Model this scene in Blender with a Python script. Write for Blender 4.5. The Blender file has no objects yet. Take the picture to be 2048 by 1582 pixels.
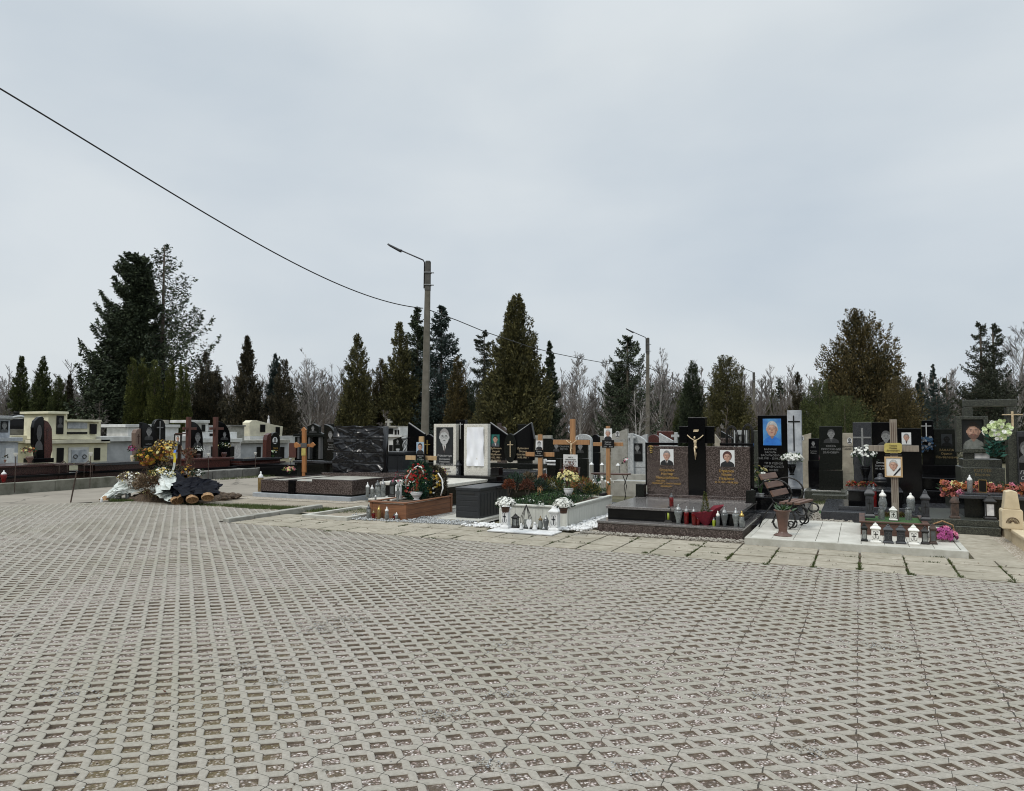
import bpy, math, random
import numpy as np
from mathutils import Vector, Matrix, Euler
R=math.radians
scene=bpy.context.scene
COL=scene.collection
# ------------------------------------------------------------------ camera, sky, sun
# world axes: x runs along the front row of graves, y runs away between them; the camera stands at the origin
F=1435.;CX=1024.;CY=791.;H=1.6
PITCH=math.atan(71/F);YAW=R(25.8)
cam=bpy.data.cameras.new('camera');co=bpy.data.objects.new('camera',cam);COL.objects.link(co)
cam.sensor_fit='HORIZONTAL';cam.sensor_width=36.;cam.lens=36.*F/2048.
cam.clip_start=.05;cam.clip_end=2500
co.location=(0,0,H);co.rotation_euler=(R(90)+PITCH,0,YAW)
scene.camera=co
scene.render.resolution_x=1024;scene.render.resolution_y=791
scene.view_settings.view_transform='Standard';scene.view_settings.look='None'
try: scene.cycles.filter_width=1.05
except Exception: pass
scene.view_settings.exposure=0.0;scene.view_settings.gamma=1
SKX=.7
SUN_AZ=R(200);SUN_EL=R(52)
w=bpy.data.worlds.new('World');scene.world=w;w.use_nodes=True
nt=w.node_tree;nt.nodes.clear();N=nt.nodes.new;L=nt.links.new
out=N('ShaderNodeOutputWorld');bg=N('ShaderNodeBackground')
sky=N('ShaderNodeTexSky');sky.sky_type='NISHITA';sky.sun_disc=False;sky.sun_elevation=SUN_EL;sky.sun_rotation=SUN_AZ
sky.air_density=1.5;sky.dust_density=4
tc=N('ShaderNodeTexCoord')
mp=N('ShaderNodeMapping');mp.inputs['Scale'].default_value=(1,1,2.3);mp.inputs['Location'].default_value=(SKX,.2,.1);L(tc.outputs['Generated'],mp.inputs['Vector'])
no=N('ShaderNodeTexNoise');no.inputs['Scale'].default_value=2.1;no.inputs['Detail'].default_value=5;no.inputs['Roughness'].default_value=.45;no.inputs['Distortion'].default_value=.1
L(mp.outputs[0],no.inputs['Vector'])
cr=N('ShaderNodeValToRGB');cr.color_ramp.elements[0].position=.34;cr.color_ramp.elements[1].position=.66
cr.color_ramp.elements[0].color=(5.7,6.4,7.05,1);cr.color_ramp.elements[1].color=(7.25,7.75,8.05,1)
L(no.outputs['Fac'],cr.inputs['Fac'])
# overcast cloud layer: brighter high overhead, as a real cloud deck is
sx=N('ShaderNodeSeparateXYZ');L(tc.outputs['Generated'],sx.inputs[0])
mr=N('ShaderNodeMapRange');mr.inputs['From Min'].default_value=0.0;mr.inputs['From Max'].default_value=1.0
mr.inputs['To Min'].default_value=0.98;mr.inputs['To Max'].default_value=1.0
pw=N('ShaderNodeValToRGB');e=pw.color_ramp.elements
e[0].position=0;e[0].color=(1.0,1.0,1.0,1);e[1].position=1;e[1].color=(3.0,3.0,2.95,1)
k=e.new(.22);k.color=(.98,.985,1.0,1)
k=e.new(.47);k.color=(1.0,1.0,1.0,1)
k=e.new(.6);k.color=(1.08,1.08,1.08,1)
L(sx.outputs['Z'],pw.inputs['Fac'])
mu=N('ShaderNodeMix');mu.data_type='RGBA';mu.blend_type='MULTIPLY';mu.inputs['Factor'].default_value=1
L(cr.outputs[0],mu.inputs['A']);L(pw.outputs[0],mu.inputs['B'])
mx=N('ShaderNodeMix');mx.data_type='RGBA';mx.inputs['Factor'].default_value=.93
L(sky.outputs[0],mx.inputs['A']);L(mu.outputs['Result'],mx.inputs['B'])
L(mx.outputs['Result'],bg.inputs['Color']);bg.inputs['Strength'].default_value=.1
L(bg.outputs[0],out.inputs['Surface'])
sl=bpy.data.lights.new('sun','SUN');sl.energy=1.5;sl.angle=R(14);sl.color=(1,.96,.9)
so=bpy.data.objects.new('sun',sl);COL.objects.link(so)
sd=Vector((math.sin(SUN_AZ)*math.cos(SUN_EL),math.cos(SUN_AZ)*math.cos(SUN_EL),math.sin(SUN_EL)))
so.rotation_euler=sd.to_track_quat('Z','Y').to_euler();so.location=(0,0,30)

# ------------------------------------------------------------------ where the photographed points stand in the place
_s,_c=math.sin(YAW),math.cos(YAW);_sp,_cp=math.sin(PITCH),math.cos(PITCH)
def ray(px,py):
    x=(px-CX)/F;y=-(py-CY)/F
    Y=y*_cp+_sp;Z=_cp-y*_sp
    return (x*_c-Z*_s, x*_s+Z*_c, Y)
def G(px,py,z=0.):
    d=ray(px,py);t=(z-H)/d[2];return (d[0]*t,d[1]*t)
def mpp(u,v):   # metres per photo pixel at a ground point
    return (-u*_s+v*_c)/F
def far(px,dep):
    d=ray(px,862);t=dep/(-d[0]*_s+d[1]*_c);return (d[0]*t,d[1]*t)
def zat(py,dep): return H-(py-862)/F*dep

# ------------------------------------------------------------------ materials
MATS={}
def new(name):
    m=bpy.data.materials.new(name);m.use_nodes=True;MATS[name]=m
    return m,m.node_tree,m.node_tree.nodes['Principled BSDF']
def mat(name,c,c2=None,sc=8,rough=.6,bump=0,metal=0,spec=.5,speck=None,sps=120,trans=0,emit=None,det=6,spt=.35):
    m,t,b=new(name);n=t.nodes.new;l=t.links.new
    b.inputs['Roughness'].default_value=rough;b.inputs['Metallic'].default_value=metal
    b.inputs['Specular IOR Level'].default_value=spec;b.inputs['Transmission Weight'].default_value=trans
    if c2 is None: c2=tuple(x*.8 for x in c)
    g=n('ShaderNodeNewGeometry');tx=n('ShaderNodeTexNoise');tx.inputs['Scale'].default_value=sc;tx.inputs['Detail'].default_value=det
    tx.inputs['Roughness'].default_value=.6
    l(g.outputs['Position'],tx.inputs['Vector'])
    r=n('ShaderNodeValToRGB');r.color_ramp.elements[0].position=.35;r.color_ramp.elements[1].position=.65
    r.color_ramp.elements[0].color=(*c2,1);r.color_ramp.elements[1].color=(*c,1);l(tx.outputs['Fac'],r.inputs['Fac'])
    cur=r.outputs[0]
    if speck:
        vo=n('ShaderNodeTexVoronoi');vo.inputs['Scale'].default_value=sps;l(g.outputs['Position'],vo.inputs['Vector'])
        q=n('ShaderNodeValToRGB');q.color_ramp.interpolation='CONSTANT';q.color_ramp.elements[0].color=(0,0,0,1)
        q.color_ramp.elements[1].position=1-spt;q.color_ramp.elements[1].color=(1,1,1,1)
        sp=n('ShaderNodeSeparateColor');l(vo.outputs['Color'],sp.inputs[0]);l(sp.outputs[0],q.inputs['Fac'])
        x=n('ShaderNodeMix');x.data_type='RGBA';l(q.outputs[0],x.inputs['Factor']);l(cur,x.inputs['A']);x.inputs['B'].default_value=(*speck,1);cur=x.outputs['Result']
    l(cur,b.inputs['Base Color'])
    if bump:
        bu=n('ShaderNodeBump');bu.inputs['Strength'].default_value=bump;bu.inputs['Distance'].default_value=.01
        t2=n('ShaderNodeTexNoise');t2.inputs['Scale'].default_value=sc*6;t2.inputs['Detail'].default_value=4;l(g.outputs['Position'],t2.inputs['Vector'])
        l(t2.outputs['Fac'],bu.inputs['Height']);l(bu.outputs[0],b.inputs['Normal'])
    if emit: b.inputs['Emission Color'].default_value=(*emit,1);b.inputs['Emission Strength'].default_value=1
    return m
mat('black_granite',(.005,.005,.0055),(.0035,.0035,.004),40,.09,spec=.26)
mat('dull_black_granite',(.012,.013,.011),(.006,.007,.006),30,.2,spec=.26)
mat('grey_granite',(.042,.044,.049),(.026,.027,.031),14,.2,speck=(.055,.057,.062),sps=160)
mat('green_granite',(.035,.037,.03),(.018,.02,.016),50,.35,speck=(.075,.078,.06),sps=110)
mat('brown_granite',(.056,.042,.037),(.03,.022,.02),50,.12,speck=(.15,.118,.108),sps=110,spt=.3)
mat('sky_sheen_granite',(.155,.145,.14),(.11,.103,.1),9,.16,speck=(.21,.195,.185),sps=110,spec=.6,spt=.3)  # paler brown-granite copy: sky reflection on slab tops put into the colour
mat('dull_gold',(.2,.145,.06),(.12,.085,.035),30,.6)
mat('brown_stone',(.2,.135,.105),(.13,.085,.065),30,.5)
mat('skin_light',(.62,.4,.31),(.56,.35,.27),20,.6)
mat('red_granite',(.12,.04,.03),(.07,.022,.018),50,.22,speck=(.03,.015,.014),sps=130)
mat('dark_red_granite',(.085,.035,.028),(.05,.02,.017),50,.25,speck=(.02,.012,.01),sps=130)
mat('light_granite',(.46,.47,.46),(.32,.33,.33),14,.4,speck=(.25,.26,.27),sps=90,spt=.15)
mat('white_granite',(.68,.66,.6),(.54,.52,.46),25,.4,speck=(.42,.38,.32),sps=120,spt=.12)
mat('grey_marble',(.5,.52,.54),(.25,.27,.3),5,.4,det=9)
mat('sandstone',(.6,.5,.34),(.5,.41,.27),6,.75,bump=.2)
mat('concrete',(.36,.35,.31),(.23,.22,.19),5,.85,bump=.35)
mat('pale_concrete',(.5,.49,.44),(.36,.35,.3),5,.85,bump=.3)
mat('dark_concrete',(.17,.165,.15),(.1,.098,.088),5,.85,bump=.35)
mat('grey_plinth',(.36,.38,.4),(.27,.29,.31),6,.7,bump=.15)
mat('pole_concrete',(.17,.155,.125),(.1,.09,.07),3,.85,bump=.2)
mat('pole_top',(.1,.095,.085),(.05,.048,.042),5,.85,bump=.2)
mat('cream_plaster',(.76,.725,.53),(.6,.565,.41),2.5,.8,bump=.1)
mat('pale_cream',(.66,.62,.47),(.46,.43,.34),2.5,.8,bump=.1)
mat('white_plaster',(.62,.62,.6),(.44,.44,.42),2.5,.8,bump=.1)
mat('grey_plaster',(.42,.43,.44),(.3,.31,.32),2.5,.8,bump=.1)
mat('bright_white',(.74,.74,.73),(.6,.6,.59),14,.5)
mat('lantern_white',(.78,.77,.72),(.68,.67,.62),10,.4)
mat('marble_white',(.66,.65,.63),(.38,.37,.38),9,.5)
mat('stone_plaque',(.01,.01,.01),(.006,.006,.006),30,.3,spec=.25)
mat('etch_grey',(.25,.25,.24),(.14,.14,.14),60,.6)
mat('beige_stone',(.4,.36,.28),(.26,.23,.18),6,.8,bump=.2)
mat('etch_mid',(.1,.1,.1),(.05,.05,.05),60,.6)
mat('etch_dark',(.035,.035,.034),(.02,.02,.02),60,.5)
mat('etch_light',(.5,.5,.49),(.34,.34,.34),60,.6)
mat('gold',(.55,.38,.12),(.4,.27,.08),30,.35,metal=.7)
mat('gold_paint',(.55,.33,.06),(.42,.24,.05),30,.5)
mat('gilt_figure',(.72,.58,.4),(.5,.38,.22),25,.4,metal=.3)
mat('silver',(.36,.36,.35),(.2,.2,.2),30,.4,metal=.6)
mat('grey_paint',(.04,.042,.047),(.022,.023,.026),14,.4)
mat('wrought_iron',(.03,.028,.026),(.018,.017,.016),20,.5,metal=.4)
mat('rusty_iron',(.09,.055,.04),(.04,.03,.025),20,.8)
def wood(name,c,c2,gs=1.,rough=.55,horiz=False):
    m,t,b=new(name);n=t.nodes.new;l=t.links.new
    g=n('ShaderNodeNewGeometry');mp=n('ShaderNodeMapping');mp.inputs['Scale'].default_value=(3,3,55) if horiz else (45,45,3)
    l(g.outputs['Position'],mp.inputs[0]);tx=n('ShaderNodeTexNoise');tx.inputs['Scale'].default_value=gs;tx.inputs['Detail'].default_value=5;l(mp.outputs[0],tx.inputs['Vector'])
    r=n('ShaderNodeValToRGB');r.color_ramp.elements[0].position=.3;r.color_ramp.elements[1].position=.7
    r.color_ramp.elements[0].color=(*c2,1);r.color_ramp.elements[1].color=(*c,1);l(tx.outputs['Fac'],r.inputs['Fac']);l(r.outputs[0],b.inputs['Base Color'])
    b.inputs['Roughness'].default_value=rough
    bu=n('ShaderNodeBump');bu.inputs['Strength'].default_value=.2;bu.inputs['Distance'].default_value=.004;l(tx.outputs['Fac'],bu.inputs['Height']);l(bu.outputs[0],b.inputs['Normal'])
    return m
wood('orange_wood',(.43,.23,.1),(.28,.14,.06));wood('orange_wood_h',(.5,.25,.09),(.34,.15,.05),horiz=True)
wood('planter_wood',(.25,.11,.05),(.15,.062,.03),horiz=True);wood('dark_wood',(.1,.045,.028),(.05,.025,.018),horiz=True)
wood('weathered_wood',(.3,.26,.21),(.15,.12,.095));wood('bench_wood',(.17,.095,.065),(.09,.05,.036),horiz=True)
wood('red_brown_wood',(.11,.038,.026),(.06,.022,.016));wood('bright_orange_wood',(.4,.17,.055),(.25,.1,.03))
wood('painted_white_wood',(.62,.62,.56),(.5,.5,.45),rough=.6)
wood('pale_wood',(.55,.38,.2),(.4,.26,.13))
mat('black_plastic',(.025,.027,.03),(.018,.02,.022),20,.38)
mat('black_sheet',(.006,.006,.008),(.004,.004,.005),6,.25,spec=.5)
mat('white_sheet',(.86,.87,.9),(.8,.81,.85),4,.45)
mat('silver_wrap',(.66,.69,.65),(.4,.43,.4),10,.32)
mat('black_wrap',(.01,.011,.016),(.004,.004,.006),8,.45,spec=.03)
mat('tile_pale',(.56,.54,.48),(.4,.38,.33),3,.6,bump=.15,det=10)
mat('pebble_beige',(.4,.37,.32),(.17,.15,.12),25,.8)
mat('crepe_red',(.24,.012,.03),(.14,.008,.02),30,.7)
mat('wicker',(.5,.31,.15),(.15,.075,.035),45,.85,bump=1.)
mat('terracotta',(.22,.1,.06),(.15,.065,.04),10,.5)
mat('brown_metal',(.13,.07,.05),(.09,.045,.033),10,.42)
mat('clear_glass',(.42,.44,.43),(.26,.28,.27),30,.12,trans=.6)
mat('red_glass',(.2,.01,.01),(.08,.004,.004),30,.12,trans=.2)
mat('amber_glass',(.35,.24,.1),(.25,.17,.07),14,.12,trans=.4)
mat('green_wax',(.35,.42,.03),(.28,.34,.03),14,.4)
mat('smoke_glass',(.14,.15,.15),(.08,.085,.085),14,.12,trans=.3)
mat('skin',(.5,.3,.22),(.42,.24,.17),20,.6);mat('skin_dark',(.3,.18,.13),(.22,.13,.1),20,.6)
mat('hair_grey',(.3,.29,.28),(.18,.17,.17),40,.7);mat('hair_dark',(.05,.035,.03),(.025,.02,.018),40,.7);mat('hair_brown',(.13,.05,.04),(.05,.02,.018),40,.7)
mat('hair_white',(.55,.55,.53),(.35,.35,.34),40,.7)
mat('photo_white',(.75,.75,.74),(.68,.68,.67),3,.35);mat('photo_blue',(.12,.36,.62),(.03,.13,.42),3,.35)
mat('shirt_blue',(.03,.2,.62),(.02,.14,.5),12,.5);mat('suit_black',(.015,.016,.018),(.01,.01,.011),10,.5)
mat('suit_grey',(.1,.11,.12),(.06,.065,.07),12,.6);mat('shirt_white',(.7,.7,.68),(.6,.6,.58),10,.6)
mat('sweater',(.22,.23,.21),(.14,.15,.135),20,.7);mat('photo_dark',(.012,.012,.014),(.02,.024,.026),6,.3)
mat('photo_teal',(.02,.17,.14),(.015,.1,.09),6,.35);mat('photo_sky',(.4,.5,.6),(.3,.4,.5),6,.35)
mat('feature',(.06,.03,.025),(.04,.02,.018),20,.6);mat('stubble',(.2,.11,.085),(.14,.08,.06),40,.7);mat('lips',(.36,.14,.12),(.28,.08,.07),20,.6)
mat('plate_gold',(.5,.42,.13),(.4,.32,.09),10,.4);mat('astroturf',(.05,.13,.03),(.025,.075,.018),60,.9,bump=.8)
def foliage(name,c,c2,rough=.75):
    m,t,b=new(name);n=t.nodes.new;l=t.links.new
    g=n('ShaderNodeNewGeometry');tx=n('ShaderNodeTexNoise');tx.inputs['Scale'].default_value=1.1;tx.inputs['Detail'].default_value=3;l(g.outputs['Position'],tx.inputs['Vector'])
    ad=n('ShaderNodeMath');ad.operation='ADD';l(g.outputs['Random Per Island'],ad.inputs[0]);l(tx.outputs['Fac'],ad.inputs[1])
    r=n('ShaderNodeValToRGB');r.color_ramp.elements[0].position=.35/1.;r.color_ramp.elements[1].position=1.
    r.color_ramp.elements[0].color=(*c2,1);r.color_ramp.elements[1].color=(*c,1)
    ml=n('ShaderNodeMath');ml.operation='MULTIPLY';ml.inputs[1].default_value=.62;rp_=n('ShaderNodeMath');rp_.operation='MULTIPLY';rp_.inputs[1].default_value=.75;l(g.outputs['Random Per Island'],rp_.inputs[0]);l(rp_.outputs[0],ad.inputs[0]);l(ad.outputs[0],ml.inputs[0]);l(ml.outputs[0],r.inputs['Fac']);l(r.outputs[0],b.inputs['Base Color'])
    b.inputs['Roughness'].default_value=rough;b.inputs['Specular IOR Level'].default_value=.25
    return m
foliage('thuja_green',(0.1518,0.1725,0.0552),(.022,.032,.012));foliage('thuja_brown',(0.207,0.1518,0.058),(.03,.03,.014))
foliage('thuja_olive',(0.1932,0.1725,0.0621),(.028,.03,.013));foliage('column_green',(0.207,0.2208,0.058),(.02,.028,.009))
foliage('cypress_dark',(0.138,0.1104,0.0621),(.014,.016,.01));foliage('spruce_dark',(0.1035,0.1311,0.069),(.014,.021,.012))
foliage('spruce_blue',(0.0828,0.1173,0.0994),(.014,.023,.02));foliage('pine_green',(0.0759,0.0856,0.0497),(.02,.025,.016))
foliage('leaf_green',(.08,.15,.04),(.025,.06,.018));foliage('leaf_dark',(.03,.07,.025),(.01,.025,.012));foliage('leaf_silver',(.2,.27,.2),(.09,.14,.09))
foliage('leaf_teal',(.05,.16,.12),(.02,.07,.055));foliage('dry_brown',(.24,.17,.1),(.08,.055,.035));foliage('dry_red',(.13,.048,.026),(.05,.02,.013))
foliage('moss_green',(.12,.14,.04),(.04,.055,.018));foliage('autumn_mix',(.3,.2,.05),(.09,.09,.02));foliage('grass_blades',(.13,.17,.05),(.05,.07,.02))
foliage('wreath_green',(.02,.075,.04),(.006,.028,.016));foliage('heather_red',(.14,.05,.025),(.06,.02,.012))
foliage('petal_white',(.92,.92,.88),(.78,.78,.73));foliage('petal_yellow',(.74,.53,.1),(.58,.36,.05));foliage('petal_cream',(.78,.72,.4),(.6,.52,.22))
foliage('petal_red',(.5,.02,.02),(.25,.008,.01));foliage('petal_orange',(.5,.21,.07),(.28,.09,.03));foliage('petal_pink',(.72,.3,.4),(.5,.14,.22))
foliage('petal_magenta',(.52,.13,.34),(.28,.05,.16));foliage('petal_coral',(.58,.24,.19),(.3,.08,.06));foliage('petal_blue',(.06,.14,.24),(.02,.05,.1))
foliage('petal_lime',(.8,.86,.6),(.5,.6,.3));foliage('petal_crimson',(.36,.02,.07),(.18,.01,.03));foliage('petal_rust',(.27,.085,.035),(.13,.035,.015))
mat('birch_bark',(.5,.48,.45),(.2,.18,.17),4,.8);mat('bark',(.12,.095,.07),(.06,.045,.035),8,.9,bump=.5)
mat('twig',(.15,.132,.12),(.08,.068,.06),.3,.9);mat('twig_pale',(.27,.25,.235),(.16,.145,.13),.3,.9)
mat('mossy_concrete',(.2,.195,.16),(.09,.09,.065),3,.9,bump=.3)
mat('soil',(.12,.085,.055),(.06,.042,.03),18,.95,bump=1.)
mat('cable_black',(.02,.02,.02),None,8,.5)
mat('ribbon_blue',(.03,.12,.45),None,20,.5);mat('ribbon_yellow',(.75,.6,.05),None,20,.5);mat('ribbon_pale',(.62,.5,.36),None,20,.5);mat('ribbon_white',(.75,.75,.72),None,20,.5)
mat('globe',(.3,.45,.52),(.2,.33,.4),12,.15)

# ------------------------------------------------------------------ mesh builder
class MB:
    def __init__(s): s.v=[];s.f=[];s.m=[];s.mats=[]
    def mi(s,m):
        if m not in s.mats: s.mats.append(m)
        return s.mats.index(m)
    def add(s,vs,fs,m):
        o=len(s.v);s.v+=vs;k=s.mi(m)
        for f in fs: s.f.append([i+o for i in f]);s.m.append(k)
        return s
    def box(s,x0,x1,y0,y1,z0,z1,m):
        if x0>x1:x0,x1=x1,x0
        if y0>y1:y0,y1=y1,y0
        if z0>z1:z0,z1=z1,z0
        return s.add([(x,y,z) for z in(z0,z1) for y in(y0,y1) for x in(x0,x1)],[(0,2,3,1),(4,5,7,6),(0,1,5,4),(2,6,7,3),(0,4,6,2),(1,3,7,5)],m)
    def frus(s,cx,cy,z0,z1,w0,d0,w1,d1,m):
        vs=[];
        for z,w,d in((z0,w0,d0),(z1,w1,d1)):
            vs+=[(cx-w/2,cy-d/2,z),(cx+w/2,cy-d/2,z),(cx+w/2,cy+d/2,z),(cx-w/2,cy+d/2,z)]
        return s.add(vs,[(0,3,2,1),(4,5,6,7),(0,1,5,4),(1,2,6,5),(2,3,7,6),(3,0,4,7)],m)
    def prism(s,pts,y0,y1,m):
        a=sum(pts[i][0]*pts[(i+1)%len(pts)][1]-pts[(i+1)%len(pts)][0]*pts[i][1] for i in range(len(pts)))
        if a<0: pts=pts[::-1]
        n=len(pts)
        return s.add([(x,y0,z) for x,z in pts]+[(x,y1,z) for x,z in pts],[tuple(range(n)),tuple(range(2*n-1,n-1,-1))]+[(i,i+n,(i+1)%n+n,(i+1)%n) for i in range(n)],m)
    def flat(s,pts,y,m):
        a=sum(pts[i][0]*pts[(i+1)%len(pts)][1]-pts[(i+1)%len(pts)][0]*pts[i][1] for i in range(len(pts)))
        if a<0: pts=pts[::-1]
        return s.add([(x,y,z) for x,z in pts],[tuple(range(len(pts)))],m)
    def disc(s,x,z,rx,rz,y,m,n=14):
        return s.flat([(x+rx*math.cos(2*math.pi*i/n),z+rz*math.sin(2*math.pi*i/n)) for i in range(n)],y,m)
    def lathe(s,prof,cx,cy,z0,m,n=12,sy=1.):
        vs=[];fs=[]
        for r,z in prof:
            vs+=[(cx+r*math.cos(2*math.pi*i/n),cy+sy*r*math.sin(2*math.pi*i/n),z0+z) for i in range(n)]
        for j in range(len(prof)-1):
            for i in range(n):
                a=j*n+i;b=j*n+(i+1)%n;fs.append((a,b,b+n,a+n))
        fs.append(tuple(range(n-1,-1,-1)));fs.append(tuple(range((len(prof)-1)*n,len(prof)*n)))
        return s.add(vs,fs,m)
    def tube(s,pts,r,m,n=6,r2=None):
        vs=[];fs=[];K=len(pts);pts=[Vector(p) for p in pts]
        for j,p in enumerate(pts):
            t=(pts[min(j+1,K-1)]-pts[max(j-1,0)]).normalized()
            a=t.cross(Vector((0,0,1)));
            if a.length<.05:a=t.cross(Vector((0,1,0)))
            a.normalize();b=t.cross(a)
            q=r if r2 is None else r+(r2-r)*j/(K-1)
            for i in range(n):
                g=2*math.pi*i/n;vs.append(tuple(p+a*(q*math.cos(g))+b*(q*math.sin(g))))
        for j in range(K-1):
            for i in range(n):
                A=j*n+i;B=j*n+(i+1)%n;fs.append((A,B,B+n,A+n))
        fs.append(tuple(range(n-1,-1,-1)));fs.append(tuple(range((K-1)*n,K*n)))
        return s.add(vs,fs,m)
    def ell(s,cx,cy,cz,rx,ry,rz,m,n=10,k=7):
        vs=[];fs=[]
        for j in range(1,k):
            t=math.pi*j/k
            for i in range(n):
                g=2*math.pi*i/n;vs.append((cx+rx*math.sin(t)*math.cos(g),cy+ry*math.sin(t)*math.sin(g),cz-rz*math.cos(t)))
        b=len(vs);vs+=[(cx,cy,cz-rz),(cx,cy,cz+rz)]
        for j in range(k-2):
            for i in range(n):
                A=j*n+i;B=j*n+(i+1)%n;fs.append((A,B,B+n,A+n))
        for i in range(n):
            fs.append((b,(i+1)%n,i));fs.append((b+1,(k-2)*n+i,(k-2)*n+(i+1)%n))
        return s.add(vs,fs,m)
    def leaf(s,p,d,L_,W,m,rnd):
        d=Vector(d).normalized();a=d.cross(Vector((rnd.uniform(-1,1),rnd.uniform(-1,1),rnd.uniform(-1,1))))
        if a.length<1e-3:return s
        a.normalize();p=Vector(p)
        return s.add([tuple(p),tuple(p+d*L_*.45+a*W*.5),tuple(p+d*L_),tuple(p+d*L_*.45-a*W*.5)],[(0,1,2,3)],m)
    def flower(s,p,r,m,rnd,nrm=None,k=7,cen=None):
        n=Vector(nrm) if nrm is not None else Vector((rnd.gauss(0,.6),rnd.gauss(-.6,.5),rnd.gauss(.8,.4)))
        n.normalize();a=n.orthogonal().normalized();b=n.cross(a);p=Vector(p)
        for ring,(q,h) in enumerate(((1.,.25),(.6,.55))):
            for i in range(k):
                g=2*math.pi*(i+.5*ring)/k;e=a*math.cos(g)+b*math.sin(g);f=n.cross(e)
                s.add([tuple(p+n*r*.1),tuple(p+e*r*q*.6+f*r*.32*q+n*r*h*.7),tuple(p+e*r*q+n*r*h),tuple(p+e*r*q*.6-f*r*.32*q+n*r*h*.7)],[(0,1,2,3)],m)
        return s
    def build(s,name,parent=None,loc=(0,0,0),bev=0,smooth=False,label=None):
        me=bpy.data.meshes.new(name);me.from_pydata(s.v,[],s.f)
        for m in s.mats: me.materials.append(MATS[m])
        me.polygons.foreach_set('material_index',s.m)
        if smooth: me.polygons.foreach_set('use_smooth',[True]*len(s.f))
        me.validate();me.update()
        o=bpy.data.objects.new(name,me);COL.objects.link(o);o.location=loc
        if parent is not None:o.parent=parent
        if bev:
            b=o.modifiers.new('bevel','BEVEL');b.width=bev;b.segments=2;b.limit_method='ANGLE';b.angle_limit=R(40)
        if label:o['label']=label
        return o
def tag(o,label=None,cat=None,group=None,kind=None):
    if label:o['label']=label
    if cat:o['category']=cat
    if group:o['group']=group
    if kind:o['kind']=kind
    return o
LABELS=set()
class Th:
    """a thing: an Empty at its base. k='v': its front faces the path; k='u': its front faces the road."""
    def __init__(s,name,label,cat,c,pxc,z=0.,k='v',group=None,rz=0.):
        s.k=k;s.c=c;s.z=z
        s.x0=s._m(pxc,900,0)[0]
        o=bpy.data.objects.new(name,None);COL.objects.link(o);o.empty_display_size=.2
        o.location=(s.x0,c,z) if k=='v' else (c,s.x0,z)
        o.rotation_euler=(0,0,(0 if k=='v' else R(90))+rz)
        tag(o,label,cat,group);s.o=o
        if label in LABELS: print('DUPLICATE LABEL',label)
        LABELS.add(label)
    def _m(s,px,py,d):
        r=ray(px,py)
        if s.k=='v': t=(s.c+d)/r[1];return r[0]*t,H+r[2]*t
        t=(s.c-d)/r[0];return r[1]*t,H+r[2]*t
    def S(s,px,py,d=0.):
        a,z=s._m(px,py,d);return a-s.x0,z-s.z
    def P(s,pts,d=0.): return [s.S(x,y,d) for x,y in pts]
    def part(s,name,mb,bev=0,smooth=False,label=None,parent=None):
        return mb.build(name,parent if parent is not None else s.o,bev=bev,smooth=smooth,label=label)
    def bx(s,name,m,x0,x1,d0,d1,z0,z1,bev=.006,label=None,parent=None):
        return s.part(name,MB().box(x0,x1,d0,d1,z0,z1,m),bev,label=label,parent=parent)
    def pb(s,name,m,l,t,r,b,d0,d1,bev=.006,label=None,parent=None,zb=None):
        x0,z1=s.S(l,t,d0);x1,_=s.S(r,t,d0);_,z0=s.S(l,b,d0)
        if zb is not None:z0=zb-s.z
        return s.bx(name,m,x0,x1,d0,d1,z0,z1,bev,label,parent)
    def pp(s,name,m,pts,d0,d1,bev=.006,label=None,parent=None):
        return s.part(name,MB().prism(s.P(pts,d0),d0,d1,m),bev,label=label,parent=parent)
    def text(s,lines,px,py,hpx,d,m,parent=None,dy=1.25,name='inscription',sx=1.,italic=False):
        x,z=s.S(px,py,d);h=abs(s.S(px,py,d)[1]-s.S(px,py+hpx,d)[1])
        return text(lines,x,z,h,d-.004,m,parent if parent is not None else s.o,dy,name,sx,italic)
def text(lines,x,z,h,y,m,parent,dy=1.25,name='inscription',sx=1.,italic=False):
    """lettering centred on x, first line's middle at height z; h = letter height"""
    cu=bpy.data.curves.new(name,'FONT');cu.body='\n'.join(lines);cu.size=h/.72;cu.align_x='CENTER';cu.space_line=dy*.72*1.0
    cu.extrude=.0015;cu.resolution_u=2
    if italic:cu.shear=.25
    o=bpy.data.objects.new(name,cu);COL.objects.link(o)
    dg=bpy.context.evaluated_depsgraph_get();dg.update()
    me=bpy.data.meshes.new_from_object(o.evaluated_get(dg));me.name=name
    bpy.data.objects.remove(o);bpy.data.curves.remove(cu)
    me.materials.clear();me.materials.append(MATS[m])
    q=bpy.data.objects.new(name,me);COL.objects.link(q);q.parent=parent
    q.location=(x,y,z-h/2);q.rotation_euler=(R(90),0,0);q.scale=(sx,1,1)
    return q
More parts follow.
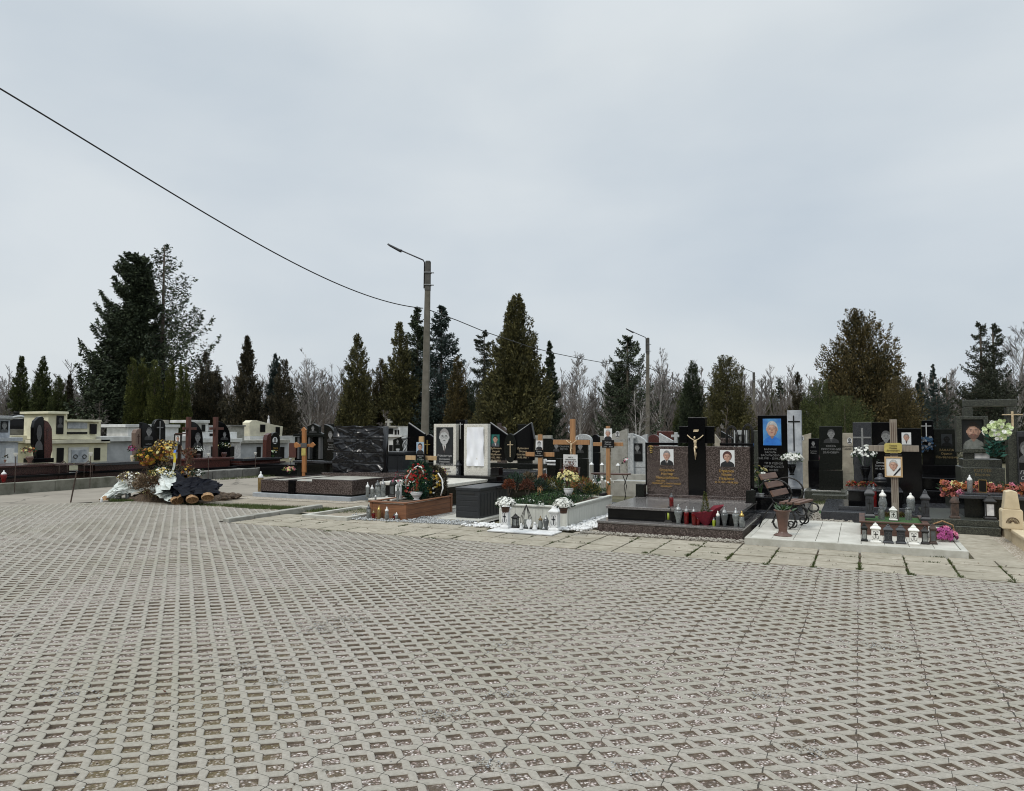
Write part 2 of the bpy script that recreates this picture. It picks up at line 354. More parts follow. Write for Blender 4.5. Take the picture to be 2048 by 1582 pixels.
def portrait(mb,x,z,w,h,y,bgm,skin='skin',hair='hair_grey',cloth='suit_black',shirt=None,female=False,tie=None,glasses=False,oval=False,beard=False):
    """a flat likeness of nobody in particular, printed or etched on its panel; x,z = centre"""
    e=.0012
    if bgm:
        if oval: mb.disc(x,z,w/2,h/2,y,bgm,20)
        else: mb.flat([(x-w/2,z-h/2),(x+w/2,z-h/2),(x+w/2,z+h/2),(x-w/2,z+h/2)],y,bgm)
    b=z-h/2;f=.86 if oval else 1.
    mb.flat([(x-w*.48*f,b+(.12*h if oval else 0)),(x+w*.48*f,b+(.12*h if oval else 0)),(x+w*.46*f,b+.16*h),(x+w*.36*f,b+.25*h),(x+w*.14,b+.34*h),(x-w*.14,b+.34*h),(x-w*.36*f,b+.25*h),(x-w*.46*f,b+.16*h)],y-e,cloth)
    if shirt: mb.flat([(x-w*.12,b+.34*h),(x-w*.01,b+.06*h),(x+w*.01,b+.06*h),(x+w*.12,b+.34*h)],y-2*e,shirt)
    if tie: mb.flat([(x-w*.035,b+.3*h),(x-w*.03,b+.1*h),(x,b+.05*h),(x+w*.03,b+.1*h),(x+w*.035,b+.3*h)],y-3*e,tie)
    mb.flat([(x-w*.02,b+.25*h),(x+w*.02,b+.25*h),(x+w*.1,b+.32*h),(x+w*.1,b+.45*h),(x-w*.1,b+.45*h),(x-w*.1,b+.32*h)],y-2.5*e,'skin_dark' if skin=='skin' else skin)
    cz=b+.6*h;rx=min(.28*w,.2*h);rz=.26*h
    if hair:
        if female: mb.disc(x,cz+.04*h,rx*1.35,rz*1.15,y-3*e,hair,18)
        else: mb.disc(x,cz+.05*h,rx*1.1,rz*1.03,y-3*e,hair,18)
    for sx in(-1,1):
        if not female: mb.disc(x+sx*rx*1.02,cz-.01*h,rx*.14,rz*.22,y-3.5*e,skin,8)
    mb.disc(x,cz-.02*h,rx,rz*.95,y-4*e,skin,18)
    if hair: mb.flat([(x-rx*.98,cz+rz*.25),(x-rx*.6,cz+rz*.62),(x+rx*.2,cz+rz*.7),(x+rx*.85,cz+rz*.35),(x+rx*.8,cz+rz*.8),(x,cz+rz*1.1),(x-rx*.8,cz+rz*.85)],y-5*e,hair)
    if skin=='skin':
        mb.flat([(x+rx*.5,cz+rz*.7),(x+rx*.9,cz+rz*.3),(x+rx*.96,cz-rz*.2),(x+rx*.6,cz-rz*.75),(x+rx*.3,cz-rz*.92),(x+rx*.55,cz-rz*.4),(x+rx*.68,cz)],y-4.2*e,'skin_dark')
        mb.disc(x-rx*.15,cz+rz*.42,rx*.4,rz*.16,y-4.2*e,'skin_light',10);mb.disc(x-rx*.45,cz-rz*.18,rx*.2,rz*.12,y-4.2*e,'skin_light',8)
    if beard: mb.flat([(x-rx*.93,cz-rz*.1),(x-rx*.7,cz-rz*.5),(x-rx*.2,cz-rz*.3),(x+rx*.2,cz-rz*.3),(x+rx*.7,cz-rz*.5),(x+rx*.93,cz-rz*.1),(x+rx*.8,cz-rz*.62),(x+rx*.4,cz-rz*.99),(x-rx*.4,cz-rz*.99),(x-rx*.8,cz-rz*.62)],y-4.4*e,'stubble')
    for sx in(-1,1):
        mb.disc(x+sx*rx*.42,cz+rz*.06,rx*.15,rz*.055,y-5*e,'feature' if skin=='skin' else 'etch_dark',8)
        mb.flat([(x+sx*rx*.2,cz+rz*.22),(x+sx*rx*.62,cz+rz*.2),(x+sx*rx*.55,cz+rz*.27),(x+sx*rx*.22,cz+rz*.27)],y-5*e,'hair_grey' if skin=='skin' and hair!='hair_dark' else 'etch_dark')
        if glasses:
            for i in range(10):
                a=2*math.pi*i/10;a2=2*math.pi*(i+1)/10
                q=lambda g,s_:(x+sx*rx*.42+rx*.33*s_*math.cos(g),cz+rz*.03+rz*.2*s_*math.sin(g))
                mb.flat([q(a,1),q(a2,1),q(a2,.82),q(a,.82)],y-5.6*e,'etch_mid')
    mb.flat([(x-rx*.13,cz-rz*.22),(x+rx*.13,cz-rz*.22),(x+rx*.05,cz+rz*.1),(x-rx*.03,cz+rz*.1)],y-5*e,'skin_dark' if skin in('skin',) else skin)
    mb.flat([(x-rx*.32,cz-rz*.46),(x,cz-rz*.53),(x+rx*.32,cz-rz*.46),(x,cz-rz*.4)],y-5*e,'lips' if skin=='skin' else 'etch_dark')
    return mb
def pportrait(t,name,l,tp,r,b,d,bgm,frame=None,parent=None,fw=.012,thick=.012,label=None,**kw):
    """a portrait panel traced on a thing's front"""
    x0,z1=t.S(l,tp,d);x1,_=t.S(r,tp,d);_,z0=t.S(l,b,d)
    m=MB()
    w,h=x1-x0,z1-z0;cx,cz=(x0+x1)/2,(z0+z1)/2
    if frame:
        for a in((x0-fw,x0,z0-fw,z1+fw),(x1,x1+fw,z0-fw,z1+fw),(x0,x1,z1,z1+fw),(x0,x1,z0-fw,z0)): m.box(a[0],a[1],d-thick-.004,d-.001,a[2],a[3],frame)
        m.box(x0,x1,d-thick*.6,d-.001,z0,z1,frame)
        portrait(m,cx,cz,w,h,d-thick*.6-.001,bgm,**kw)
    else: portrait(m,cx,cz,w,h,d-.003,bgm,**kw)
    return t.part(name,m,parent=parent,label=label)
def cross(m,x,z0,z1,w,arm,az,y0,y1,mt,aw=None):
    aw=aw or w
    m.box(x-w/2,x+w/2,y0,y1,z0,z1,mt);m.box(x-arm,x-w/2,y0,y1,az-aw/2,az+aw/2,mt);m.box(x+w/2,x+arm,y0,y1,az-aw/2,az+aw/2,mt)
    return m
def crucified(m,x,zt,h,y,mt):
    """small cast figure with raised arms; zt = hand height, h = full height"""
    k=h;zs=zt-.2*k
    m.tube([(x-.33*k,y,zt),(x-.2*k,y-.01*k,zt-.12*k),(x-.07*k,y-.02*k,zs),(x,y-.02*k,zs-.02*k),(x+.07*k,y-.02*k,zs),(x+.2*k,y-.01*k,zt-.12*k),(x+.33*k,y,zt)],.022*k,mt,6)
    m.ell(x-.02*k,y-.05*k,zs+.09*k,.042*k,.05*k,.06*k,mt,8,6)
    m.lathe([(.05*k,0),(.06*k,.04*k),(.05*k,.12*k),(.075*k,.2*k),(.06*k,.25*k)],x,y-.02*k,zs-.27*k,mt,8,.7)
    m.lathe([(.065*k,0),(.075*k,.05*k),(.055*k,.1*k)],x+.01*k,y-.02*k,zs-.36*k,mt,8,.7)
    m.tube([(x,y-.02*k,zs-.33*k),(x+.03*k,y-.05*k,zs-.55*k),(x,y-.01*k,zs-.8*k)],.042*k,mt,6,r2=.02*k)
    m.tube([(x-.02*k,y-.02*k,zs-.33*k),(x-.01*k,y-.04*k,zs-.55*k),(x+.005*k,y-.015*k,zs-.82*k)],.042*k,mt,6,r2=.02*k)
    return m
# ------------------------------------------------------------------ ground materials
def gmat(name,build):
    m,t,b=new(name);n=t.nodes.new;l=t.links.new;g=n('ShaderNodeNewGeometry');build(t,b,n,l,g.outputs['Position']);return m
def ramp(n,els,interp='LINEAR'):
    r=n('ShaderNodeValToRGB');r.color_ramp.interpolation=interp;e=r.color_ramp.elements
    e[0].position=els[0][0];e[0].color=(*els[0][1],1);e[1].position=els[-1][0];e[1].color=(*els[-1][1],1)
    for p,c in els[1:-1]:
        k=e.new(p);k.color=(*c,1)
    return r
def noise(n,l,vec,sc,det=5,ro=.6):
    x=n('ShaderNodeTexNoise');x.inputs['Scale'].default_value=sc;x.inputs['Detail'].default_value=det;x.inputs['Roughness'].default_value=ro;l(vec,x.inputs['Vector']);return x.outputs['Fac']
def math_(n,l,op,a,b=None,c=None):
    x=n('ShaderNodeMath');x.operation=op
    for i,q in enumerate((a,b,c)):
        if q is None: continue
        if isinstance(q,(int,float)): x.inputs[i].default_value=q
        else: l(q,x.inputs[i])
    return x.outputs[0]
def mixc(n,l,f,a,b,bt='MIX'):
    x=n('ShaderNodeMix');x.data_type='RGBA';x.blend_type=bt
    for i,q in((0,f),('A',a),('B',b)):
        s=x.inputs[0] if i==0 else x.inputs[i]
        if isinstance(q,(int,float)): s.default_value=q
        elif isinstance(q,tuple): s.default_value=(*q,1)
        else: l(q,s)
    return x.outputs['Result']
PV0=3.74;PU0=-.045;DV=.0825
def paver_shader(t,b,n,l,pos):
    s=n('ShaderNodeSeparateXYZ');l(pos,s.inputs[0])
    wob=math_(n,l,'MULTIPLY',math_(n,l,'SUBTRACT',noise(n,l,pos,9,2),.5),.012)
    vv=math_(n,l,'ADD',s.outputs['Y'],wob);uu=math_(n,l,'ADD',s.outputs['X'],wob)
    rv=math_(n,l,'DIVIDE',math_(n,l,'SUBTRACT',vv,PV0),DV)
    dv=math_(n,l,'ABSOLUTE',math_(n,l,'SUBTRACT',math_(n,l,'FRACT',math_(n,l,'ADD',rv,.5)),.5))
    ru=math_(n,l,'DIVIDE',math_(n,l,'SUBTRACT',uu,PU0),.4)
    du=math_(n,l,'ABSOLUTE',math_(n,l,'SUBTRACT',math_(n,l,'FRACT',math_(n,l,'ADD',ru,.5)),.5))
    wn=noise(n,l,pos,3.5,3)
    lv=math_(n,l,'LESS_THAN',dv,math_(n,l,'MULTIPLY',wn,.042))
    w2=math_(n,l,'MULTIPLY',math_(n,l,'SUBTRACT',noise(n,l,pos,2.2,4,.7),.5),.11)
    du=math_(n,l,'ABSOLUTE',math_(n,l,'SUBTRACT',math_(n,l,'FRACT',math_(n,l,'ADD',math_(n,l,'ADD',ru,w2),.5)),.5))
    lu=math_(n,l,'LESS_THAN',du,math_(n,l,'MULTIPLY',math_(n,l,'SUBTRACT',noise(n,l,pos,1.1,4),.33),.04))
    line=math_(n,l,'MAXIMUM',lv,lu)
    # tone of each paver
    cv=n('ShaderNodeCombineXYZ');l(math_(n,l,'FLOOR',ru),cv.inputs[0]);l(math_(n,l,'FLOOR',rv),cv.inputs[1])
    wh=n('ShaderNodeTexWhiteNoise');wh.noise_dimensions='2D';l(cv.outputs[0],wh.inputs['Vector'])
    big=noise(n,l,pos,.55,4);fine=noise(n,l,pos,34,9,.78);spk=noise(n,l,pos,260,2)
    base=ramp(n,[(.3,(.218,.198,.168)),(.5,(.31,.283,.243)),(.7,(.395,.366,.32))]);l(fine,base.inputs[0])
    c=mixc(n,l,math_(n,l,'MULTIPLY',wh.outputs['Value'],.35),base.outputs[0],(.25,.24,.195))
    st=ramp(n,[(.45,(0,0,0)),(.72,(1,1,1))]);l(big,st.inputs[0])
    c=mixc(n,l,math_(n,l,'MULTIPLY',st.outputs[0],.6),c,(.25,.235,.175))
    dk=ramp(n,[(.62,(0,0,0)),(.7,(1,1,1))]);l(noise(n,l,pos,2.3,5,.7),dk.inputs[0])
    c=mixc(n,l,math_(n,l,'MULTIPLY',dk.outputs[0],.6),c,(.17,.155,.13))
    sk=ramp(n,[(.63,(0,0,0)),(.68,(1,1,1))]);l(spk,sk.inputs[0])
    c=mixc(n,l,math_(n,l,'MULTIPLY',sk.outputs[0],.3),c,(.16,.15,.13))
    c=mixc(n,l,line,c,(.05,.045,.036))
    l(c,b.inputs['Base Color']);b.inputs['Roughness'].default_value=.88
    hb=math_(n,l,'SUBTRACT',math_(n,l,'MULTIPLY',fine,.35),line)
    bu=n('ShaderNodeBump');bu.inputs['Strength'].default_value=.6;bu.inputs['Distance'].default_value=.004;l(hb,bu.inputs['Height']);l(bu.outputs[0],b.inputs['Normal'])
gmat('paver_concrete',paver_shader)
mat('hole_dirt',(.15,.118,.085),(.08,.06,.044),20,.95)
MOSS=G(430,1440)
def pebbles(cols,sc=95,dirt=(.09,.065,.045),dirtf=.5,bump=.9,mossy=0,tint=None):
    def f(t,b,n,l,pos):
        v=n('ShaderNodeTexVoronoi');v.inputs['Scale'].default_value=sc;l(pos,v.inputs['Vector']);v.inputs['Randomness'].default_value=1
        s=n('ShaderNodeSeparateColor');l(v.outputs['Color'],s.inputs[0])
        r=ramp(n,[(i/(len(cols)-1),c) for i,c in enumerate(cols)],'CONSTANT');l(s.outputs[0],r.inputs[0])
        e=ramp(n,[(.25,(0,0,0)),(.62,(1,1,1))]);l(v.outputs['Distance'],e.inputs[0])
        c=mixc(n,l,math_(n,l,'MULTIPLY',e.outputs[0],.75),r.outputs[0],dirt)
        q=ramp(n,[(.62-dirtf*.35,(0,0,0)),(.72-dirtf*.35,(1,1,1))]);l(noise(n,l,pos,7,5,.7),q.inputs[0])
        c=mixc(n,l,math_(n,l,'MULTIPLY',q.outputs[0],.8 if dirtf>.2 else .25),c,dirt)
        if mossy:
            q=ramp(n,[(.6,(0,0,0)),(.72,(1,1,1))]);vd=n('ShaderNodeVectorMath');vd.operation='DISTANCE';l(pos,vd.inputs[0]);vd.inputs[1].default_value=(*MOSS,0);l(math_(n,l,'ADD',noise(n,l,pos,1.4,6,.7),math_(n,l,'MULTIPLY',math_(n,l,'MAXIMUM',math_(n,l,'SUBTRACT',1.7,vd.outputs['Value']),0.),.17)),q.inputs[0])
            c=mixc(n,l,math_(n,l,'MULTIPLY',q.outputs[0],mossy),c,(.13,.1,.03))
        l(c,b.inputs['Base Color']);b.inputs['Roughness'].default_value=.85
        bu=n('ShaderNodeBump');bu.invert=True;bu.inputs['Strength'].default_value=bump;bu.inputs['Distance'].default_value=.01;l(v.outputs['Distance'],bu.inputs['Height']);l(bu.outputs[0],b.inputs['Normal'])
    return f
gmat('hole_gravel',pebbles([(.5,.42,.39),(.13,.095,.07),(.66,.59,.55),(.16,.12,.09),(.1,.075,.055),(.74,.68,.64),(.12,.09,.07),(.36,.28,.25),(.11,.08,.06)],76,(.085,.062,.043),.21,1.,.5))
gmat('grey_gravel',pebbles([(.42,.41,.38),(.28,.27,.25),(.55,.54,.5),(.22,.21,.2),(.4,.38,.33),(.62,.6,.56),(.33,.32,.3)],75,(.13,.12,.1),.0))
gmat('white_gravel',pebbles([(.78,.77,.74),(.68,.66,.62),(.82,.81,.78),(.6,.57,.5),(.75,.74,.71)],34,(.3,.28,.25),0))
gmat('beige_gravel',pebbles([(.55,.5,.42),(.42,.37,.3),(.66,.62,.55),(.33,.28,.22),(.5,.44,.36)],60,(.2,.16,.11),.15))
def soilgrass(t,b,n,l,pos):
    r=ramp(n,[(.3,(.035,.045,.016)),(.45,(.06,.07,.025)),(.58,(.1,.085,.05)),(.72,(.16,.135,.09))]);l(noise(n,l,pos,1.3,8,.68),r.inputs[0])
    c=mixc(n,l,noise(n,l,pos,40,4),r.outputs[0],(.12,.1,.06));l(c,b.inputs['Base Color']);b.inputs['Roughness'].default_value=.95
    bu=n('ShaderNodeBump');bu.inputs['Strength'].default_value=1;bu.inputs['Distance'].default_value=.02;l(noise(n,l,pos,30,6,.7),bu.inputs['Height']);l(bu.outputs[0],b.inputs['Normal'])
gmat('ground_soil_grass',soilgrass)
def earth(t,b,n,l,pos):
    r=ramp(n,[(.3,(.13,.1,.07)),(.5,(.25,.21,.15)),(.62,(.34,.3,.23)),(.75,(.12,.13,.05))]);l(noise(n,l,pos,1.8,9,.72),r.inputs[0])
    c=mixc(n,l,math_(n,l,'MULTIPLY',noise(n,l,pos,60,4),.7),r.outputs[0],(.34,.3,.25));l(c,b.inputs['Base Color']);b.inputs['Roughness'].default_value=.95
    bu=n('ShaderNodeBump');bu.inputs['Strength'].default_value=1;bu.inputs['Distance'].default_value=.02;l(noise(n,l,pos,40,6,.7),bu.inputs['Height']);l(bu.outputs[0],b.inputs['Normal'])
gmat('bare_earth',earth)
def asphalt(t,b,n,l,pos):
    r=ramp(n,[(.3,(.18,.155,.12)),(.52,(.255,.225,.178)),(.75,(.32,.285,.23))]);l(noise(n,l,pos,1.1,8,.65),r.inputs[0])
    c=mixc(n,l,math_(n,l,'MULTIPLY',noise(n,l,pos,120,3),.55),r.outputs[0],(.22,.2,.18))
    v=n('ShaderNodeTexVoronoi');v.feature='DISTANCE_TO_EDGE';v.inputs['Scale'].default_value=.38
    nn=n('ShaderNodeTexNoise');nn.inputs['Scale'].default_value=1.5;nn.inputs['Detail'].default_value=6;l(pos,nn.inputs['Vector'])
    ad=n('ShaderNodeMix');ad.data_type='RGBA';ad.blend_type='LINEAR_LIGHT';ad.inputs[0].default_value=.35;l(pos,ad.inputs['A']);l(nn.outputs['Color'],ad.inputs['B'])
    l(ad.outputs['Result'],v.inputs['Vector'])
    k=math_(n,l,'LESS_THAN',v.outputs['Distance'],.008);c=mixc(n,l,math_(n,l,'MULTIPLY',k,.75),c,(.07,.06,.045))
    l(c,b.inputs['Base Color']);b.inputs['Roughness'].default_value=.9
gmat('worn_asphalt',asphalt)
def slabm(t,b,n,l,pos):
    fine=noise(n,l,pos,7,9,.75)
    mp=n('ShaderNodeMapping');mp.inputs['Scale'].default_value=(1.2,9,1);l(pos,mp.inputs[0])
    stre=noise(n,l,mp.outputs[0],3,6,.7)
    r=ramp(n,[(.3,(.2,.175,.13)),(.48,(.335,.3,.235)),(.7,(.42,.385,.31))]);l(fine,r.inputs[0])
    q=ramp(n,[(.47,(0,0,0)),(.6,(1,1,1))]);l(stre,q.inputs[0]);c=mixc(n,l,math_(n,l,'MULTIPLY',q.outputs[0],.6),r.outputs[0],(.23,.2,.15))
    q=ramp(n,[(.45,(0,0,0)),(.7,(1,1,1))]);l(noise(n,l,pos,1.2,6,.65),q.inputs[0]);c=mixc(n,l,math_(n,l,'MULTIPLY',q.outputs[0],.7),c,(.2,.18,.13))
    l(c,b.inputs['Base Color']);b.inputs['Roughness'].default_value=.9
    bu=n('ShaderNodeBump');bu.inputs['Strength'].default_value=.6;bu.inputs['Distance'].default_value=.006;l(math_(n,l,'ADD',fine,stre),bu.inputs['Height']);l(bu.outputs[0],b.inputs['Normal'])
gmat('slab_concrete',slabm)
def woodland(t,b,n,l,pos): pass

def sheet(name,pts,z,m,kind='structure',label=None):
    me=bpy.data.meshes.new(name);me.from_pydata([(x,y,z) for x,y in pts],[],[tuple(range(len(pts)))]);me.materials.append(MATS[m])
    if me.polygons[0].normal.z<0: me.flip_normals()
    o=bpy.data.objects.new(name,me);COL.objects.link(o);tag(o,kind=kind,label=label);return o
# ------------------------------------------------------------------ ground, pavers, road, path
def npmesh(name,V,Fq,m,extra=None):
    me=bpy.data.meshes.new(name);k=Fq.shape[1]
    me.vertices.add(len(V));me.vertices.foreach_set('co',V.astype(np.float32).ravel())
    me.loops.add(Fq.size);me.loops.foreach_set('vertex_index',Fq.astype(np.int32).ravel())
    me.polygons.add(len(Fq));me.polygons.foreach_set('loop_start',np.arange(0,Fq.size,k,dtype=np.int32));me.polygons.foreach_set('loop_total',np.full(len(Fq),k,dtype=np.int32))
    me.materials.append(MATS[m]);me.update(calc_edges=True);me.validate()
    return me
bigR=600
sheet('ground',[(-bigR,-60),(bigR,-60),(bigR,bigR),(-bigR,bigR)],-.04,'ground_soil_grass')
EDGE=9.25   # far edge of the grass pavers
def left_edge(v): return -16.56+.8*(v-9.13)
pv=sheet('paver_gravel_fill',[(-24.5,-1.),(7,-1.),(7,EDGE),(-10.15,EDGE),(-10.15,11.08),(left_edge(11.08),11.08)],-.034,'hole_gravel')
cells=[]
for k in range(int((-.5-PV0)/DV),int((11.1-PV0)/DV)+1):
    v=PV0+k*DV;off=PU0+(.1 if k%2 else 0)
    u1=7. if v<EDGE-.04 else -10.2
    if v>11.02: continue
    n0=math.ceil((max(-19.4,left_edge(v))-off)/.2);n1=int((u1-off)//.2)
    for n_ in range(n0,n1+1):
        u=off+n_*.2
        # keep what the camera, or a viewer a step to the side, can see
        zc=-u*_s+v*_c
        if zc<.6 : continue
        xc=u*_c+v*_s
        if abs(xc)>zc*.78+2.0: continue
        cells.append((u,v))
cells=np.array(cells);nc=len(cells)
rs=np.random.RandomState(5)
ha,hb=.0615,.055
def ring(pts): return np.array(pts)
outer=np.array([(.1,0,0),(0,DV,0),(-.1,0,0),(0,-DV,0)])
midr=np.array([(ha+.007,0,0),(.008,hb+.007,0),(-ha-.007,0,0),(-.008,-hb-.007,0)])
inr=np.array([(ha,0,-.0045),(.008,hb,-.0045),(-ha,0,-.0045),(-.008,-hb,-.0045)])
low=inr+np.array([0,0,-.03])
T=np.vstack([outer,midr,inr,low])[None]+np.zeros((nc,1,1))
jit=rs.normal(0,.0028,(nc,4,2))
for r_ in(1,2,3): T[:,4*r_:4*r_+4,:2]+=jit
chip=rs.rand(nc)<.05
T[chip,4:16,:2]*=1+rs.rand(chip.sum(),1,1)*.22
T[:,:,0]+=cells[:,0:1];T[:,:,1]+=cells[:,1:2]
T[:,:,2]+=.004*np.sin(T[:,:,0]*2.1+1)*np.sin(T[:,:,1]*1.7)+.003*np.sin(T[:,:,0]*6.3)*np.cos(T[:,:,1]*5.1)
fq=[]
for r_ in range(3):
    for i in range(4): fq.append((4*r_+i,4*r_+(i+1)%4,4*r_+4+(i+1)%4,4*r_+4+i))
fq=np.array(fq)
FQ=(fq[None]+16*np.arange(nc)[:,None,None]).reshape(-1,4)
me=npmesh('parking_pavers',T.reshape(-1,3),FQ,'paver_concrete')
me.materials.append(MATS['hole_dirt']);me.polygons.foreach_set('material_index',np.tile(np.repeat([0,0,1],4),nc).astype(np.int32))
o=bpy.data.objects.new('parking_pavers',me);COL.objects.link(o);tag(o,kind='structure')
def lfn(x,y): return .5*np.sin(x*1.3+y*.7)+.35*np.sin(x*3.1-y*2.3+1)+.3*np.sin(x*.45+2)*np.sin(y*.8)
fz=-.0112+.005*lfn(cells[:,0],cells[:,1])+rs.normal(0,.003,nc)
FV=np.array([(ha+.006,0),(.008,hb+.006),(-ha-.006,0),(-.008,-hb-.006)])[None]+cells[:,None,:]
FV=np.concatenate([FV,np.clip(fz,-.03,-.0055)[:,None,None]*np.ones((nc,4,1))],2);FV[:,:,2]+=rs.normal(0,.0018,(nc,4))
me=npmesh('hole_fill',FV.reshape(-1,3),np.arange(4*nc).reshape(-1,4),'hole_gravel')
o=bpy.data.objects.new('gravel_fill',me);COL.objects.link(o);tag(o,kind='structure')
sheet('road',[(-19.5,5.5),(left_edge(9.2),9.2),(-15.5,11.0),(-15.35,12.8),(-13.75,13.2),(-13.75,19.),(-13.75,62),(-19.5,62)],-.012,'worn_asphalt')
sheet('earth_patch',[(left_edge(11.08)-.2,11.08),(-9.4,11.08),(-9.4,13.2),(-13.9,14.2),(-14.2,13.0),(-15.6,12.4)],-.018,'bare_earth')
# concrete slab path, one slab every half metre, with open joints
m=MB();rd=random.Random(3)
for j in range(-21,9):
    for r_,(v0,v1) in enumerate(((EDGE+.02,9.70),(9.742,10.18),(10.222,10.66))):
        u0=-.03+.4975*j+.010+rd.uniform(-.003,.003);u1=u0+.477
        if u0<-10.0:continue
        z=rd.uniform(-.004,.004);a=rd.uniform(-.004,.004)
        m.add([(u0,v0,z-.04),(u1,v0,z-.04),(u1,v1,z-.04),(u0,v1,z-.04),(u0,v0,z+a),(u1,v0,z-a),(u1,v1,z-a),(u0,v1,z+a)],[(4,5,6,7),(0,1,5,4),(1,2,6,5),(2,3,7,6),(3,0,4,7)],'slab_concrete')
for j in range(6):   # the side path running back beside the pale tiled platform
    v0=10.67+.5*j;z=rd.uniform(-.004,.004)
    m.add([(1.27,v0,z-.04),(1.76,v0,z-.04),(1.76,v0+.485,z-.04),(1.27,v0+.485,z-.04),(1.27,v0,z),(1.76,v0,z),(1.76,v0+.485,z),(1.27,v0+.485,z)],[(4,5,6,7),(0,1,5,4),(1,2,6,5),(2,3,7,6),(3,0,4,7)],'slab_concrete')
o=m.build('path',bev=.006);tag(o,kind='structure')
sheet('path_bed',[(-10.1,EDGE),(6,EDGE),(6,10.7),(-10.1,10.7)],-.022,'soil')
sheet('gravel_bed_grey',[(-8.5,10.3),(-5.95,10.66),(-5.95,13.8),(-8.9,13.8),(-8.95,10.66)],-.006,'grey_gravel',label='grey gravel around the wooden grave planter')
sheet('gravel_bed_front',[(-4.1,10.55),(-1.45,10.7),(-1.45,11.2),(-4.1,11.2)],-.008,'beige_gravel')
sheet('gravel_bed_bench',[(-1.55,13.0),(1.3,13.0),(1.3,13.6),(-.2,15.8),(-.9,17.2),(-1.9,17.2)],-.008,'beige_gravel')
sheet('gravel_bed_platform',[(-13.6,12.75),(-10.2,12.9),(-10.2,13.6),(-13.6,13.6)],-.012,'beige_gravel')
sheet('gravel_bed_side',[(1.76,10.6),(1.95,10.6),(2.05,13.5),(1.76,13.5)],-.01,'beige_gravel')
# raised kerb between the pavers and the path
m=MB()
for j in range(4): m.box(-10.17,-10.02,9.28+j*.62,9.28+j*.62+.6,-.04,.06+.02*j/3,'concrete')
o=m.build('kerb',bev=.012);tag(o,kind='structure')

# white pebbles round the white planter: real stones
def pebble_heap(name,label,area,n_,r0,r1,m_,seed,zf=.0):
    rd=random.Random(seed);m=MB()
    (ax,ay),(bx,by),(cx,cy),(dx,dy)=area
    for _ in range(n_):
        s_,t_=rd.random(),rd.random()
        x=(ax*(1-s_)+bx*s_)*(1-t_)+(dx*(1-s_)+cx*s_)*t_;y=(ay*(1-s_)+by*s_)*(1-t_)+(dy*(1-s_)+cy*s_)*t_
        r=rd.uniform(r0,r1);m.ell(x,y,zf+r*.4+rd.random()*r,r*rd.uniform(.8,1.3),r*rd.uniform(.8,1.3),r*.7,m_,6,4)
    o=m.build(name,smooth=True);tag(o,label,None,kind='stuff');return o
pebble_heap('white_pebbles','white pebbles heaped between the white planter and the double tomb',[(-4.7,10.75),(-3.95,10.85),(-3.75,13.2),(-4.45,13.2)],1500,.016,.034,'bright_white',1)
pebble_heap('white_pebbles','white pebbles beside the black storage box slab',[(-6.05,10.55),(-5.35,10.55),(-5.4,10.9),(-5.85,10.95)],200,.014,.03,'bright_white',2)
pebble_heap('grey_pebbles','grey gravel stones scattered before the wooden planter',[(-8.3,10.45),(-6.1,10.7),(-6.1,11.6),(-8.8,11.2)],1700,.008,.018,'light_granite',3)
pebble_heap('beige_pebbles','beige gravel stones along the foot of the double tomb',[(-4.0,10.62),(-1.5,10.72),(-1.5,10.92),(-3.9,10.86)],900,.008,.02,'pebble_beige',4)
pebble_heap('beige_pebbles','beige gravel stones between the bench and the dark tomb',[(-1.35,13.05),(-.1,13.05),(-.15,13.9),(-1.3,16.3)],1500,.012,.028,'pebble_beige',5)
pebble_heap('soil_clods','loose soil clods beside the flower mound',[(-14.1,12.),(-13.2,12.1),(-13.3,12.7),(-14.1,12.9)],150,.02,.07,'soil',6)

# grass and weeds
def blades(name,label,spots,n_,h,seed,m_='grass_blades',w=.006):
    rd=random.Random(seed);m=MB()
    for (x,y,rx,ry,k) in spots:
        for _ in range(int(n_*k)):
            a=rd.uniform(0,6.28);q=math.sqrt(rd.random());px,py=x+rx*q*math.cos(a),y+ry*q*math.sin(a)
            hh=h*rd.uniform(.4,1.);dx,dy=rd.gauss(0,.35)*hh,rd.gauss(0,.35)*hh;a=rd.uniform(0,3.14);wx,wy=w*math.cos(a),w*math.sin(a)
            m.add([(px-wx,py-wy,-.03),(px+wx,py+wy,-.03),(px+dx,py+dy,-.02+hh)],[(0,1,2)],m_)
    o=m.build(name);tag(o,label,None,kind='stuff');return o
sp=[]
for j,(bx_,by_) in enumerate(((1532,1128),(1627,1134),(1719,1138),(1824,1149),(1922,1154),(2022,1162),(1455,1116),(1375,1110),(1290,1106))):
    u,v=G(bx_,by_);sp.append((u,v,.035,.05,1.))
    sp.append((-.03+.4975*round((u+.03)/.4975),v+.22,.012,.2,.6))
for q in((1390,1090),(1270,1078),(655,1062),(905,1072)): u,v=G(*q);sp.append((u,v,.09,.04,.7))
for j in range(-18,4):
    for q in range(3): sp.append((-.03+.4975*j,rd.uniform(9.3,10.6),.012,.07,rd.uniform(.15,.5)))
for j in range(26): sp.append((rd.uniform(-9.5,1.5),rd.choice((9.72,10.2,10.66,9.25)),.09,.012,rd.uniform(.1,.4)))
blades('weeds','green weeds growing in the path joints',sp,120,.045,1,'moss_green',.008)
sp=[(-10.2+.0,11.55,1.0,.35,1.),(-9.3,11.7,.6,.5,.5),(-11.6,11.45,.9,.3,.8),(-13.,11.3,.8,.15,.2),(-15.4,11.1,.35,.2,.5),(-8.6,12.6,.3,.6,.4)]
blades('grass','short green grass strip beyond the pavers',sp,3500,.07,2,'grass_blades',.006)
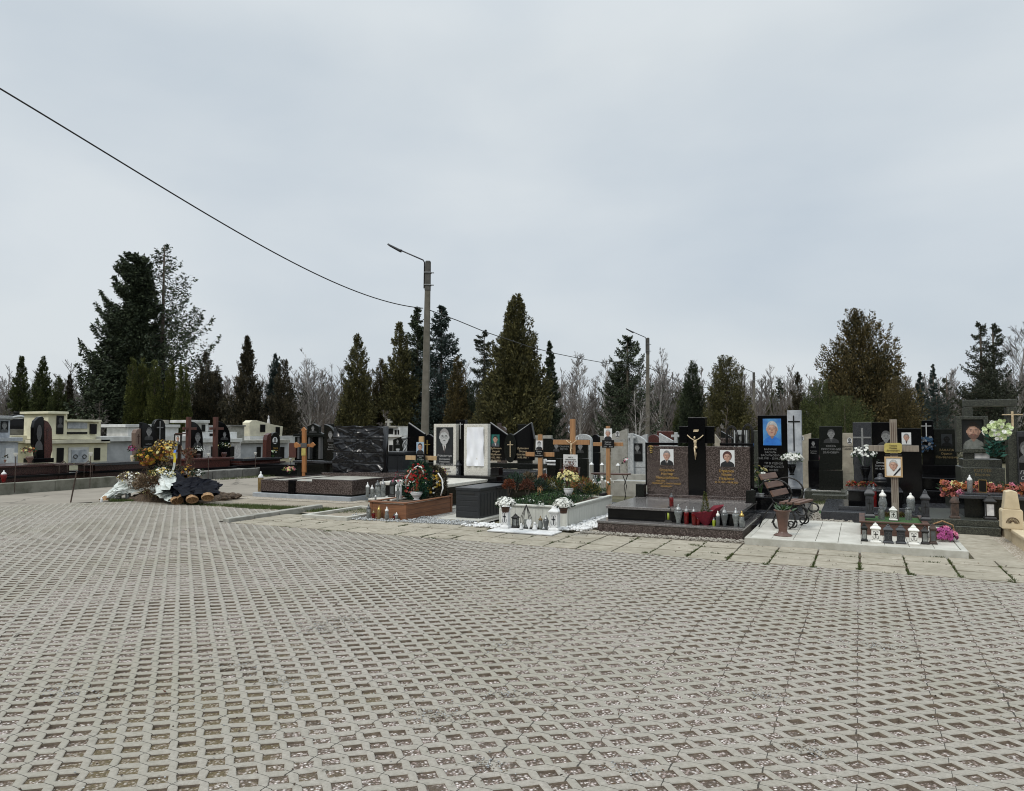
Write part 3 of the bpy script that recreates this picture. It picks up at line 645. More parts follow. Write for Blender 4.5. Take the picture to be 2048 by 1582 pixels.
sp=[(-.9,17.6,.9,.6,1.),(-3.,16.8,1.6,.9,1.),(-6.6,19.,2.4,1.5,1.4),(-15.,23.,2.2,2.,1.1),(-1.2,19.8,1.2,.8,.8),(-19.,20.,.3,3.,.6)]
blades('grass','rough grass and moss between the graves',sp,2600,.1,3,'moss_green',.01)
# ------------------------------------------------------------------ lamp poles and cable
def pole(px,dep,ytop,px_w,label,ya,tilt=.012,first=False):
    u,v=far(px,dep);h=zat(ytop,dep)
    o=bpy.data.objects.new('lamp_pole',None);COL.objects.link(o);o.location=(u,v,0);tag(o,label,'lamp pole','concrete lamp poles along the road')
    m=MB();w0=.27;w1=.17
    m.frus(0,0,-.04,h,w0,w0*.9,w1,w1*.9,'pole_concrete')
    p=m.build('shaft',o,bev=.03)
    # the lean of the shaft
    o.rotation_euler=(0,tilt,YAW)
    MB().frus(0,0,h-1.0,h+.04,w1+.03,w1+.02,w1+.012,w1,'pole_top').build('cap',o,bev=.04)
    for z in(h-.38,h-.8):
        c=MB();c.box(-w1/2-.03,w1/2+.03,-w1/2-.03,w1/2+.03,z,z+.03,'silver');c.box(w1/2+.03,w1/2+.12,-.02,.02,z,z+.03,'silver');c.build('clamp',o)
    a=MB();ex=-.97;ez=h+.36
    a.tube([(-w1/2-.03,-.02,h-.9),(-w1/2-.035,-.02,h-.02),(-w1/2-.08,-.03,h+.06),(ex,-.09,ez+.03)],.024,'grey_paint',6)
    a.build('arm',o,smooth=True)
    l_=MB();dx,dz=-.47,.24
    p0=Vector((ex+.08,-.09,ez-.02))
    l_.tube([p0,p0+Vector((dx*.15,0,dz*.1)),p0+Vector((dx*.5,0,dz*.45)),p0+Vector((dx*.85,0,dz*.8)),p0+Vector((dx,0,dz))],.055,'grey_paint',8,r2=.03)
    l_.build('lamp_head',o,smooth=True)
    return Vector((u,v,0)),h
P1,h1=pole(849,24.0,521,18,'nearest concrete lamp pole, standing left of centre behind the white double grave',615)
P2,h2=pole(1294.5,24.*341/187,676,14,'middle concrete lamp pole, right of the bare birches',733)
P3,h3=pole(1508,24.*341/117,745,9,'farthest concrete lamp pole, beside the blue portrait gravestone',778)
def wire(pts,r,label,name='overhead_cable'):
    m=MB();m.tube(pts,r,'cable_black',5);o=m.build(name,smooth=True);tag(o,label,'cable','overhead cables between the lamp poles');return o
def wirept(px,py):  # the cable hangs in the vertical plane through the two nearest poles
    d=ray(px,py);a=P1;b=P2-P1
    # solve (d.x t, d.y t) = a + s b
    det=d[0]*(-b.y)-(-b.x)*d[1]
    t=(a.x*(-b.y)-(-b.x)*a.y)/det
    return Vector((d[0]*t,d[1]*t,H+d[2]*t))
obs=[(0,175),(100,241),(200,299),(300,358),(400,418),(500,479),(600,534),(700,578),(780,603),(846,617)]
W=[wirept(*q) for q in obs]
dir0=(P1-P2).normalized();S0=[(q-W[-1]).xy.length for q in W];Z0=[q.z for q in W]
cf=np.polyfit(S0,Z0,3)
smax=max(S0)+1.6
pts=[]
for i in range(41):
    s_=smax*i/40;p=W[-1]+Vector((dir0.x,dir0.y,0))*s_;pts.append((p.x,p.y,float(np.polyval(cf,s_))))
def braid(pts,r,am):
    out=[]
    for i,p in enumerate(pts): out.append((p[0],p[1],p[2]+am*math.sin(i*2.3)))
    return out
wire(braid(pts,.017,.0),.0165,'black overhead cable sagging across the sky to the nearest lamp pole')
def wire2(obs,a,b,label,r):
    W=[]
    for px,py in obs:
        d=ray(px,py);bb=b-a;det=d[0]*(-bb.y)-(-bb.x)*d[1];t=(a.x*(-bb.y)-(-bb.x)*a.y)/det;W.append(Vector((d[0]*t,d[1]*t,H+d[2]*t)))
    wire(W,r,label)
wire2([(853,617),(861,621),(915,641),(968,663),(1001,674),(1057,693),(1111,707),(1165,718),(1221,728),(1292,735)],P1,P2,'overhead cable between the nearest and the middle lamp pole',.017)
wire2([(1298,736),(1330,750),(1362,764),(1410,775),(1460,781),(1506,780)],P2,P3,'overhead cable between the middle and the farthest lamp pole',.02)
# ------------------------------------------------------------------ trees
def leafmesh(name,P,D,Ln,Wd,m,rs):
    """P points, D directions, lengths, widths -> kite-shaped leaf sprays"""
    n=len(P);D=D/np.linalg.norm(D,axis=1,keepdims=True);Rn=rs.normal(size=(n,3));A=np.cross(D,Rn);A/=np.linalg.norm(A,axis=1,keepdims=True)+1e-9
    V=np.stack([P,P+D*(Ln*.5)[:,None]+A*(Wd*.5)[:,None],P+D*Ln[:,None],P+D*(Ln*.45)[:,None]-A*(Wd*.5)[:,None]],1)
    return npmesh(name,V.reshape(-1,3),np.arange(4*n).reshape(-1,4),m)
def crown_cone(name,m,n,h,r,seed,power=.8,base=.03,lump=.16,leaf=.035,flat=.0,inner=.55,tips=2,belly=.12):
    """conifer of upswept plumes (thuja, cypress): h height, r radius"""
    rs=np.random.RandomState(seed)
    def prof(t):
        p=np.clip(1-t,0,1)**power*np.clip(.6+t/belly*.4,0,1)
        if flat: p=np.clip(1-t,0,1)**.33*(1-flat)+p*flat
        return p
    K=int(np.clip(n/26,150,520))
    ct=np.clip(1-rs.rand(K)**.62,0,.97);ca=rs.rand(K)*2*np.pi
    out=(1+lump*1.5*rs.normal(0,.5,K)).clip(.72,1.3)
    # broad lobes shared by neighbouring plumes
    ph=rs.rand(6)*6.28
    out*=1+lump*.55*(np.sin(ca*2+ct*8+ph[0])+np.sin(ca*3-ct*15+ph[1])*.7+np.sin(ca+ct*23+ph[2])*.6)
    R0=r*prof(ct)*.35;R1=r*prof(ct)*out;up=(r*.5+.25*R1)*(1.5 if flat else 1.)*rs.uniform(.6,1.3,K)*(.4+.6*prof(ct))
    per=max(30,int(n*3.6/K))
    ci=np.repeat(np.arange(K),per);N=len(ci)
    s_=rs.rand(N)**.75
    wd=(r*.15*(.45+.75*prof(ct))[ci])*(1-s_*.82)+.01*r
    rad=R0[ci]+(R1-R0)[ci]*np.sin(s_*1.5)+rs.normal(0,1,N)*wd*.6
    ang=ca[ci]+rs.normal(0,1,N)*wd/(np.abs(rad)+.15*r)
    z=h*(base+ct[ci]*(1-base))+up[ci]*(s_**1.5-.35)+rs.normal(0,1,N)*wd*.8
    X=rad*np.cos(ang);Y=rad*np.sin(ang)
    # dense heart of the crown and a leader at the top
    M=int(n*1.1);t2=1-np.sqrt(rs.rand(M));a2=rs.rand(M)*6.283;q=np.sqrt(rs.rand(M))*.74*r*prof(t2)
    X=np.concatenate([X,q*np.cos(a2)]);Y=np.concatenate([Y,q*np.sin(a2)]);z=np.concatenate([z,h*(base+t2*(1-base))])
    Lm=int(260 if not flat else 60);tt=rs.rand(Lm);X=np.concatenate([X,rs.normal(0,.035*r+.12*r*(1-tt)*.6,Lm)]);Y=np.concatenate([Y,rs.normal(0,.03*r+.1*r*(1-tt)*.6,Lm)]);z=np.concatenate([z,h*(.88+.12*tt)])
    z=np.clip(z,h*base*.5,h);n_=len(X);P=np.stack([X,Y,z],1);az=np.arctan2(Y,X)
    D=np.stack([np.cos(az)*.6+rs.normal(0,.4,n_),np.sin(az)*.6+rs.normal(0,.4,n_),rs.normal(.75,.5,n_)],1)
    Ln=h*leaf*.66*rs.uniform(.5,1.2,n_)*(.65+.45*(1-np.clip(z/h,0,1)));Wd=Ln*rs.uniform(.28,.5,n_)
    return leafmesh(name,P,D,Ln,Wd,m,rs)
def crown_spruce(name,m,h,r,seed,nb=150,per=70,droop=.25,up=.35,gap=.0,power=.9,side=None,needle=.022,base=.05,thin_top=0):
    """conifer with separate boughs"""
    rs=np.random.RandomState(seed);P=[];D=[];Ln=[]
    B=MB()
    for i in range(nb):
        t=base+(1-base)*((i+rs.rand())/nb)
        if rs.rand()<gap: continue
        az=rs.rand()*2*np.pi;L_=r*(1-t)**power*rs.uniform(.7,1.12)+.02*r
        if side is not None: L_*=1+side[1]*math.cos(az-side[0])
        ca,sa=math.cos(az),math.sin(az);k=int(3.*per*(.3+.9*L_/r)) 
        if thin_top and t>thin_top: k=int(k*.4)
        s=rs.rand(k)**.8
        zz=h*t-droop*L_*np.sin(s*np.pi*.75)*1.1+up*L_*s**3
        wid=L_*.16*(1-s*.75)+.02*r
        lat=rs.normal(0,1,k)*wid
        P.append(np.stack([ca*L_*s-sa*lat,sa*L_*s+ca*lat,zz+rs.normal(0,.25,k)*wid-np.abs(rs.normal(0,.7,k))*wid],1))
        D.append(np.stack([ca*.7+rs.normal(0,.5,k),sa*.7+rs.normal(0,.5,k),rs.normal(-.15,.5,k)],1))
        Ln.append(h*.72*needle*rs.uniform(.6,1.3,k))
        st=[(ca*L_*q,sa*L_*q,h*t-droop*L_*math.sin(q*math.pi*.75)*1.1+up*L_*q**3) for q in(0,.35,.7,.97)]
        B.tube(st,.006*r+.008,'bark',3,r2=.003)
    P=np.vstack(P);D=np.vstack(D);Ln=np.hstack(Ln)
    return leafmesh(name,P,D,Ln,Ln*.42,m,rs),B
def put(me,name,parent,mt=None):
    o=bpy.data.objects.new(name,me);COL.objects.link(o);o.parent=parent;return o
def tree(name,label,px,dep,group,crown,trunk_h,trunk_r,rz=0,scale=(1,1,1),trunkmat='bark',boughs=None,cat='tree'):
    u,v=far(px,dep);o=bpy.data.objects.new(name,None);COL.objects.link(o);o.location=(u,v,-.04);o.rotation_euler=(0,0,rz)
    tag(o,label,cat,group)
    put(crown,'crown',o)
    m=MB();m.tube([(0,0,0),(0.01,0,trunk_h*.5),(0,0,trunk_h)],trunk_r,trunkmat,6,r2=trunk_r*.15)
    if boughs is not None:
        off=len(m.v);m.v+=boughs.v;k=m.mi('bark');m.f+=[[i+off for i in f] for f in boughs.f];m.m+=[k]*len(boughs.f)
    m.build('trunk',o,smooth=True)
    return o
def coned(name,label,px,ytop,wpx,dep,m,seed,group,**kw):
    h=zat(ytop,dep);r=(.9 if 'column' in name else 1.1)*wpx*dep/F/2
    n=kw.pop('n',7500)
    return tree(name,label,px,dep,group,crown_cone('crown',m,n,h,r,seed,**kw),h*.9,.06+.012*h)
def spruce(name,label,px,ytop,wpx,dep,m,seed,group,**kw):
    h=zat(ytop,dep);r=1.2*wpx*dep/F/2
    me,B=crown_spruce('crown',m,h,r,seed,**kw)
    return tree(name,label,px,dep,group,me,h*.99,.07+.013*h,boughs=B)
GT='thujas and other conifers behind the graves'
spruce('spruce_tree','tall sparse spruce with upswept bare boughs, tallest tree behind the left graves',320,484,205,50,'spruce_dark',11,GT,nb=120,per=80,droop=.1,up=.55,gap=.15,power=.62,thin_top=.72,side=(.25,.25),needle=.02)
spruce('spruce_tree','dense dark spruce leaning against the tallest tree behind the left graves',268,506,150,49,'spruce_dark',12,GT,nb=230,per=150,droop=.1,up=.5,power=.42,side=(3.3,.35),needle=.022)
spruce('spruce_tree','wide low skirt of dark spruce left of the columnar thujas',236,620,110,50,'spruce_dark',13,GT,nb=150,per=150,droop=.05,up=.6,power=.55,needle=.028)
for i,(px,yt,wp,lab) in enumerate(((262,711,34,'leftmost of the five columnar thujas'),(283,713,36,'second columnar thuja from the left'),(307,717,44,'middle one of the five columnar thujas, the broadest'),(338,718,34,'fourth columnar thuja from the left'),(364,726,40,'rightmost and lowest of the five columnar thujas'))):
    coned('columnar_thuja',lab,px,yt,wp,44+.3*(i%2),'column_green',20+i,'five columnar thujas in a row',flat=.2,lump=.1,leaf=.03,n=8500,inner=.75,base=.0)
for i,(px,yt,wp,dp,mt_,lab,kw) in enumerate((
 (38,710,52,52,'thuja_green','pointed green thuja at the far left edge',{}),
 (82,711,56,51,'thuja_green','pointed green thuja, second from the left edge',{}),
 (115,752,60,50,'thuja_green','low green thuja left of the yellow crypt',{}),
 (136,748,36,53,'cypress_dark','small dark conifer behind the yellow crypt',{}),
 (410,703,72,46,'cypress_dark','dark lumpy cypress right of the columnar thujas',dict(lump=.3,power=.75)),
 (432,730,60,47,'cypress_dark','lower dark cypress leaning at the right of its twin',dict(lump=.3)),
 (491,671,84,45,'cypress_dark','dark cypress with a bent thin tip',dict(lump=.36,power=1.0)),
 (566,718,66,45,'cypress_dark','blunt dark cypress right of the bent-tipped one',dict(lump=.3,power=.55)),
 (548,706,44,47,'spruce_blue','blue-green conifer half hidden by the blunt dark cypress',dict(lump=.3,power=.6)),
 (713,666,80,44,'thuja_olive','olive thuja right of the bare birch',dict(power=.7)),
 (760,716,70,46,'thuja_brown','lower brownish thuja between two pointed thujas',dict(power=.6)),
 (798,642,84,45,'thuja_olive','pointed olive thuja left of the nearest lamp pole',dict(power=.72,lump=.22)),
 (915,712,60,42,'thuja_brown','narrow brown thuja right of the nearest lamp pole',dict(power=.62)),
 (938,760,60,46,'spruce_dark','low dark conifer beside the narrow brown thuja',dict(power=.6)),
 (1033,586,130,41,'thuja_olive','broad olive thuja, tallest tree in the middle',dict(power=.72,n=16000,lump=.2)),
 (985,745,90,41,'thuja_olive','low skirt thuja at the left of the broad olive thuja',dict(power=.5)),
 (1386,720,58,48,'spruce_dark','dark pointed thuja right of the middle lamp pole',dict(power=.62)),
 (1370,775,52,50,'thuja_green','low green bush beside the dark pointed thuja',dict(power=.5)),
 (1455,710,100,46,'thuja_olive','rounded olive thuja left of the farthest lamp pole',dict(power=.58,n=11000,lump=.24)),
 (1547,778,40,70,'thuja_green','small far thuja beside the farthest lamp pole',{}),
 (1597,743,56,40,'cypress_dark','thin dark thuja left of the big round one',dict(lump=.3,n=4200)),
 (1640,760,90,38,'thuja_green','low dark skirt left of the big round thuja',dict(power=.5,n=9000)),
 (1724,616,172,40,'thuja_brown','big round-headed brown thuja behind the right graves',dict(power=.62,n=17000,lump=.26)),
 (1798,752,86,37,'thuja_brown','rust-brown thuja at the right of the big round one',dict(power=.5,n=10000)),
 (1690,792,120,36,'thuja_green','dark green thuja skirt in front of the big round one',dict(power=.45,n=9000)),
 )):
    coned('thuja_tree' if 'cypress' not in lab and 'conifer' not in lab else 'cypress_tree',lab,px,yt,wp,dp,mt_,40+i,GT,**kw)
for i,(px,yt,wp,dp,mt_,lab,kw) in enumerate((
 (834,612,128,47,'spruce_dark','dark spruce half hidden by the nearest lamp pole',dict(nb=150,per=90,power=.75)),
 (882,608,158,46,'spruce_blue','blue-green spruce right of the nearest lamp pole',dict(nb=140,per=80,droop=.05,up=.3,power=.8)),
 (968,660,84,50,'pine_green','open-crowned pine left of the broad olive thuja',dict(nb=70,per=80,gap=.3,power=.4,droop=.1,up=.2,base=.35)),
 (1100,681,74,44,'spruce_dark','narrow dark spruce right of the broad olive thuja',dict(nb=160,per=90,droop=.45,up=.2)),
 (1256,666,128,48,'spruce_dark','ragged dark spruce left of the middle lamp pole',dict(nb=110,per=110,gap=.15,power=.55,up=.4)),
 (1240,720,100,49,'spruce_dark','dark spruce filling the foot of the ragged one',dict(nb=120,per=120,power=.5)),
 (1843,742,56,52,'spruce_blue','bluish spruce right of the rust-brown thuja',dict(nb=110,per=90)),
 (1869,727,40,55,'spruce_blue','narrow bluish spruce between two pines',dict(nb=110,per=80)),
 (1896,748,48,50,'pine_green','small pine left of the twin pines',dict(nb=60,per=80,gap=.2,power=.5)),
 (1967,642,118,38,'pine_green','left one of the twin pines at the right',dict(nb=84,per=72,gap=.2,power=.62,up=.4,base=.12)),
 (1992,645,112,38.5,'pine_green','right one of the twin pines at the right',dict(nb=84,per=72,gap=.2,power=.62,up=.4,base=.12)),
 (1975,735,130,37,'pine_green','dense low pine under the twin pines',dict(nb=110,per=190,power=.4)),
 (1875,790,90,42,'spruce_blue','low bluish conifers right of the rust-brown thuja',dict(nb=90,per=120,power=.4)),
 )):
    spruce('spruce_tree' if 'pine' not in lab.split(',')[0] or 'between' in lab else 'pine_tree',lab,px,yt,wp,dp,mt_,80+i,GT,**kw)
# bare deciduous trees
def bare(m,rd,p,d,L_,r,lev,tw,maxlev,spread=.5,upb=.25,mat_='birch_bark',tm='twig',mn=.006):
    pts=[p];q=p;dd=d
    for i in range(3):
        dd=(dd+Vector((rd.gauss(0,.1),rd.gauss(0,.1),rd.gauss(0,.06)+upb*.12))).normalized();q=q+dd*L_/3;pts.append(q)
    m.tube(pts,max(r,mn),mat_ if lev<2 else tm,3 if lev>0 else 5,r2=max(r*.6,mn*.8))
    if lev>=maxlev: return
    for i in range(tw[lev]):
        f=rd.uniform(.25 if lev else .22,1.);k=min(2,int(f*3));b=pts[k].lerp(pts[k+1],f*3-k)
        a=rd.uniform(0,6.28);o=Vector((math.cos(a),math.sin(a),0))
        nd=(dd*.9+o*spread*rd.uniform(.7,1.4)+Vector((0,0,upb))).normalized()
        bare(m,rd,b,nd,L_*rd.uniform(.38,.62)*(1.15-.45*f),r*.45,lev+1,tw,maxlev,spread,upb if lev<1 else upb*.4,mat_,tm,mn)
def birch(label,px,ytop,dep,seed,spread=.45,multi=1,name='birch_tree',pale=True,tw=(22,7,6)):
    u,v=far(px,dep);h=zat(ytop,dep);rd=random.Random(seed)
    o=bpy.data.objects.new(name,None);COL.objects.link(o);o.location=(u,v,-.04);tag(o,label,'tree','bare birches and shrubs behind the graves')
    tr=MB();m=MB()
    for s in range(multi):
        lean=Vector((rd.gauss(0,.12)*(multi>1),rd.gauss(0,.1)*(multi>1),1)).normalized()
        k=h*(1 if s==0 else rd.uniform(.6,.9));pts=[Vector((0,0,0))];q=Vector((0,0,0));dd=lean
        for i in range(6): dd=(dd+Vector((rd.gauss(0,.03),rd.gauss(0,.03),.03))).normalized();q=q+dd*k/6.3;pts.append(q)
        tr.tube(pts,.012*h,'birch_bark' if pale else 'bark',6,r2=.002*h)
        for i in range(tw[0]*2):
            f=rd.uniform(.16,.97);j=min(5,int(f*6));b=pts[j].lerp(pts[j+1],f*6-j);a=rd.uniform(0,6.28)
            nd=(Vector((math.cos(a),math.sin(a),0))*spread+Vector((0,0,.7))).normalized()
            bare(m,rd,b,nd,k*.26*(1.25-f),.0035*h*(1.1-f),1,(0,tw[1],tw[2]),3,spread*1.1,.15,'birch_bark' if pale else 'twig','twig' if rd.random()<.6 else 'twig_pale',.0065*dep/45)
    m.build('branches',o);tr.build('trunk',o,smooth=True)
    return o
birch('bare white birch right of the blunt dark cypress',622,697,52,1,tw=(20,7,6))
birch('bare birch with a drooping brown top, left one of two',1160,703,55,2,tw=(20,7,6))
birch('bare birch with several stems, right one of two',1204,712,55,3,multi=2,tw=(15,7,5))
birch('slender bare birch right of the middle lamp pole',1320,697,60,4,spread=.35,tw=(16,6,5))
birch('bare white birch at the right edge behind the twin pines',2036,622,42,5,tw=(22,8,6))
birch('low spreading bare tree with a white stem before the middle lamp pole',1272,772,34,6,multi=3,spread=.7,name='bare_tree',tw=(8,5,4))
birch('bare brown shrub behind the white crypt with a cross',770,815,36,7,multi=5,spread=.8,name='bare_shrub',pale=False,tw=(7,6,5))
birch('bare shrub of thin upright stems behind the double tomb',1440,800,30,8,multi=5,spread=.5,name='bare_shrub',pale=False,tw=(5,5,4))
birch('bare brown shrub behind the yellow crypt',196,795,44,9,multi=5,spread=.7,name='bare_shrub',pale=False,tw=(9,6,5))
birch('bare tree with a pale stem behind the yellow crypt',163,765,60,10,multi=2,spread=.5,name='bare_tree',tw=(10,6,5))
birch('reddish bare shrub right of the bare white birch',640,820,40,14,multi=6,spread=.8,name='bare_shrub',pale=False,tw=(8,6,5))
birch('reddish bare shrub at the far left edge',12,790,48,15,multi=6,spread=.7,name='bare_shrub',pale=False,tw=(8,6,5))
# far woodland: uncountable bare trees that read as one band
rd=random.Random(77);m=MB()
for i in range(520):
    px=rd.uniform(-260,2300);dep=rd.uniform(72,125);u,v=far(px,dep)
    yt=rd.gauss(758,14)
    if 520<px<700: yt-=8
    h=max(3,zat(yt,dep));base=Vector((u,v,0))
    top=base+Vector((rd.gauss(0,.4),rd.gauss(0,.4),h));c1=rd.choice(('twig','twig','twig_pale','birch_bark'))
    m.tube([base,base.lerp(top,.5)+Vector((rd.gauss(0,.2),rd.gauss(0,.2),0)),top],.13,c1,4,r2=.03)
    for j in range(26):
        f=rd.uniform(.15,.96);b=base.lerp(top,f);a=rd.uniform(0,6.28);L_=h*rd.uniform(.14,.3)*(1.3-f)
        e=b+Vector((math.cos(a)*L_*.6,math.sin(a)*L_*.6,L_*.85));m.tube([b,e],.035,'twig',3,r2=.015)
        for q in range(9):
            g=b.lerp(e,rd.uniform(.3,1));a2=rd.uniform(0,6.28);l2=L_*rd.uniform(.25,.5)
            m.tube([g,g+Vector((math.cos(a2)*l2*.6,math.sin(a2)*l2*.6,l2*.8))],.022,'twig' if q%2 else 'twig_pale',3,r2=.012)
for i in range(760):   # undergrowth
    px=rd.uniform(-260,2300);dep=rd.uniform(56,100);u,v=far(px,dep);h=rd.uniform(2.5,6.)
    for j in range(26):
        a=rd.uniform(0,6.28);q=rd.uniform(.3,1)*h*.4
        m.tube([(u+rd.gauss(0,.8),v+rd.gauss(0,.8),0),(u+q*math.cos(a)+rd.gauss(0,.6),v+q*math.sin(a),h*rd.uniform(.6,1.))],.03,'twig' if j%3 else 'bark',3,r2=.012)
o=m.build('woodland')
rs=np.random.RandomState(9);PP=[];DD=[];LL=[]
for i in range(115):
    px=rs.uniform(-200,2250);dep=rs.uniform(66,95);u,v=far(px,dep);hh=max(2.5,zat(rs.normal(786,15),dep));rr=hh*rs.uniform(.16,.26);k=900
    t_=1-np.sqrt(rs.rand(k));a_=rs.rand(k)*6.283;q_=rr*(1-t_)**.75*np.sqrt(rs.rand(k))*(1+.25*np.sin(a_*3+t_*20))
    PP.append(np.stack([u+q_*np.cos(a_),v+q_*np.sin(a_),hh*t_],1));DD.append(rs.normal(0,.6,(k,3))+np.array([0,0,.5]));LL.append(rs.uniform(.25,.6,k))
me=leafmesh('conifer_wood',np.vstack(PP),np.vstack(DD),np.hstack(LL),np.hstack(LL)*.5,'pine_green',rs)
oo=bpy.data.objects.new('conifer_wood',me);COL.objects.link(oo);tag(oo,'dark far conifers mixed into the bare woodland',None,kind='stuff')
tag(o,'bare grey-brown woodland along the horizon',None,kind='stuff')
# ------------------------------------------------------------------ small repeated things
def cap_lathe(m,x,y,z,r,h,mt,n=10):
    m.lathe([(r,0),(r*1.05,h*.12),(r*.95,h*.3),(r*.5,h*.55),(r*.32,h*.62),(r*.36,h*.78),(r*.15,h)],x,y,z,mt,n);return m
def put_thing(name,label,cat,u,v,z,rz=0,group=None):
    o=bpy.data.objects.new(name,None);COL.objects.link(o);o.location=(u,v,z);o.rotation_euler=(0,0,rz);tag(o,label,cat,group)
    if label in LABELS: print('DUPLICATE LABEL',label)
    LABELS.add(label);return o
def candle(px,py,hpx,z,label,body='clear_glass',capm='lantern_white',shape=0,wr=.3,group='grave candles',name='grave_candle',wax=None,dv=0.):
    """glass grave candle standing at photo point px,py on a surface of height z"""
    u,v=G(px,py,z);k_=(v+dv)/v;u*=k_;v*=k_;h=hpx*mpp(u,v);r=h*wr/2*.88
    o=put_thing(name,label,'grave candle',u,v,z,0,group)
    b=MB()
    prof=[[(.8,0),(.85,.03),(.9,.3),(1,.6),(.85,.68)],[(.6,0),(.7,.03),(.55,.1),(1.15,.55),(1.05,.68)],[(.6,0),(.95,.12),(1.1,.35),(.8,.58),(.6,.68)],[(.85,0),(.9,.02),(.9,.66),(.8,.7)]][shape]
    b.lathe([(r*a,h*c) for a,c in prof],0,0,0,body,12);b.build('jar',o,smooth=True)
    c=MB();cap_lathe(c,0,0,h*.67,r*.85,h*.33,capm);c.build('lid',o,smooth=True)
    if wax: MB().lathe([(r*.6,0),(r*.6,h*.3)],0,-r*.5,.01,wax,10).build('candle',o)
    return o
def lantern(px,py,hpx,wpx,z,label,m='lantern_white',glass='clear_glass',motif=True,rz=0.,group='house-shaped grave lanterns',dome=False,closed=False,motifm=None,taper=1.,d=None):
    u,v=G(px,py,z);s=mpp(u,v);h=hpx*s;w_=wpx*s*.8;d=d or w_
    o=put_thing('grave_lantern',label,'grave lantern',u,v,z,rz,group)
    v0=d/2;hb=h*.12;ht=h*.66
    MB().frus(0,v0,0,hb*.5,w_,d,w_,d,m).frus(0,v0,hb*.5,hb,w_,d,w_*.78,d*.78,m).build('base',o,bev=.003)
    f=MB();wi=w_*.76*taper;di=d*.76*taper;p=w_*.09
    for sx in(-1,1):
        for sy in(-1,1): f.frus(sx*(w_*.38-p/2),v0+sy*(d*.38-p/2),hb,ht,p,p,p,p,m)
    f.box(-w_*.38,w_*.38,v0-d*.38,v0-d*.38+p*.5,ht-p,ht,m);f.box(-w_*.38,w_*.38,v0-d*.38,v0-d*.38+p*.5,hb,hb+p,m)
    f.build('frame',o,bev=.0015)
    if glass: MB().box(-w_*.34,w_*.34,v0-d*.34,v0+d*.34,hb,ht,m if closed else glass).build('pane',o)
    if motif:
        c=MB();mm=motifm or 'wrought_iron';cz=(hb+ht)/2;yy=v0-d*.38-.004
        hh=(ht-hb)
        if not closed: c.box(-w_*.3,w_*.3,yy+.001,yy+.004,hb+p,ht-p,m)
        c.box(-w_*.035,w_*.035,yy-.003,yy,cz-hh*.3,cz+hh*.32,mm);c.box(-w_*.2,w_*.2,yy-.003,yy,cz+hh*.05,cz+hh*.12,mm)
        for sx in(-1,1):
            c.tube([(sx*w_*.26,yy-.001,cz-hh*.08),(sx*w_*.24,yy-.001,cz-hh*.28),(sx*w_*.1,yy-.001,cz-hh*.34)],w_*.022,mm,4)
            c.tube([(sx*w_*.08,yy-.001,cz+hh*.34),(sx*w_*.22,yy-.001,cz+hh*.33),(sx*w_*.2,yy-.001,cz+hh*.24)],w_*.02,mm,4)
        c.build('cross',o)
    r=MB()
    if dome: r.lathe([(w_*.5,0),(w_*.5,h*.03),(w_*.46,h*.1),(w_*.34,h*.2),(w_*.15,h*.26),(w_*.06,h*.3)],0,v0,ht,m,14,d/w_)
    else:
        r.frus(0,v0,ht,ht+h*.05,w_*.84,d*.84,w_,d,m).frus(0,v0,ht+h*.05,ht+h*.08,w_,d,w_*.96,d*.96,m).frus(0,v0,ht+h*.08,ht+h*.2,w_*.96,d*.96,w_*.42,d*.42,m).frus(0,v0,ht+h*.2,ht+h*.27,w_*.5,d*.5,w_*.36,d*.36,m)
        r.lathe([(w_*.1,0),(w_*.13,h*.03),(w_*.05,h*.07)],0,v0,ht+h*.27,m,8)
    r.build('roof',o,bev=0 if dome else .003,smooth=dome)
    return o
def flowers(m,cx,cy,cz,rx,ry,rz,n_,fr,mats,leaf,rd,lf=1.,up=.5,k=6,half=True):
    for i in range(n_):
        a=rd.uniform(0,6.28);ct=rd.uniform(-.1 if half else -1,1);st=math.sqrt(max(0,1-ct*ct));q=rd.uniform(.75,1.03)
        nn=Vector((st*math.cos(a),st*math.sin(a),ct+up*.3))
        m.flower((cx+rx*q*st*math.cos(a),cy+ry*q*st*math.sin(a),cz+rz*q*ct),fr*rd.uniform(.7,1.2),rd.choice(mats),rd,nn+Vector((rd.gauss(0,.25),rd.gauss(0,.25),rd.gauss(0,.25))),k)
    for i in range(int(n_*2.2*lf)):
        a=rd.uniform(0,6.28);ct=rd.uniform(-.6,.9);st=math.sqrt(1-ct*ct);q=rd.uniform(.35,.95)
        m.leaf((cx+rx*q*st*math.cos(a),cy+ry*q*st*math.sin(a),cz+rz*q*ct),(st*math.cos(a)+rd.gauss(0,.3),st*math.sin(a)+rd.gauss(0,.3),ct*.5+rd.uniform(0,.8)),fr*2.2,fr*.8,leaf,rd)
    return m
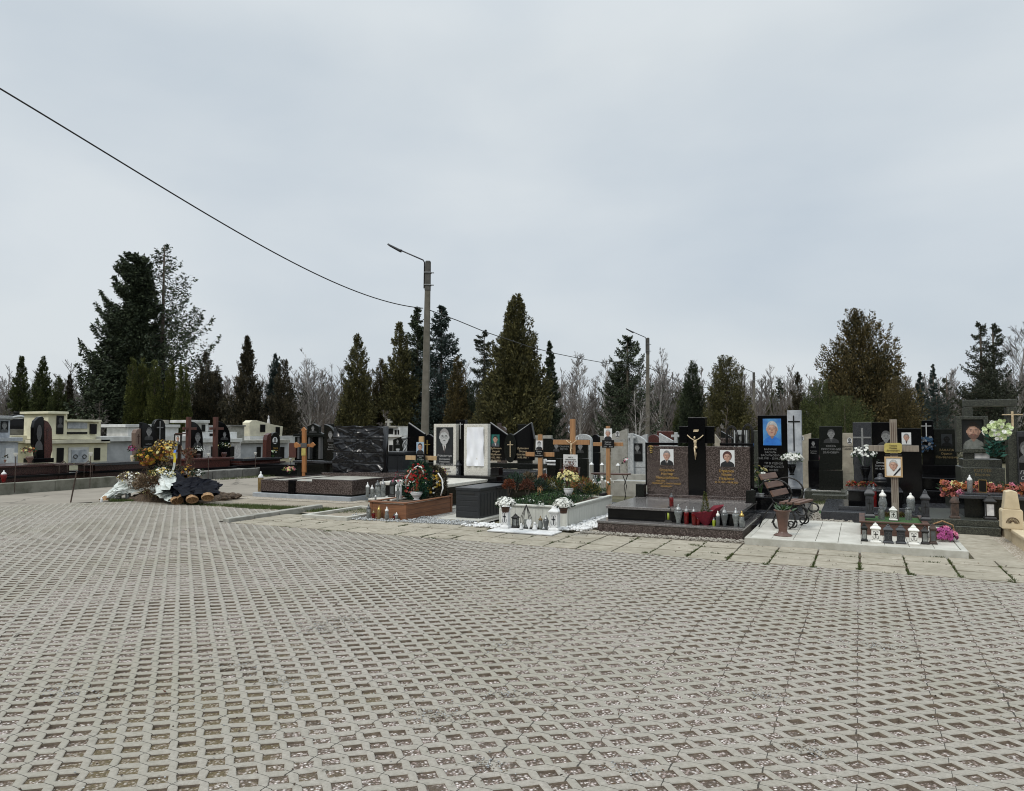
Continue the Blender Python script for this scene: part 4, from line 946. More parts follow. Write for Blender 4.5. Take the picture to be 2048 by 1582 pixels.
def bouquet(px,py,z,hpx,wpx,label,mats,leaf='leaf_dark',vase=None,vh=.35,n_=26,fr=.026,seed=1,name='flower_vase',cat='flowers',group=None,vprof=None,stem=True,rx=1.,up=.5,v=None):
    """flowers in a vase: py = foot, hpx total height, wpx width of the bunch"""
    if v is None: u,v=G(px,py,z)
    else:
        r_=ray(px,py);tt=v/r_[1];u=r_[0]*tt;z=H+r_[2]*tt
    s=mpp(u,v);h=hpx*s;w_=wpx*s;rd=random.Random(seed)
    o=put_thing(name,label,cat,u,v,z,0,group)
    if vase:
        r=w_*.2 if vh>.3 else w_*.26
        pr=vprof or [(.5,0),(.6,.04),(.35,.14),(.7,.5),(1.,.85),(.85,.92),(1.05,1.)]
        MB().lathe([(r*a,h*vh*c) for a,c in pr],0,0,0,vase,12).build('vase',o,smooth=True)
    zc=h*(vh if vase else 0)+h*(1-(vh if vase else 0))*.5;rz_=h*(1-(vh if vase else 0))*.5
    m=MB()
    flowers(m,0,0,zc,w_/2,w_/2.4,rz_,int(n_*1.6),fr,mats,leaf,rd,.45,up=up)
    m.build('flower_heads',o)
    m=MB()
    for i in range(10): a=rd.uniform(0,6.28);m.tube([(0,0,h*vh*.6 if vase else 0),(w_*.28*math.cos(a),w_*.22*math.sin(a),zc)],.003,leaf,3)
    m.build('stems',o)
    return o
# ------------------------------------------------------------------ double tomb with crucifix cross
t=Th('double_tomb','brown and black granite double tomb with a tall black cross and two portrait steles','tomb',10.98,1340)
x0=t.S(1193,1065)[0];x1=t.S(1487,1078)[0];Z1=t.S(1195,1041)[1];D=3.1
t.part('base',MB().box(x0+.012,x1-.012,.012,D,-.04,Z1-.035,'brown_granite'),.004)
t.part('base_top',MB().box(x0,x1,0,D,Z1-.035,Z1,'sky_sheen_granite'),.006)
d1=.26;a0=t.S(1216,1030,d1)[0];a1=x1-.10;ZS=t.S(1213,1011,d1-.02)[1];
t.bx('plinth','black_granite',a0,a1,d1,2.1,Z1,ZS-.045,.003)
mid=(a0+a1)/2
t.bx('slab','sky_sheen_granite',a0-.03,mid-.006,d1-.03,2.12,ZS-.045,ZS,.008)
t.bx('slab','sky_sheen_granite',mid+.006,a1+.03,d1-.03,2.12,ZS-.045,ZS,.008)
dS=2.2
t.bx('stele_foot','brown_granite',t.S(1291,985,dS)[0]-.04,t.S(1500,985,dS)[0]+.06,dS-.12,dS+.3,Z1,ZS+.05,.006)
for l_,r_,tp in((1293.5,1376,892),(1409,1499,892.5)):
    s_=t.pb('stele','brown_granite',l_,tp,r_,985,dS,dS+.12,zb=ZS+.05)
# black back pieces that rise above and beyond the steles
m=MB();zc=t.S(1293,886.5,dS)[1];zl=t.S(1293,972,dS)[1]
xl=t.S(1287,900,dS)[0];xr=t.S(1352,886,dS)[0];xi=t.S(1294,900,dS)[0]
m.box(xl,xr,dS+.12,dS+.2,zc-.035,zc+.012,'black_granite');m.box(xl,xi+.02,dS+.121,dS+.199,zl,zc-.036,'black_granite')
t.part('back_frame',m,.003)
m=MB();xl=t.S(1437,886,dS)[0];xr=t.S(1505,900,dS)[0];xi=t.S(1498,900,dS)[0]
m.box(xl,xr,dS+.12,dS+.2,zc-.035,zc+.012,'black_granite');m.box(xi-.02,xr,dS+.121,dS+.199,zl,zc-.036,'black_granite')
t.part('back_frame',m,.003)
cr=t.pb('cross','black_granite',1375.5,835,1410,985,dS-.03,dS+.16,zb=ZS+.05)
t.pb('cross_arm','black_granite',1358,852.5,1375,886.,dS+.02,dS+.1,parent=cr)
t.pb('cross_arm','black_granite',1410.5,853,1428,886.5,dS+.02,dS+.1,parent=cr)
x,z=t.S(1391.5,870,dS);x2,z2=t.S(1391.5,915,dS)
t.part('crucifix',crucified(MB(),x,z,(z-z2)*1.08,dS-.05,'gilt_figure'),smooth=True,parent=cr)
x,z=t.S(1392.5,861.5,dS);t.part('nameplate',MB().prism([(x-.05,z-.02),(x+.04,z-.02),(x+.055,z+.022),(x-.035,z+.022)],dS-.04,dS-.031,'gilt_figure'),parent=cr)
pportrait(t,'portrait',1320,898,1347,930,dS,'photo_white',hair='hair_grey',cloth='suit_black',shirt='shirt_white',tie='feature')
pportrait(t,'portrait',1440,900,1469,933,dS,'photo_white',hair='hair_brown',cloth='suit_black',female=True)
t.text(['Стрелюк','Нестор','Миколайович'],1334,940,5.,dS,'gold_paint',dy=1.5)
t.text(['18.09.1940 -'],1322,961.5,3.2,dS,'gold_paint')
t.text(['Любимий, у пам\'яті нашій','назавжди'],1332,966.5,3.4,dS,'gold_paint',dy=1.6,italic=True)
t.text(['Стрелюк','Марія','Петрівна'],1453,942,5.,dS,'gold_paint',dy=1.5)
t.text(['21.11.1942 - 08.08.2023'],1453,964.5,3.4,dS,'gold_paint')
x,z=t.S(1302,897,dS)   # bowl with a serpent, gilded
m=MB();k=.0078*5.
m.tube([(x-.055,dS-.006,z+.02),(x-.03,dS-.008,z+.045),(x+.02,dS-.008,z+.045),(x+.05,dS-.006,z+.02),(x+.02,dS-.007,z-.005),(x-.03,dS-.007,z-.01),(x-.02,dS-.007,z-.035),(x+.03,dS-.007,z-.045),(x+.025,dS-.007,z-.075),(x-.02,dS-.007,z-.08)],.008,'gold',6)
m.tube([(x,dS-.004,z+.04),(x,dS-.004,z-.085)],.006,'gold',5)
t.part('emblem',m,smooth=True)
# two small black block vases on the slab
for px,py,lab in((1279,990,'small black block vase at the left end of the double tomb slab'),(1499,999,'small black block vase at the right end of the double tomb slab')):
    v={1279:12.95,1499:12.62}[px];u=ray(px,900)[0]*v/ray(px,900)[1];s=mpp(u,v);w_=17*s;h=25*s
    o=put_thing('block_vase',lab,'vase',u,v,ZS,0,'black block vases on the double tomb')
    MB().box(-w_*.56,w_*.56,-w_*.05,w_*1.05,0,.014,'black_granite').build('foot',o,bev=.002)
    MB().box(-w_/2,w_/2,0,w_,.014,h,'dull_black_granite').build('block',o,bev=.003)
candle(1343,1013,27,ZS,'single red candle with a dark lid on the slab of the double tomb','red_glass','smoke_glass',3,.4)
z=Z1
for a in ((1357,1048,38,'white-lidded tall flared glass candle, second from the left on the double tomb ledge','clear_glass','silver',1,.44,None),
 (1373,1049,35,'textured red candle beside the flared glass one','red_glass','silver',0,.34,None),
 (1388,1051,36,'red candle with a pale lid, left of the red paper plant','red_glass','silver',0,.3,None),
 (1396,1051,20,'short red candle in front of the red paper wrap','red_glass','silver',0,.45,None),
 (1428,1053,17,'small yellow-green candle right of the red paper wrap','green_wax','silver',0,.45,None),
 (1436,1054,31,'dull green candle with a pale lid on the double tomb ledge','smoke_glass','lantern_white',0,.32,None),
 (1449,1054,38,'grey diamond-cut glass candle on the double tomb ledge','smoke_glass','silver',1,.38,None),
 (1461,1052,28,'small ribbed white candle between two glass ones','clear_glass','lantern_white',3,.28,None),
 (1472,1055,38,'straight-sided clear glass candle with a dark lid','clear_glass','silver',1,.38,None),
 (1484,1056,33,'round-bellied clear candle with a gold lid, rightmost on the ledge','clear_glass','gold',2,.36,None)):
    candle(a[0],a[1]-1,a[2],z,a[3],a[4],a[5],a[6],a[7],'grave candles on the ledge of the double tomb')
LN=lantern(1336,1045,31,20,z,'black open lantern with a green candle, leftmost on the double tomb ledge','wrought_iron',None,motif=False)
MB().lathe([(.036,0),(.036,.12)],0,.05,.03,'green_wax',10).build('candle',LN,smooth=True)
# potted little conifer wrapped in crimson paper
u,v=G(1411,1050,z);s=mpp(u,v);rd=random.Random(4)
o=put_thing('wrapped_plant','small golden conifer in crimson crepe paper on the double tomb ledge','plant',u,v,z)
MB().lathe([(.03,0),(.08,.1),(.12,.19),(.05,.2),(.01,.21)],0,0,0,'crepe_red',12,.6).build('inner_paper',o)
h=46*s;m=MB()
n=14;prev=None
for i in range(n):
    a=2*math.pi*i/n;a2=2*math.pi*(i+1)/n
    def rr(a,t_): return (.04+t_*(.19+.05*math.sin(a*3+1)+.03*math.sin(a*5)))*s/.0077
    zt=lambda a:h*(.62+.1*math.sin(a*2+.4)+.2*math.cos(a))
    for q in range(3):
        t0,t1=q/3,(q+1)/3
        m.add([(rr(a,t0)*math.cos(a),.6*rr(a,t0)*math.sin(a),zt(a)*t0),(rr(a2,t0)*math.cos(a2),.6*rr(a2,t0)*math.sin(a2),zt(a2)*t0),(rr(a2,t1)*math.cos(a2),.6*rr(a2,t1)*math.sin(a2),zt(a2)*t1),(rr(a,t1)*math.cos(a),.6*rr(a,t1)*math.sin(a),zt(a)*t1)],[(0,1,2,3)],'crepe_red')
m.build('paper_wrap',o)
m=MB()
for i in range(520):
    t_=rd.random();q=(1-t_)*.075*s/.0077*rd.uniform(.3,1);a=rd.uniform(0,6.28)
    m.leaf((q*math.cos(a),q*math.sin(a),h*.45+t_*h*.95),(math.cos(a),math.sin(a),.9),.03,.012,'autumn_mix' if rd.random()<.25 else 'moss_green',rd)
m.build('conifer',o)
# ------------------------------------------------------------------ tiled platform, bench, brown vase
t=Th('tiled_platform','pale concrete-tiled platform under the bench and the dark wooden planter','platform',10.66,1720)
x0=t.S(1489,1088)[0];x1=t.S(1938,1118)[0];ZP=.095
t.bx('kerb','pale_concrete',x0,x1,0,.07,-.04,ZP,.008);t.bx('kerb','pale_concrete',x0,x0+.07,.071,2.5,-.04,ZP,.008);t.bx('kerb','pale_concrete',x1-.07,x1,.071,2.5,-.04,ZP,.008)
t.bx('kerb','pale_concrete',x0+.071,x1-.071,2.43,2.5,-.04,ZP,.008)
m=MB();k=9;w_=(x1-x0-.15)/k
for i in range(k):
    for j in range(3): m.box(x0+.074+i*w_,x0+.074+(i+1)*w_-.006,.074+j*.785,.074+(j+1)*.785-.006,-.03,ZP-.002+.001*((i*7+j*3)%3),'tile_pale')
t.part('tiles',m,.003)
u,v=G(1566,1071,ZP);s=mpp(u,v);o=put_thing('floor_vase','tall brown metal vase of green leaves standing beside the bench','vase',u,v,ZP)
MB().lathe([(.13,0),(.125,.012),(.07,.035),(.058,.07),(.075,.2),(.098,.34),(.125,.355),(.12,.37),(.1,.365)],0,0,0,'brown_metal',16).build('vase',o,smooth=True)
m=MB();rd=random.Random(8)
for i in range(60): a=rd.uniform(0,6.28);m.leaf((rd.gauss(0,.03),rd.gauss(0,.03),.34),(math.cos(a)*.8,math.sin(a)*.8,rd.uniform(.4,1.2)),rd.uniform(.09,.17),.03,'leaf_silver' if i%3 else 'leaf_green',rd)
m.build('leaves',o)
# bench: iron scroll ends and wooden slats, seen from its side
fu,fv=G(1600,1062,ZP)
o=put_thing('bench','small bench with curling black iron ends and three-slat wooden seat and back','bench',-.86,12.15,ZP,R(-8))
def scroll(m,x,cx,cz,r0,r1,a0,a1,r=.011,n=22):
    r*=1.25
    pts=[]
    for i in range(n):
        f=i/(n-1);a=a0+(a1-a0)*f;q=r0+(r1-r0)*f;pts.append((x,cx+q*math.cos(a),cz+q*math.sin(a)))
    m.tube(pts,r,'wrought_iron',6)
# local frame: slats run along x, sitter faces +y ; side profile in (y,z)
for nm,x in(('iron_end',0.),('iron_end',.62)):
    m=MB()
    P=lambda y,z:(x,y,z)
    m.tube([P(-.30,.93),P(-.25,.8),P(-.16,.62),P(-.1,.46),P(.02,.41),P(.2,.43),P(.34,.40)],.011,'wrought_iron',6)
    scroll(m,x,.33,.33,.07,.08,R(90),R(-175),.011)
    scroll(m,x,.0,.14,.27,.09,R(75),R(-190),.012)
    scroll(m,x,.17,.10,.02,.09,R(-400),R(60),.01)
    scroll(m,x,-.04,.58,.30,.17,R(160),R(-95),.011)
    scroll(m,x,.14,.33,.04,.11,R(-60),R(270),.01)
    m.tube([P(-.1,.44),P(-.22,.25),P(-.33,0)],.011,'wrought_iron',6)
    m.build('iron_end',o,smooth=True)
for i,(y,z) in enumerate(((.05,.45),(.16,.455),(.27,.455))):
    MB().box(-.06,.68,y-.042,y+.042,z-.02,z+.02,'bench_wood').build('seat_slat',o,bev=.005)
for i,(y,z) in enumerate(((-.1,.60),(-.18,.74),(-.27,.88))):
    m=MB();m.add([(X,y+a*.016+b*-.022,z+b*.05+a*.007) for X in(-.06,.68) for a,b in((-1,-1),(1,-1),(1,1),(-1,1))],[(0,1,2,3),(7,6,5,4),(0,4,5,1),(1,5,6,2),(2,6,7,3),(3,7,4,0)],'bench_wood');m.build('back_slat',o,bev=.005)
BENCH=o;o.rotation_euler=(0,0,R(-90-12));o.location=(-1.0,12.45,ZP);o.scale=(1,1,.89)
# vase with cream roses and bulb vase behind the bench
# ------------------------------------------------------------------ dark wooden planter grave with framed photograph cross
t=Th('grave_planter','dark wooden grave planter with green turf, standing on the tiled platform','grave planter',11.72,1790)
x0=t.S(1722,1070)[0];x1=t.S(1857,1078)[0];z0=ZP;z1=t.S(1740,1046)[1];DP=1.15
t.bx('front_board','dark_wood',x0+.05,x1-.05,0,.03,z0,z1,.003)
t.bx('side_board','dark_wood',x0+.012,x0+.04,.05,DP-.05,z0,z1,.003);t.bx('side_board','dark_wood',x1-.04,x1-.012,.05,DP-.05,z0,z1,.003)
t.bx('rear_board','dark_wood',x0+.05,x1-.05,DP-.03,DP,z0,z1,.003)
for i,(a,b) in enumerate(((x0,0),(x1-.048,0),(x0,DP-.048),(x1-.048,DP-.048))): t.bx('corner_post','dark_wood',a,a+.048,b,b+.048,z0,z1+.005,.003)
m=MB();m.box(x0-.02,x1+.02,-.02,.06,z1+.006,z1+.025,'dark_wood');m.box(x0-.02,x0+.06,.061,DP,z1+.006,z1+.025,'dark_wood');m.box(x1-.06,x1+.02,.061,DP,z1+.006,z1+.025,'dark_wood');t.part('rim',m,.003)
t.bx('turf','astroturf',x0+.045,x1-.045,.035,DP-.035,z0+.01,z1-.012,0)
ZM=z1+.025;ZT=z1-.012
lantern(1740,1036,66,24,ZM,'tall grey curved lantern at the left front corner of the dark planter','grey_paint','marble_white',motif=True,closed=False,motifm='wrought_iron')
lantern(1852,1042,62,22,ZM,'tall grey curved lantern at the right front corner of the dark planter','grey_paint','marble_white',motif=True,motifm='wrought_iron')
lantern(1729,1083,36,16,ZP,'slim grey lantern with a moulded figure, left of the white cross lantern','dull_black_granite','clear_glass',motif=False)
lantern(1752,1086,39,25,ZP,'left white lantern with a black cross in front of the dark planter','lantern_white',motif=True)
lantern(1777,1087,37,23,ZP,'left one of two black carved lanterns in front of the dark planter','grey_paint',motif=True,closed=True,motifm='etch_mid',group='black carved lanterns')
lantern(1802.5,1088,37,23,ZP,'right one of two black carved lanterns in front of the dark planter','grey_paint',motif=True,closed=True,motifm='etch_mid',group='black carved lanterns')
lantern(1828.5,1090,39,25,ZP,'right white lantern with a black cross in front of the dark planter','lantern_white',motif=True)
lantern(1851,1089,35,18,ZP,'black-framed glass lantern with an etched flower, right of the white cross lantern','wrought_iron','clear_glass',motif=False)
lantern(1867,1089,42,18,ZP,'brown-tinted glass lantern nearest the pink flowers','rusty_iron','smoke_glass',motif=False)
lantern(1787,1041,28,19,ZT+.01,'small white column lantern with a cross in the middle of the turf','lantern_white','marble_white',motif=True)
candle(1763,1039,30,ZT,'clear round candle with a dark peaked lid, left of the column lantern','clear_glass','smoke_glass',3,.5)
candle(1817,1040,30,ZT,'clear round candle with a dark peaked lid, right of the column lantern','clear_glass','smoke_glass',3,.5)
rd=random.Random(5)
for px,lab in((1775,'low reddish heather between the left candle and the column lantern'),(1802,'low reddish heather between the column lantern and the right candle')):
    u,v=G(px,1035,ZT);o=put_thing('heather_plant',lab,'plant',u,v,ZT)
    m=MB()
    for i in range(220): a=rd.uniform(0,6.28);q=rd.random()*.08;m.leaf((q*math.cos(a),q*math.sin(a),rd.random()*.05),(math.cos(a)*.4,math.sin(a)*.4,1),rd.uniform(.03,.07),.008,rd.choice(('dry_red','moss_green','autumn_mix')),rd)
    m.build('sprigs',o)
candle(1748+18,1020,40,ZT,'white candle with a tall pierced white lid behind the left clear candle','clear_glass','lantern_white',2,.42)
candle(1822,1022,36,ZT,'white-capped glass candle behind the right clear candle','clear_glass','lantern_white',0,.5)
candle(1748,1014,46,ZT-.05,'big red candle with a dark lid behind the dark planter lanterns','red_glass','smoke_glass',3,.3)
# pink peonies in a basket
u,v=G(1889,1082,ZP);o=put_thing('flower_basket','bright pink peonies spilling from a handled basket at the platform edge','flower basket',u,v,ZP)
m=MB();rd=random.Random(11)
flowers(m,0,.02,.06,.15,.16,.12,46,.042,['petal_magenta','petal_magenta','petal_pink'],'leaf_dark',rd,.2,k=8);m.build('flower_heads',o)
m=MB();m.tube([(-.15,.2,.05),(-.12,.2,.2),(0,.2,.25),(.12,.2,.2),(.15,.2,.05)],.012,'wicker',6);m.build('basket_handle',o,smooth=True)
MB().lathe([(.1,0),(.15,.1),(.15,.12)],0,.2,0,'wicker',12).build('basket',o)
# cross with framed photograph and gold plate, behind the planter
vC=12.35
t=Th('memorial_cross','weathered grooved wooden cross with a gold plate and a framed mourning photograph','cross',vC,1786)
sh=t.pb('shaft','weathered_wood',1779,839,1793.5,1030,0,.07,.004,zb=ZT+.0)
t.pb('cross_beam','weathered_wood',1737,890.5,1838,902.5,.071,.12,.004)
m=MB()
for px in(1782.5,1786.3,1790): x,z=t.S(px,845);x2,z2=t.S(px,1005);m.box(x-.003,x+.003,-.003,.002,z2,z,'dark_wood')
t.part('grooves',m,parent=sh)
t.pp('nameplate','plate_gold',[(1769,888),(1773,886),(1800,886),(1804,889),(1804,903),(1801,906),(1771,906),(1768,903)],-.012,-.001,.002)
t.text(['Тимків','Роман','Дмитрович'],1786,891.2,3.,-.013,'feature',dy=1.6)
pportrait(t,'portrait',1772,916,1801,951,-.004,'photo_white',frame='pale_wood',fw=.022,thick=.02,hair='hair_white',cloth='shirt_white')
m=MB();p=t.P([(1786,951),(1790,951),(1801,939),(1801,934)],-.02);m.flat(p,-.021,'suit_black');t.part('mourning_ribbon',m)
m=MB();m.flat(t.P([(1770,908),(1803,908),(1803,911),(1770,911)],-.003),-.004,'suit_black');t.part('cord',m)
# ------------------------------------------------------------------ grey marble tomb behind with cross relief
t=Th('tomb','dark grey tomb with an engraved cross panel, black portrait wing and box-shaped plinth','tomb',13.95,1770)
x0=t.S(1642,1041)[0];xr=x0+2.15;
zA=t.S(1645,1022,0)[1];t.bx('base','grey_granite',x0,xr,0,2.6,-.04,zA,.008)
dB=.95
pb1=t.S(1697,1010,dB);zB=t.S(1697,979,dB)[1];xB0=pb1[0];xB1=t.S(1804,979,dB)[0]
t.bx('plinth','black_granite',xB0,xB1,dB,2.0,zA,zB-.03,.005);t.bx('plinth_top','grey_granite',xB0-.015,xB1+.015,dB-.015,2.02,zB-.03,zB,.005)
m=MB();a,b=t.S(1677,1014,.35)[0],t.S(1830,1014,.35)[0];m.box(a,b,.35,.42,zA,zA+.07,'grey_granite');m.box(a,a+.07,.421,.94,zA,zA+.07,'grey_granite');t.part('border',m,.005)
dC=2.1
t.pb('stele','grey_granite',1705,845,1743,979,dC,dC+.14,zb=zA)
t.pb('stele','black_granite',1743.5,845,1793,979,dC+.01,dC+.12,zb=zA);
t.pb('stele','black_granite',1793.5,857,1842,979,dC+.02,dC+.12,zb=zA)
m=MB();x,z=t.S(1724,856,dC);_,zb_=t.S(1724,935,dC);xl=t.S(1706,876,dC)[0];xr_=t.S(1742,876,dC)[0];zc=t.S(1724,875,dC)[1]
m.box(x-.018,x+.018,dC-.012,dC+.001,zb_,z,'etch_grey');m.box(xl,x-.019,dC-.012,dC+.001,zc-.015,zc+.015,'etch_grey');m.box(x+.019,xr_,dC-.012,dC+.001,zc-.015,zc+.015,'etch_grey');t.part('cross',m)
pportrait(t,'portrait',1753,858,1790,895,dC+.01,None,skin='etch_grey',hair='etch_mid',cloth='etch_dark')
pportrait(t,'portrait',1803,865,1822,889,dC+.02,'photo_white',hair='hair_grey',cloth='shirt_white',shirt='suit_black')
t.text(['Дмитро','Іванович','05.12.1949'],1762,925,3.4,dC+.01,'etch_light',dy=1.8)
bouquet(1731,962,zB,72,50,'white blossom sprays in a tall dark vase against the engraved cross panel',['petal_white'],'leaf_dark','black_granite',.42,60,.028,21,v=15.75)
rd=random.Random(9)
u,v=G(1722,973,zB);o=put_thing('wreath','low garland of rusty red silk flowers along the foot of the grey cross panel','wreath',u,v+.0,zB);m=MB()
for i in range(90): m.flower((rd.uniform(-.26,.3),rd.uniform(.05,.2),rd.uniform(.0,.09)),rd.uniform(.02,.035),rd.choice(['petal_rust','petal_coral','petal_red','autumn_mix']),rd)
for i in range(120): m.leaf((rd.uniform(-.28,.32),rd.uniform(.03,.2),rd.uniform(.0,.05)),(rd.gauss(0,1),rd.gauss(0,1),.5),.05,.02,'dry_brown',rd)
m.build('garland',o)
u,v=G(1761,978,zB);s=mpp(u,v);o=put_thing('urn_lamp','grey metal urn-shaped grave lamp on a stepped foot','grave lantern',u,v,zB)
MB().lathe([(.1,0),(.1,.012),(.06,.03),(.05,.06),(.095,.11),(.11,.125),(.1,.16)],0,0,0,'wrought_iron',14).build('bowl',o,smooth=True)
MB().lathe([(.105,.16),(.1,.2),(.07,.22),(.045,.23),(.05,.26),(.02,.3)],0,0,0,'grey_paint',14).build('lid',o,smooth=True)
candle(1808,980,30,.25,'small chrome goblet lamp beside the black plinth corner','silver','bright_white',1,.45)
# ------------------------------------------------------------------ blue portrait gravestone
t=Th('tomb','tall black gravestone with a bright blue portrait beside a pale marbled cross pillar','tomb',15.0,1560)
zb_=t.S(1560,947)[1]
t.pb('stele','black_granite',1515,831,1573.5,950,0,.12,zb=.5)
t.pb('pillar','grey_marble',1573.8,821,1602,950,-.04,.13,zb=.5)
pportrait(t,'portrait',1525.5,837.5,1562,890.5,0,'photo_blue',hair='hair_white',cloth='shirt_blue')
t.text(['БАБУРАК','ВАСИЛЬ','ВАСИЛЬОВИЧ','12.03.1951 - 25.09.2020'],1541,898.5,3.8,0,'etch_grey',dy=1.6)
t.text(['ТИ В РІДНІЙ','УКРАЇНСЬКІЙ','ЗЕМЛІ'],1547,926.5,4,0,'etch_grey',dy=1.7)
m=MB();x,z=t.S(1587,831,-.04);_,z2=t.S(1587,902,-.04);zc=t.S(1587,843,-.04)[1];xl=t.S(1576,843,-.04)[0];xr_=t.S(1600,843,-.04)[0]
m.box(x-.011,x+.011,-.052,-.039,z2,z,'stone_plaque');m.box(xl,x-.012,-.052,-.039,zc-.011,zc+.011,'stone_plaque');m.box(x+.012,xr_,-.052,-.039,zc-.011,zc+.011,'stone_plaque');t.part('cross',m)
x0=t.S(1500,960)[0];x1=t.S(1604,950)[0]
t.bx('stele_foot','black_granite',x0+.1,x1,-.3,.2,.25,.5,.006)
t.bx('slab','black_granite',x0+.05,x1+.02,-1.5,-.301,.2,.42,.006);t.bx('base','grey_granite',x0-.1,x1+.16,-1.9,.5,-.04,.2,.008)
ex=G(1618,1000,.05)
t.bx('apron','grey_granite',x0+.3,x1+.42,-2.6,-1.901,-.04,.07,.008)
bouquet(1584,950,.5,43,42,'big bunch of white chrysanthemums in a black vase before the marbled pillar',['petal_white','petal_white'],'leaf_green','black_granite',.5,60,.035,31,v=14.8)
lantern(1527,952,40,17,.5,'grey stone lantern with a round white top left of the blue portrait stone','grey_marble','clear_glass',motif=False,dome=True)
bouquet(1521,1010,.12,78,30,'cream roses in a round silver bulb vase behind the bench',['petal_cream','petal_white'],'leaf_green','silver',.3,14,.045,32,v=13.6)
candle(1589,996,22,.2,'small red candle on the base below the blue portrait stone','red_glass','clear_glass',3,.45)
# ------------------------------------------------------------------ right-hand dark tombs
t=Th('tomb','long polished black double tomb with two low steps and a thin steel cross','tomb',16.2,1870)
x0=t.S(1790,1000)[0];x1=t.S(1935,1000)[0]
for (d0,zz,nm,dx) in((0,.16,'base',0),(.25,.42,'step',.06),(.5,.66,'slab',.1)):
    t.bx(nm,'black_granite',x0+dx,x1+.6-dx,d0,2.8,(-.04,.16,.42)[(.16,.42,.66).index(zz)],zz,.01)
t.bx('stele_foot','black_granite',x0+.1,x1+.3,1.9,2.4,.66,.86,.006)
t.pb('stele','black_granite',1843,841,1866,950,2.0,2.15,zb=.86);t.pb('stele','dull_black_granite',1866.5,858,1912,950,2.05,2.2,zb=.86)
pportrait(t,'plaque_frame',1882,868,1904,893,2.05,'photo_dark',skin='stone_plaque',hair=None,cloth='stone_plaque')
t.text(['ЗАКАЛА','Орися','Пантелеївна'],1893,900,4.6,2.05,'dull_gold',dy=1.55)
m=MB();x,z=t.S(1852,846,2.0);_,z2=t.S(1852,876,2.0);zc=t.S(1852,852,2)[1];m.box(x-.01,x+.01,1.985,1.999,z2,z,'etch_light');m.box(x-.1,x-.011,1.985,1.999,zc-.008,zc+.008,'etch_light');m.box(x+.011,x+.1,1.985,1.999,zc-.008,zc+.008,'etch_light');t.part('cross',m)
r_=ray(1851,888);tt=(16.2+1.93)/r_[1];o=put_thing('wreath','round blue silk wreath hanging on the black stele with the thin cross','wreath',r_[0]*tt,16.2+1.93,H+r_[2]*tt)
m=MB();rd=random.Random(3)
for i in range(170): a=rd.uniform(0,6.28);q=.11+rd.gauss(0,.028);m.flower((q*math.cos(a),rd.uniform(-.05,.03),q*math.sin(a)),rd.uniform(.02,.035),rd.choice(['petal_blue','petal_blue','stone_plaque','etch_grey']),rd,(0,-1,.2),6)
m.build('ring',o)
candle(1825,940,12,.86-.2,'small white candle on the step of the long black double tomb','bright_white','bright_white',3,.55)
t=Th('tomb','green granite tomb with a bearded-man portrait in a stone frame under a stone lintel','tomb',15.2,1960)
zb_=t.S(1960,918)[1]
t.pb('lintel','green_granite',1928,800,2034,813.5,.9,1.2)
t.pb('pillar','green_granite',1928,815,1945,925,.9,1.2,zb=.3);t.pb('pillar','green_granite',2013,815,2034,950,.9,1.2,zb=.2)
# framed portrait block
m=MB();o0=t.S(1912,833,-.05);o1=t.S(1978,905,-.05);i0=t.S(1923,839,-.05);i1=t.S(1969,898,-.05)
m.box(o0[0],i0[0],-.05,.2,o1[1],o0[1],'green_granite');m.box(i1[0],o1[0],-.05,.2,o1[1],o0[1],'green_granite');m.box(i0[0]+.0005,i1[0]-.0005,-.05,.2,i0[1],o0[1],'green_granite');m.box(i0[0]+.0005,i1[0]-.0005,-.05,.2,o1[1],i1[1],'green_granite')
m.box(i0[0]+.001,i1[0]-.001,.06,.1,i1[1]+.001,i0[1]-.001,'photo_dark');t.part('frame',m,.003)
pportrait(t,'portrait',1923.5,839.5,1968.5,897.5,.06,'photo_dark',hair='hair_dark',cloth='sweater',beard=True)
t.pb('stem_block','green_granite',1928,906,1948,918,.02,.2);t.pb('panel','marble_white',1949,906,1979,917,0,.05)
t.pb('foot','green_granite',1926,918.5,2004,934,-.1,.5);t.pb('foot_step','green_granite',1922,934.5,2010,955,-.25,.6,zb=.4)
t.text(['КОТЛІБ','Василь'],1965,941,5.6,-.25,'dull_gold',dy=1.5)
x0=t.S(1905,1000)[0];t.bx('base','green_granite',x0,x0+1.9,-.9,1.3,-.04,.4,.01)
m=MB();r0=t.S(2026,829,.8);cross(m,r0[0],r0[1]-.25,r0[1]+.06,.035,.16,r0[1],.86,.89,'gilt_figure',.02);t.part('cross',m)
u,v=G(1987,918,.93);
# calla bouquet
r_=ray(1998,870);tt=14.9/r_[1];o=put_thing('bouquet','tall bunch of cream and lime calla lilies with teal leaves beside the bearded portrait','flowers',r_[0]*tt-.02,14.9,zb_+.0)
m=MB();rd=random.Random(13);kk=mpp(r_[0]*tt,14.9)
for i in range(95):
    a=rd.uniform(0,6.28);q=math.sqrt(rd.random());m.flower((q*.2*math.cos(a)-.0,-.05+.12*rd.gauss(0,1),.52+q*.16*math.sin(a)),rd.uniform(.032,.05),rd.choice(['petal_lime','petal_lime','petal_white']),rd,(rd.gauss(0,.5),-1,rd.gauss(0,.5)),8)
m.build('flower_heads',o)
m=MB()
for i in range(90): a=rd.uniform(0,6.28);m.leaf((rd.gauss(-.05,.06),rd.gauss(0,.05),rd.uniform(.05,.4)),(rd.gauss(0,.8),rd.gauss(-.3,.5),.5),rd.uniform(.08,.14),.05,'leaf_teal',rd)
m.build('leaves',o)
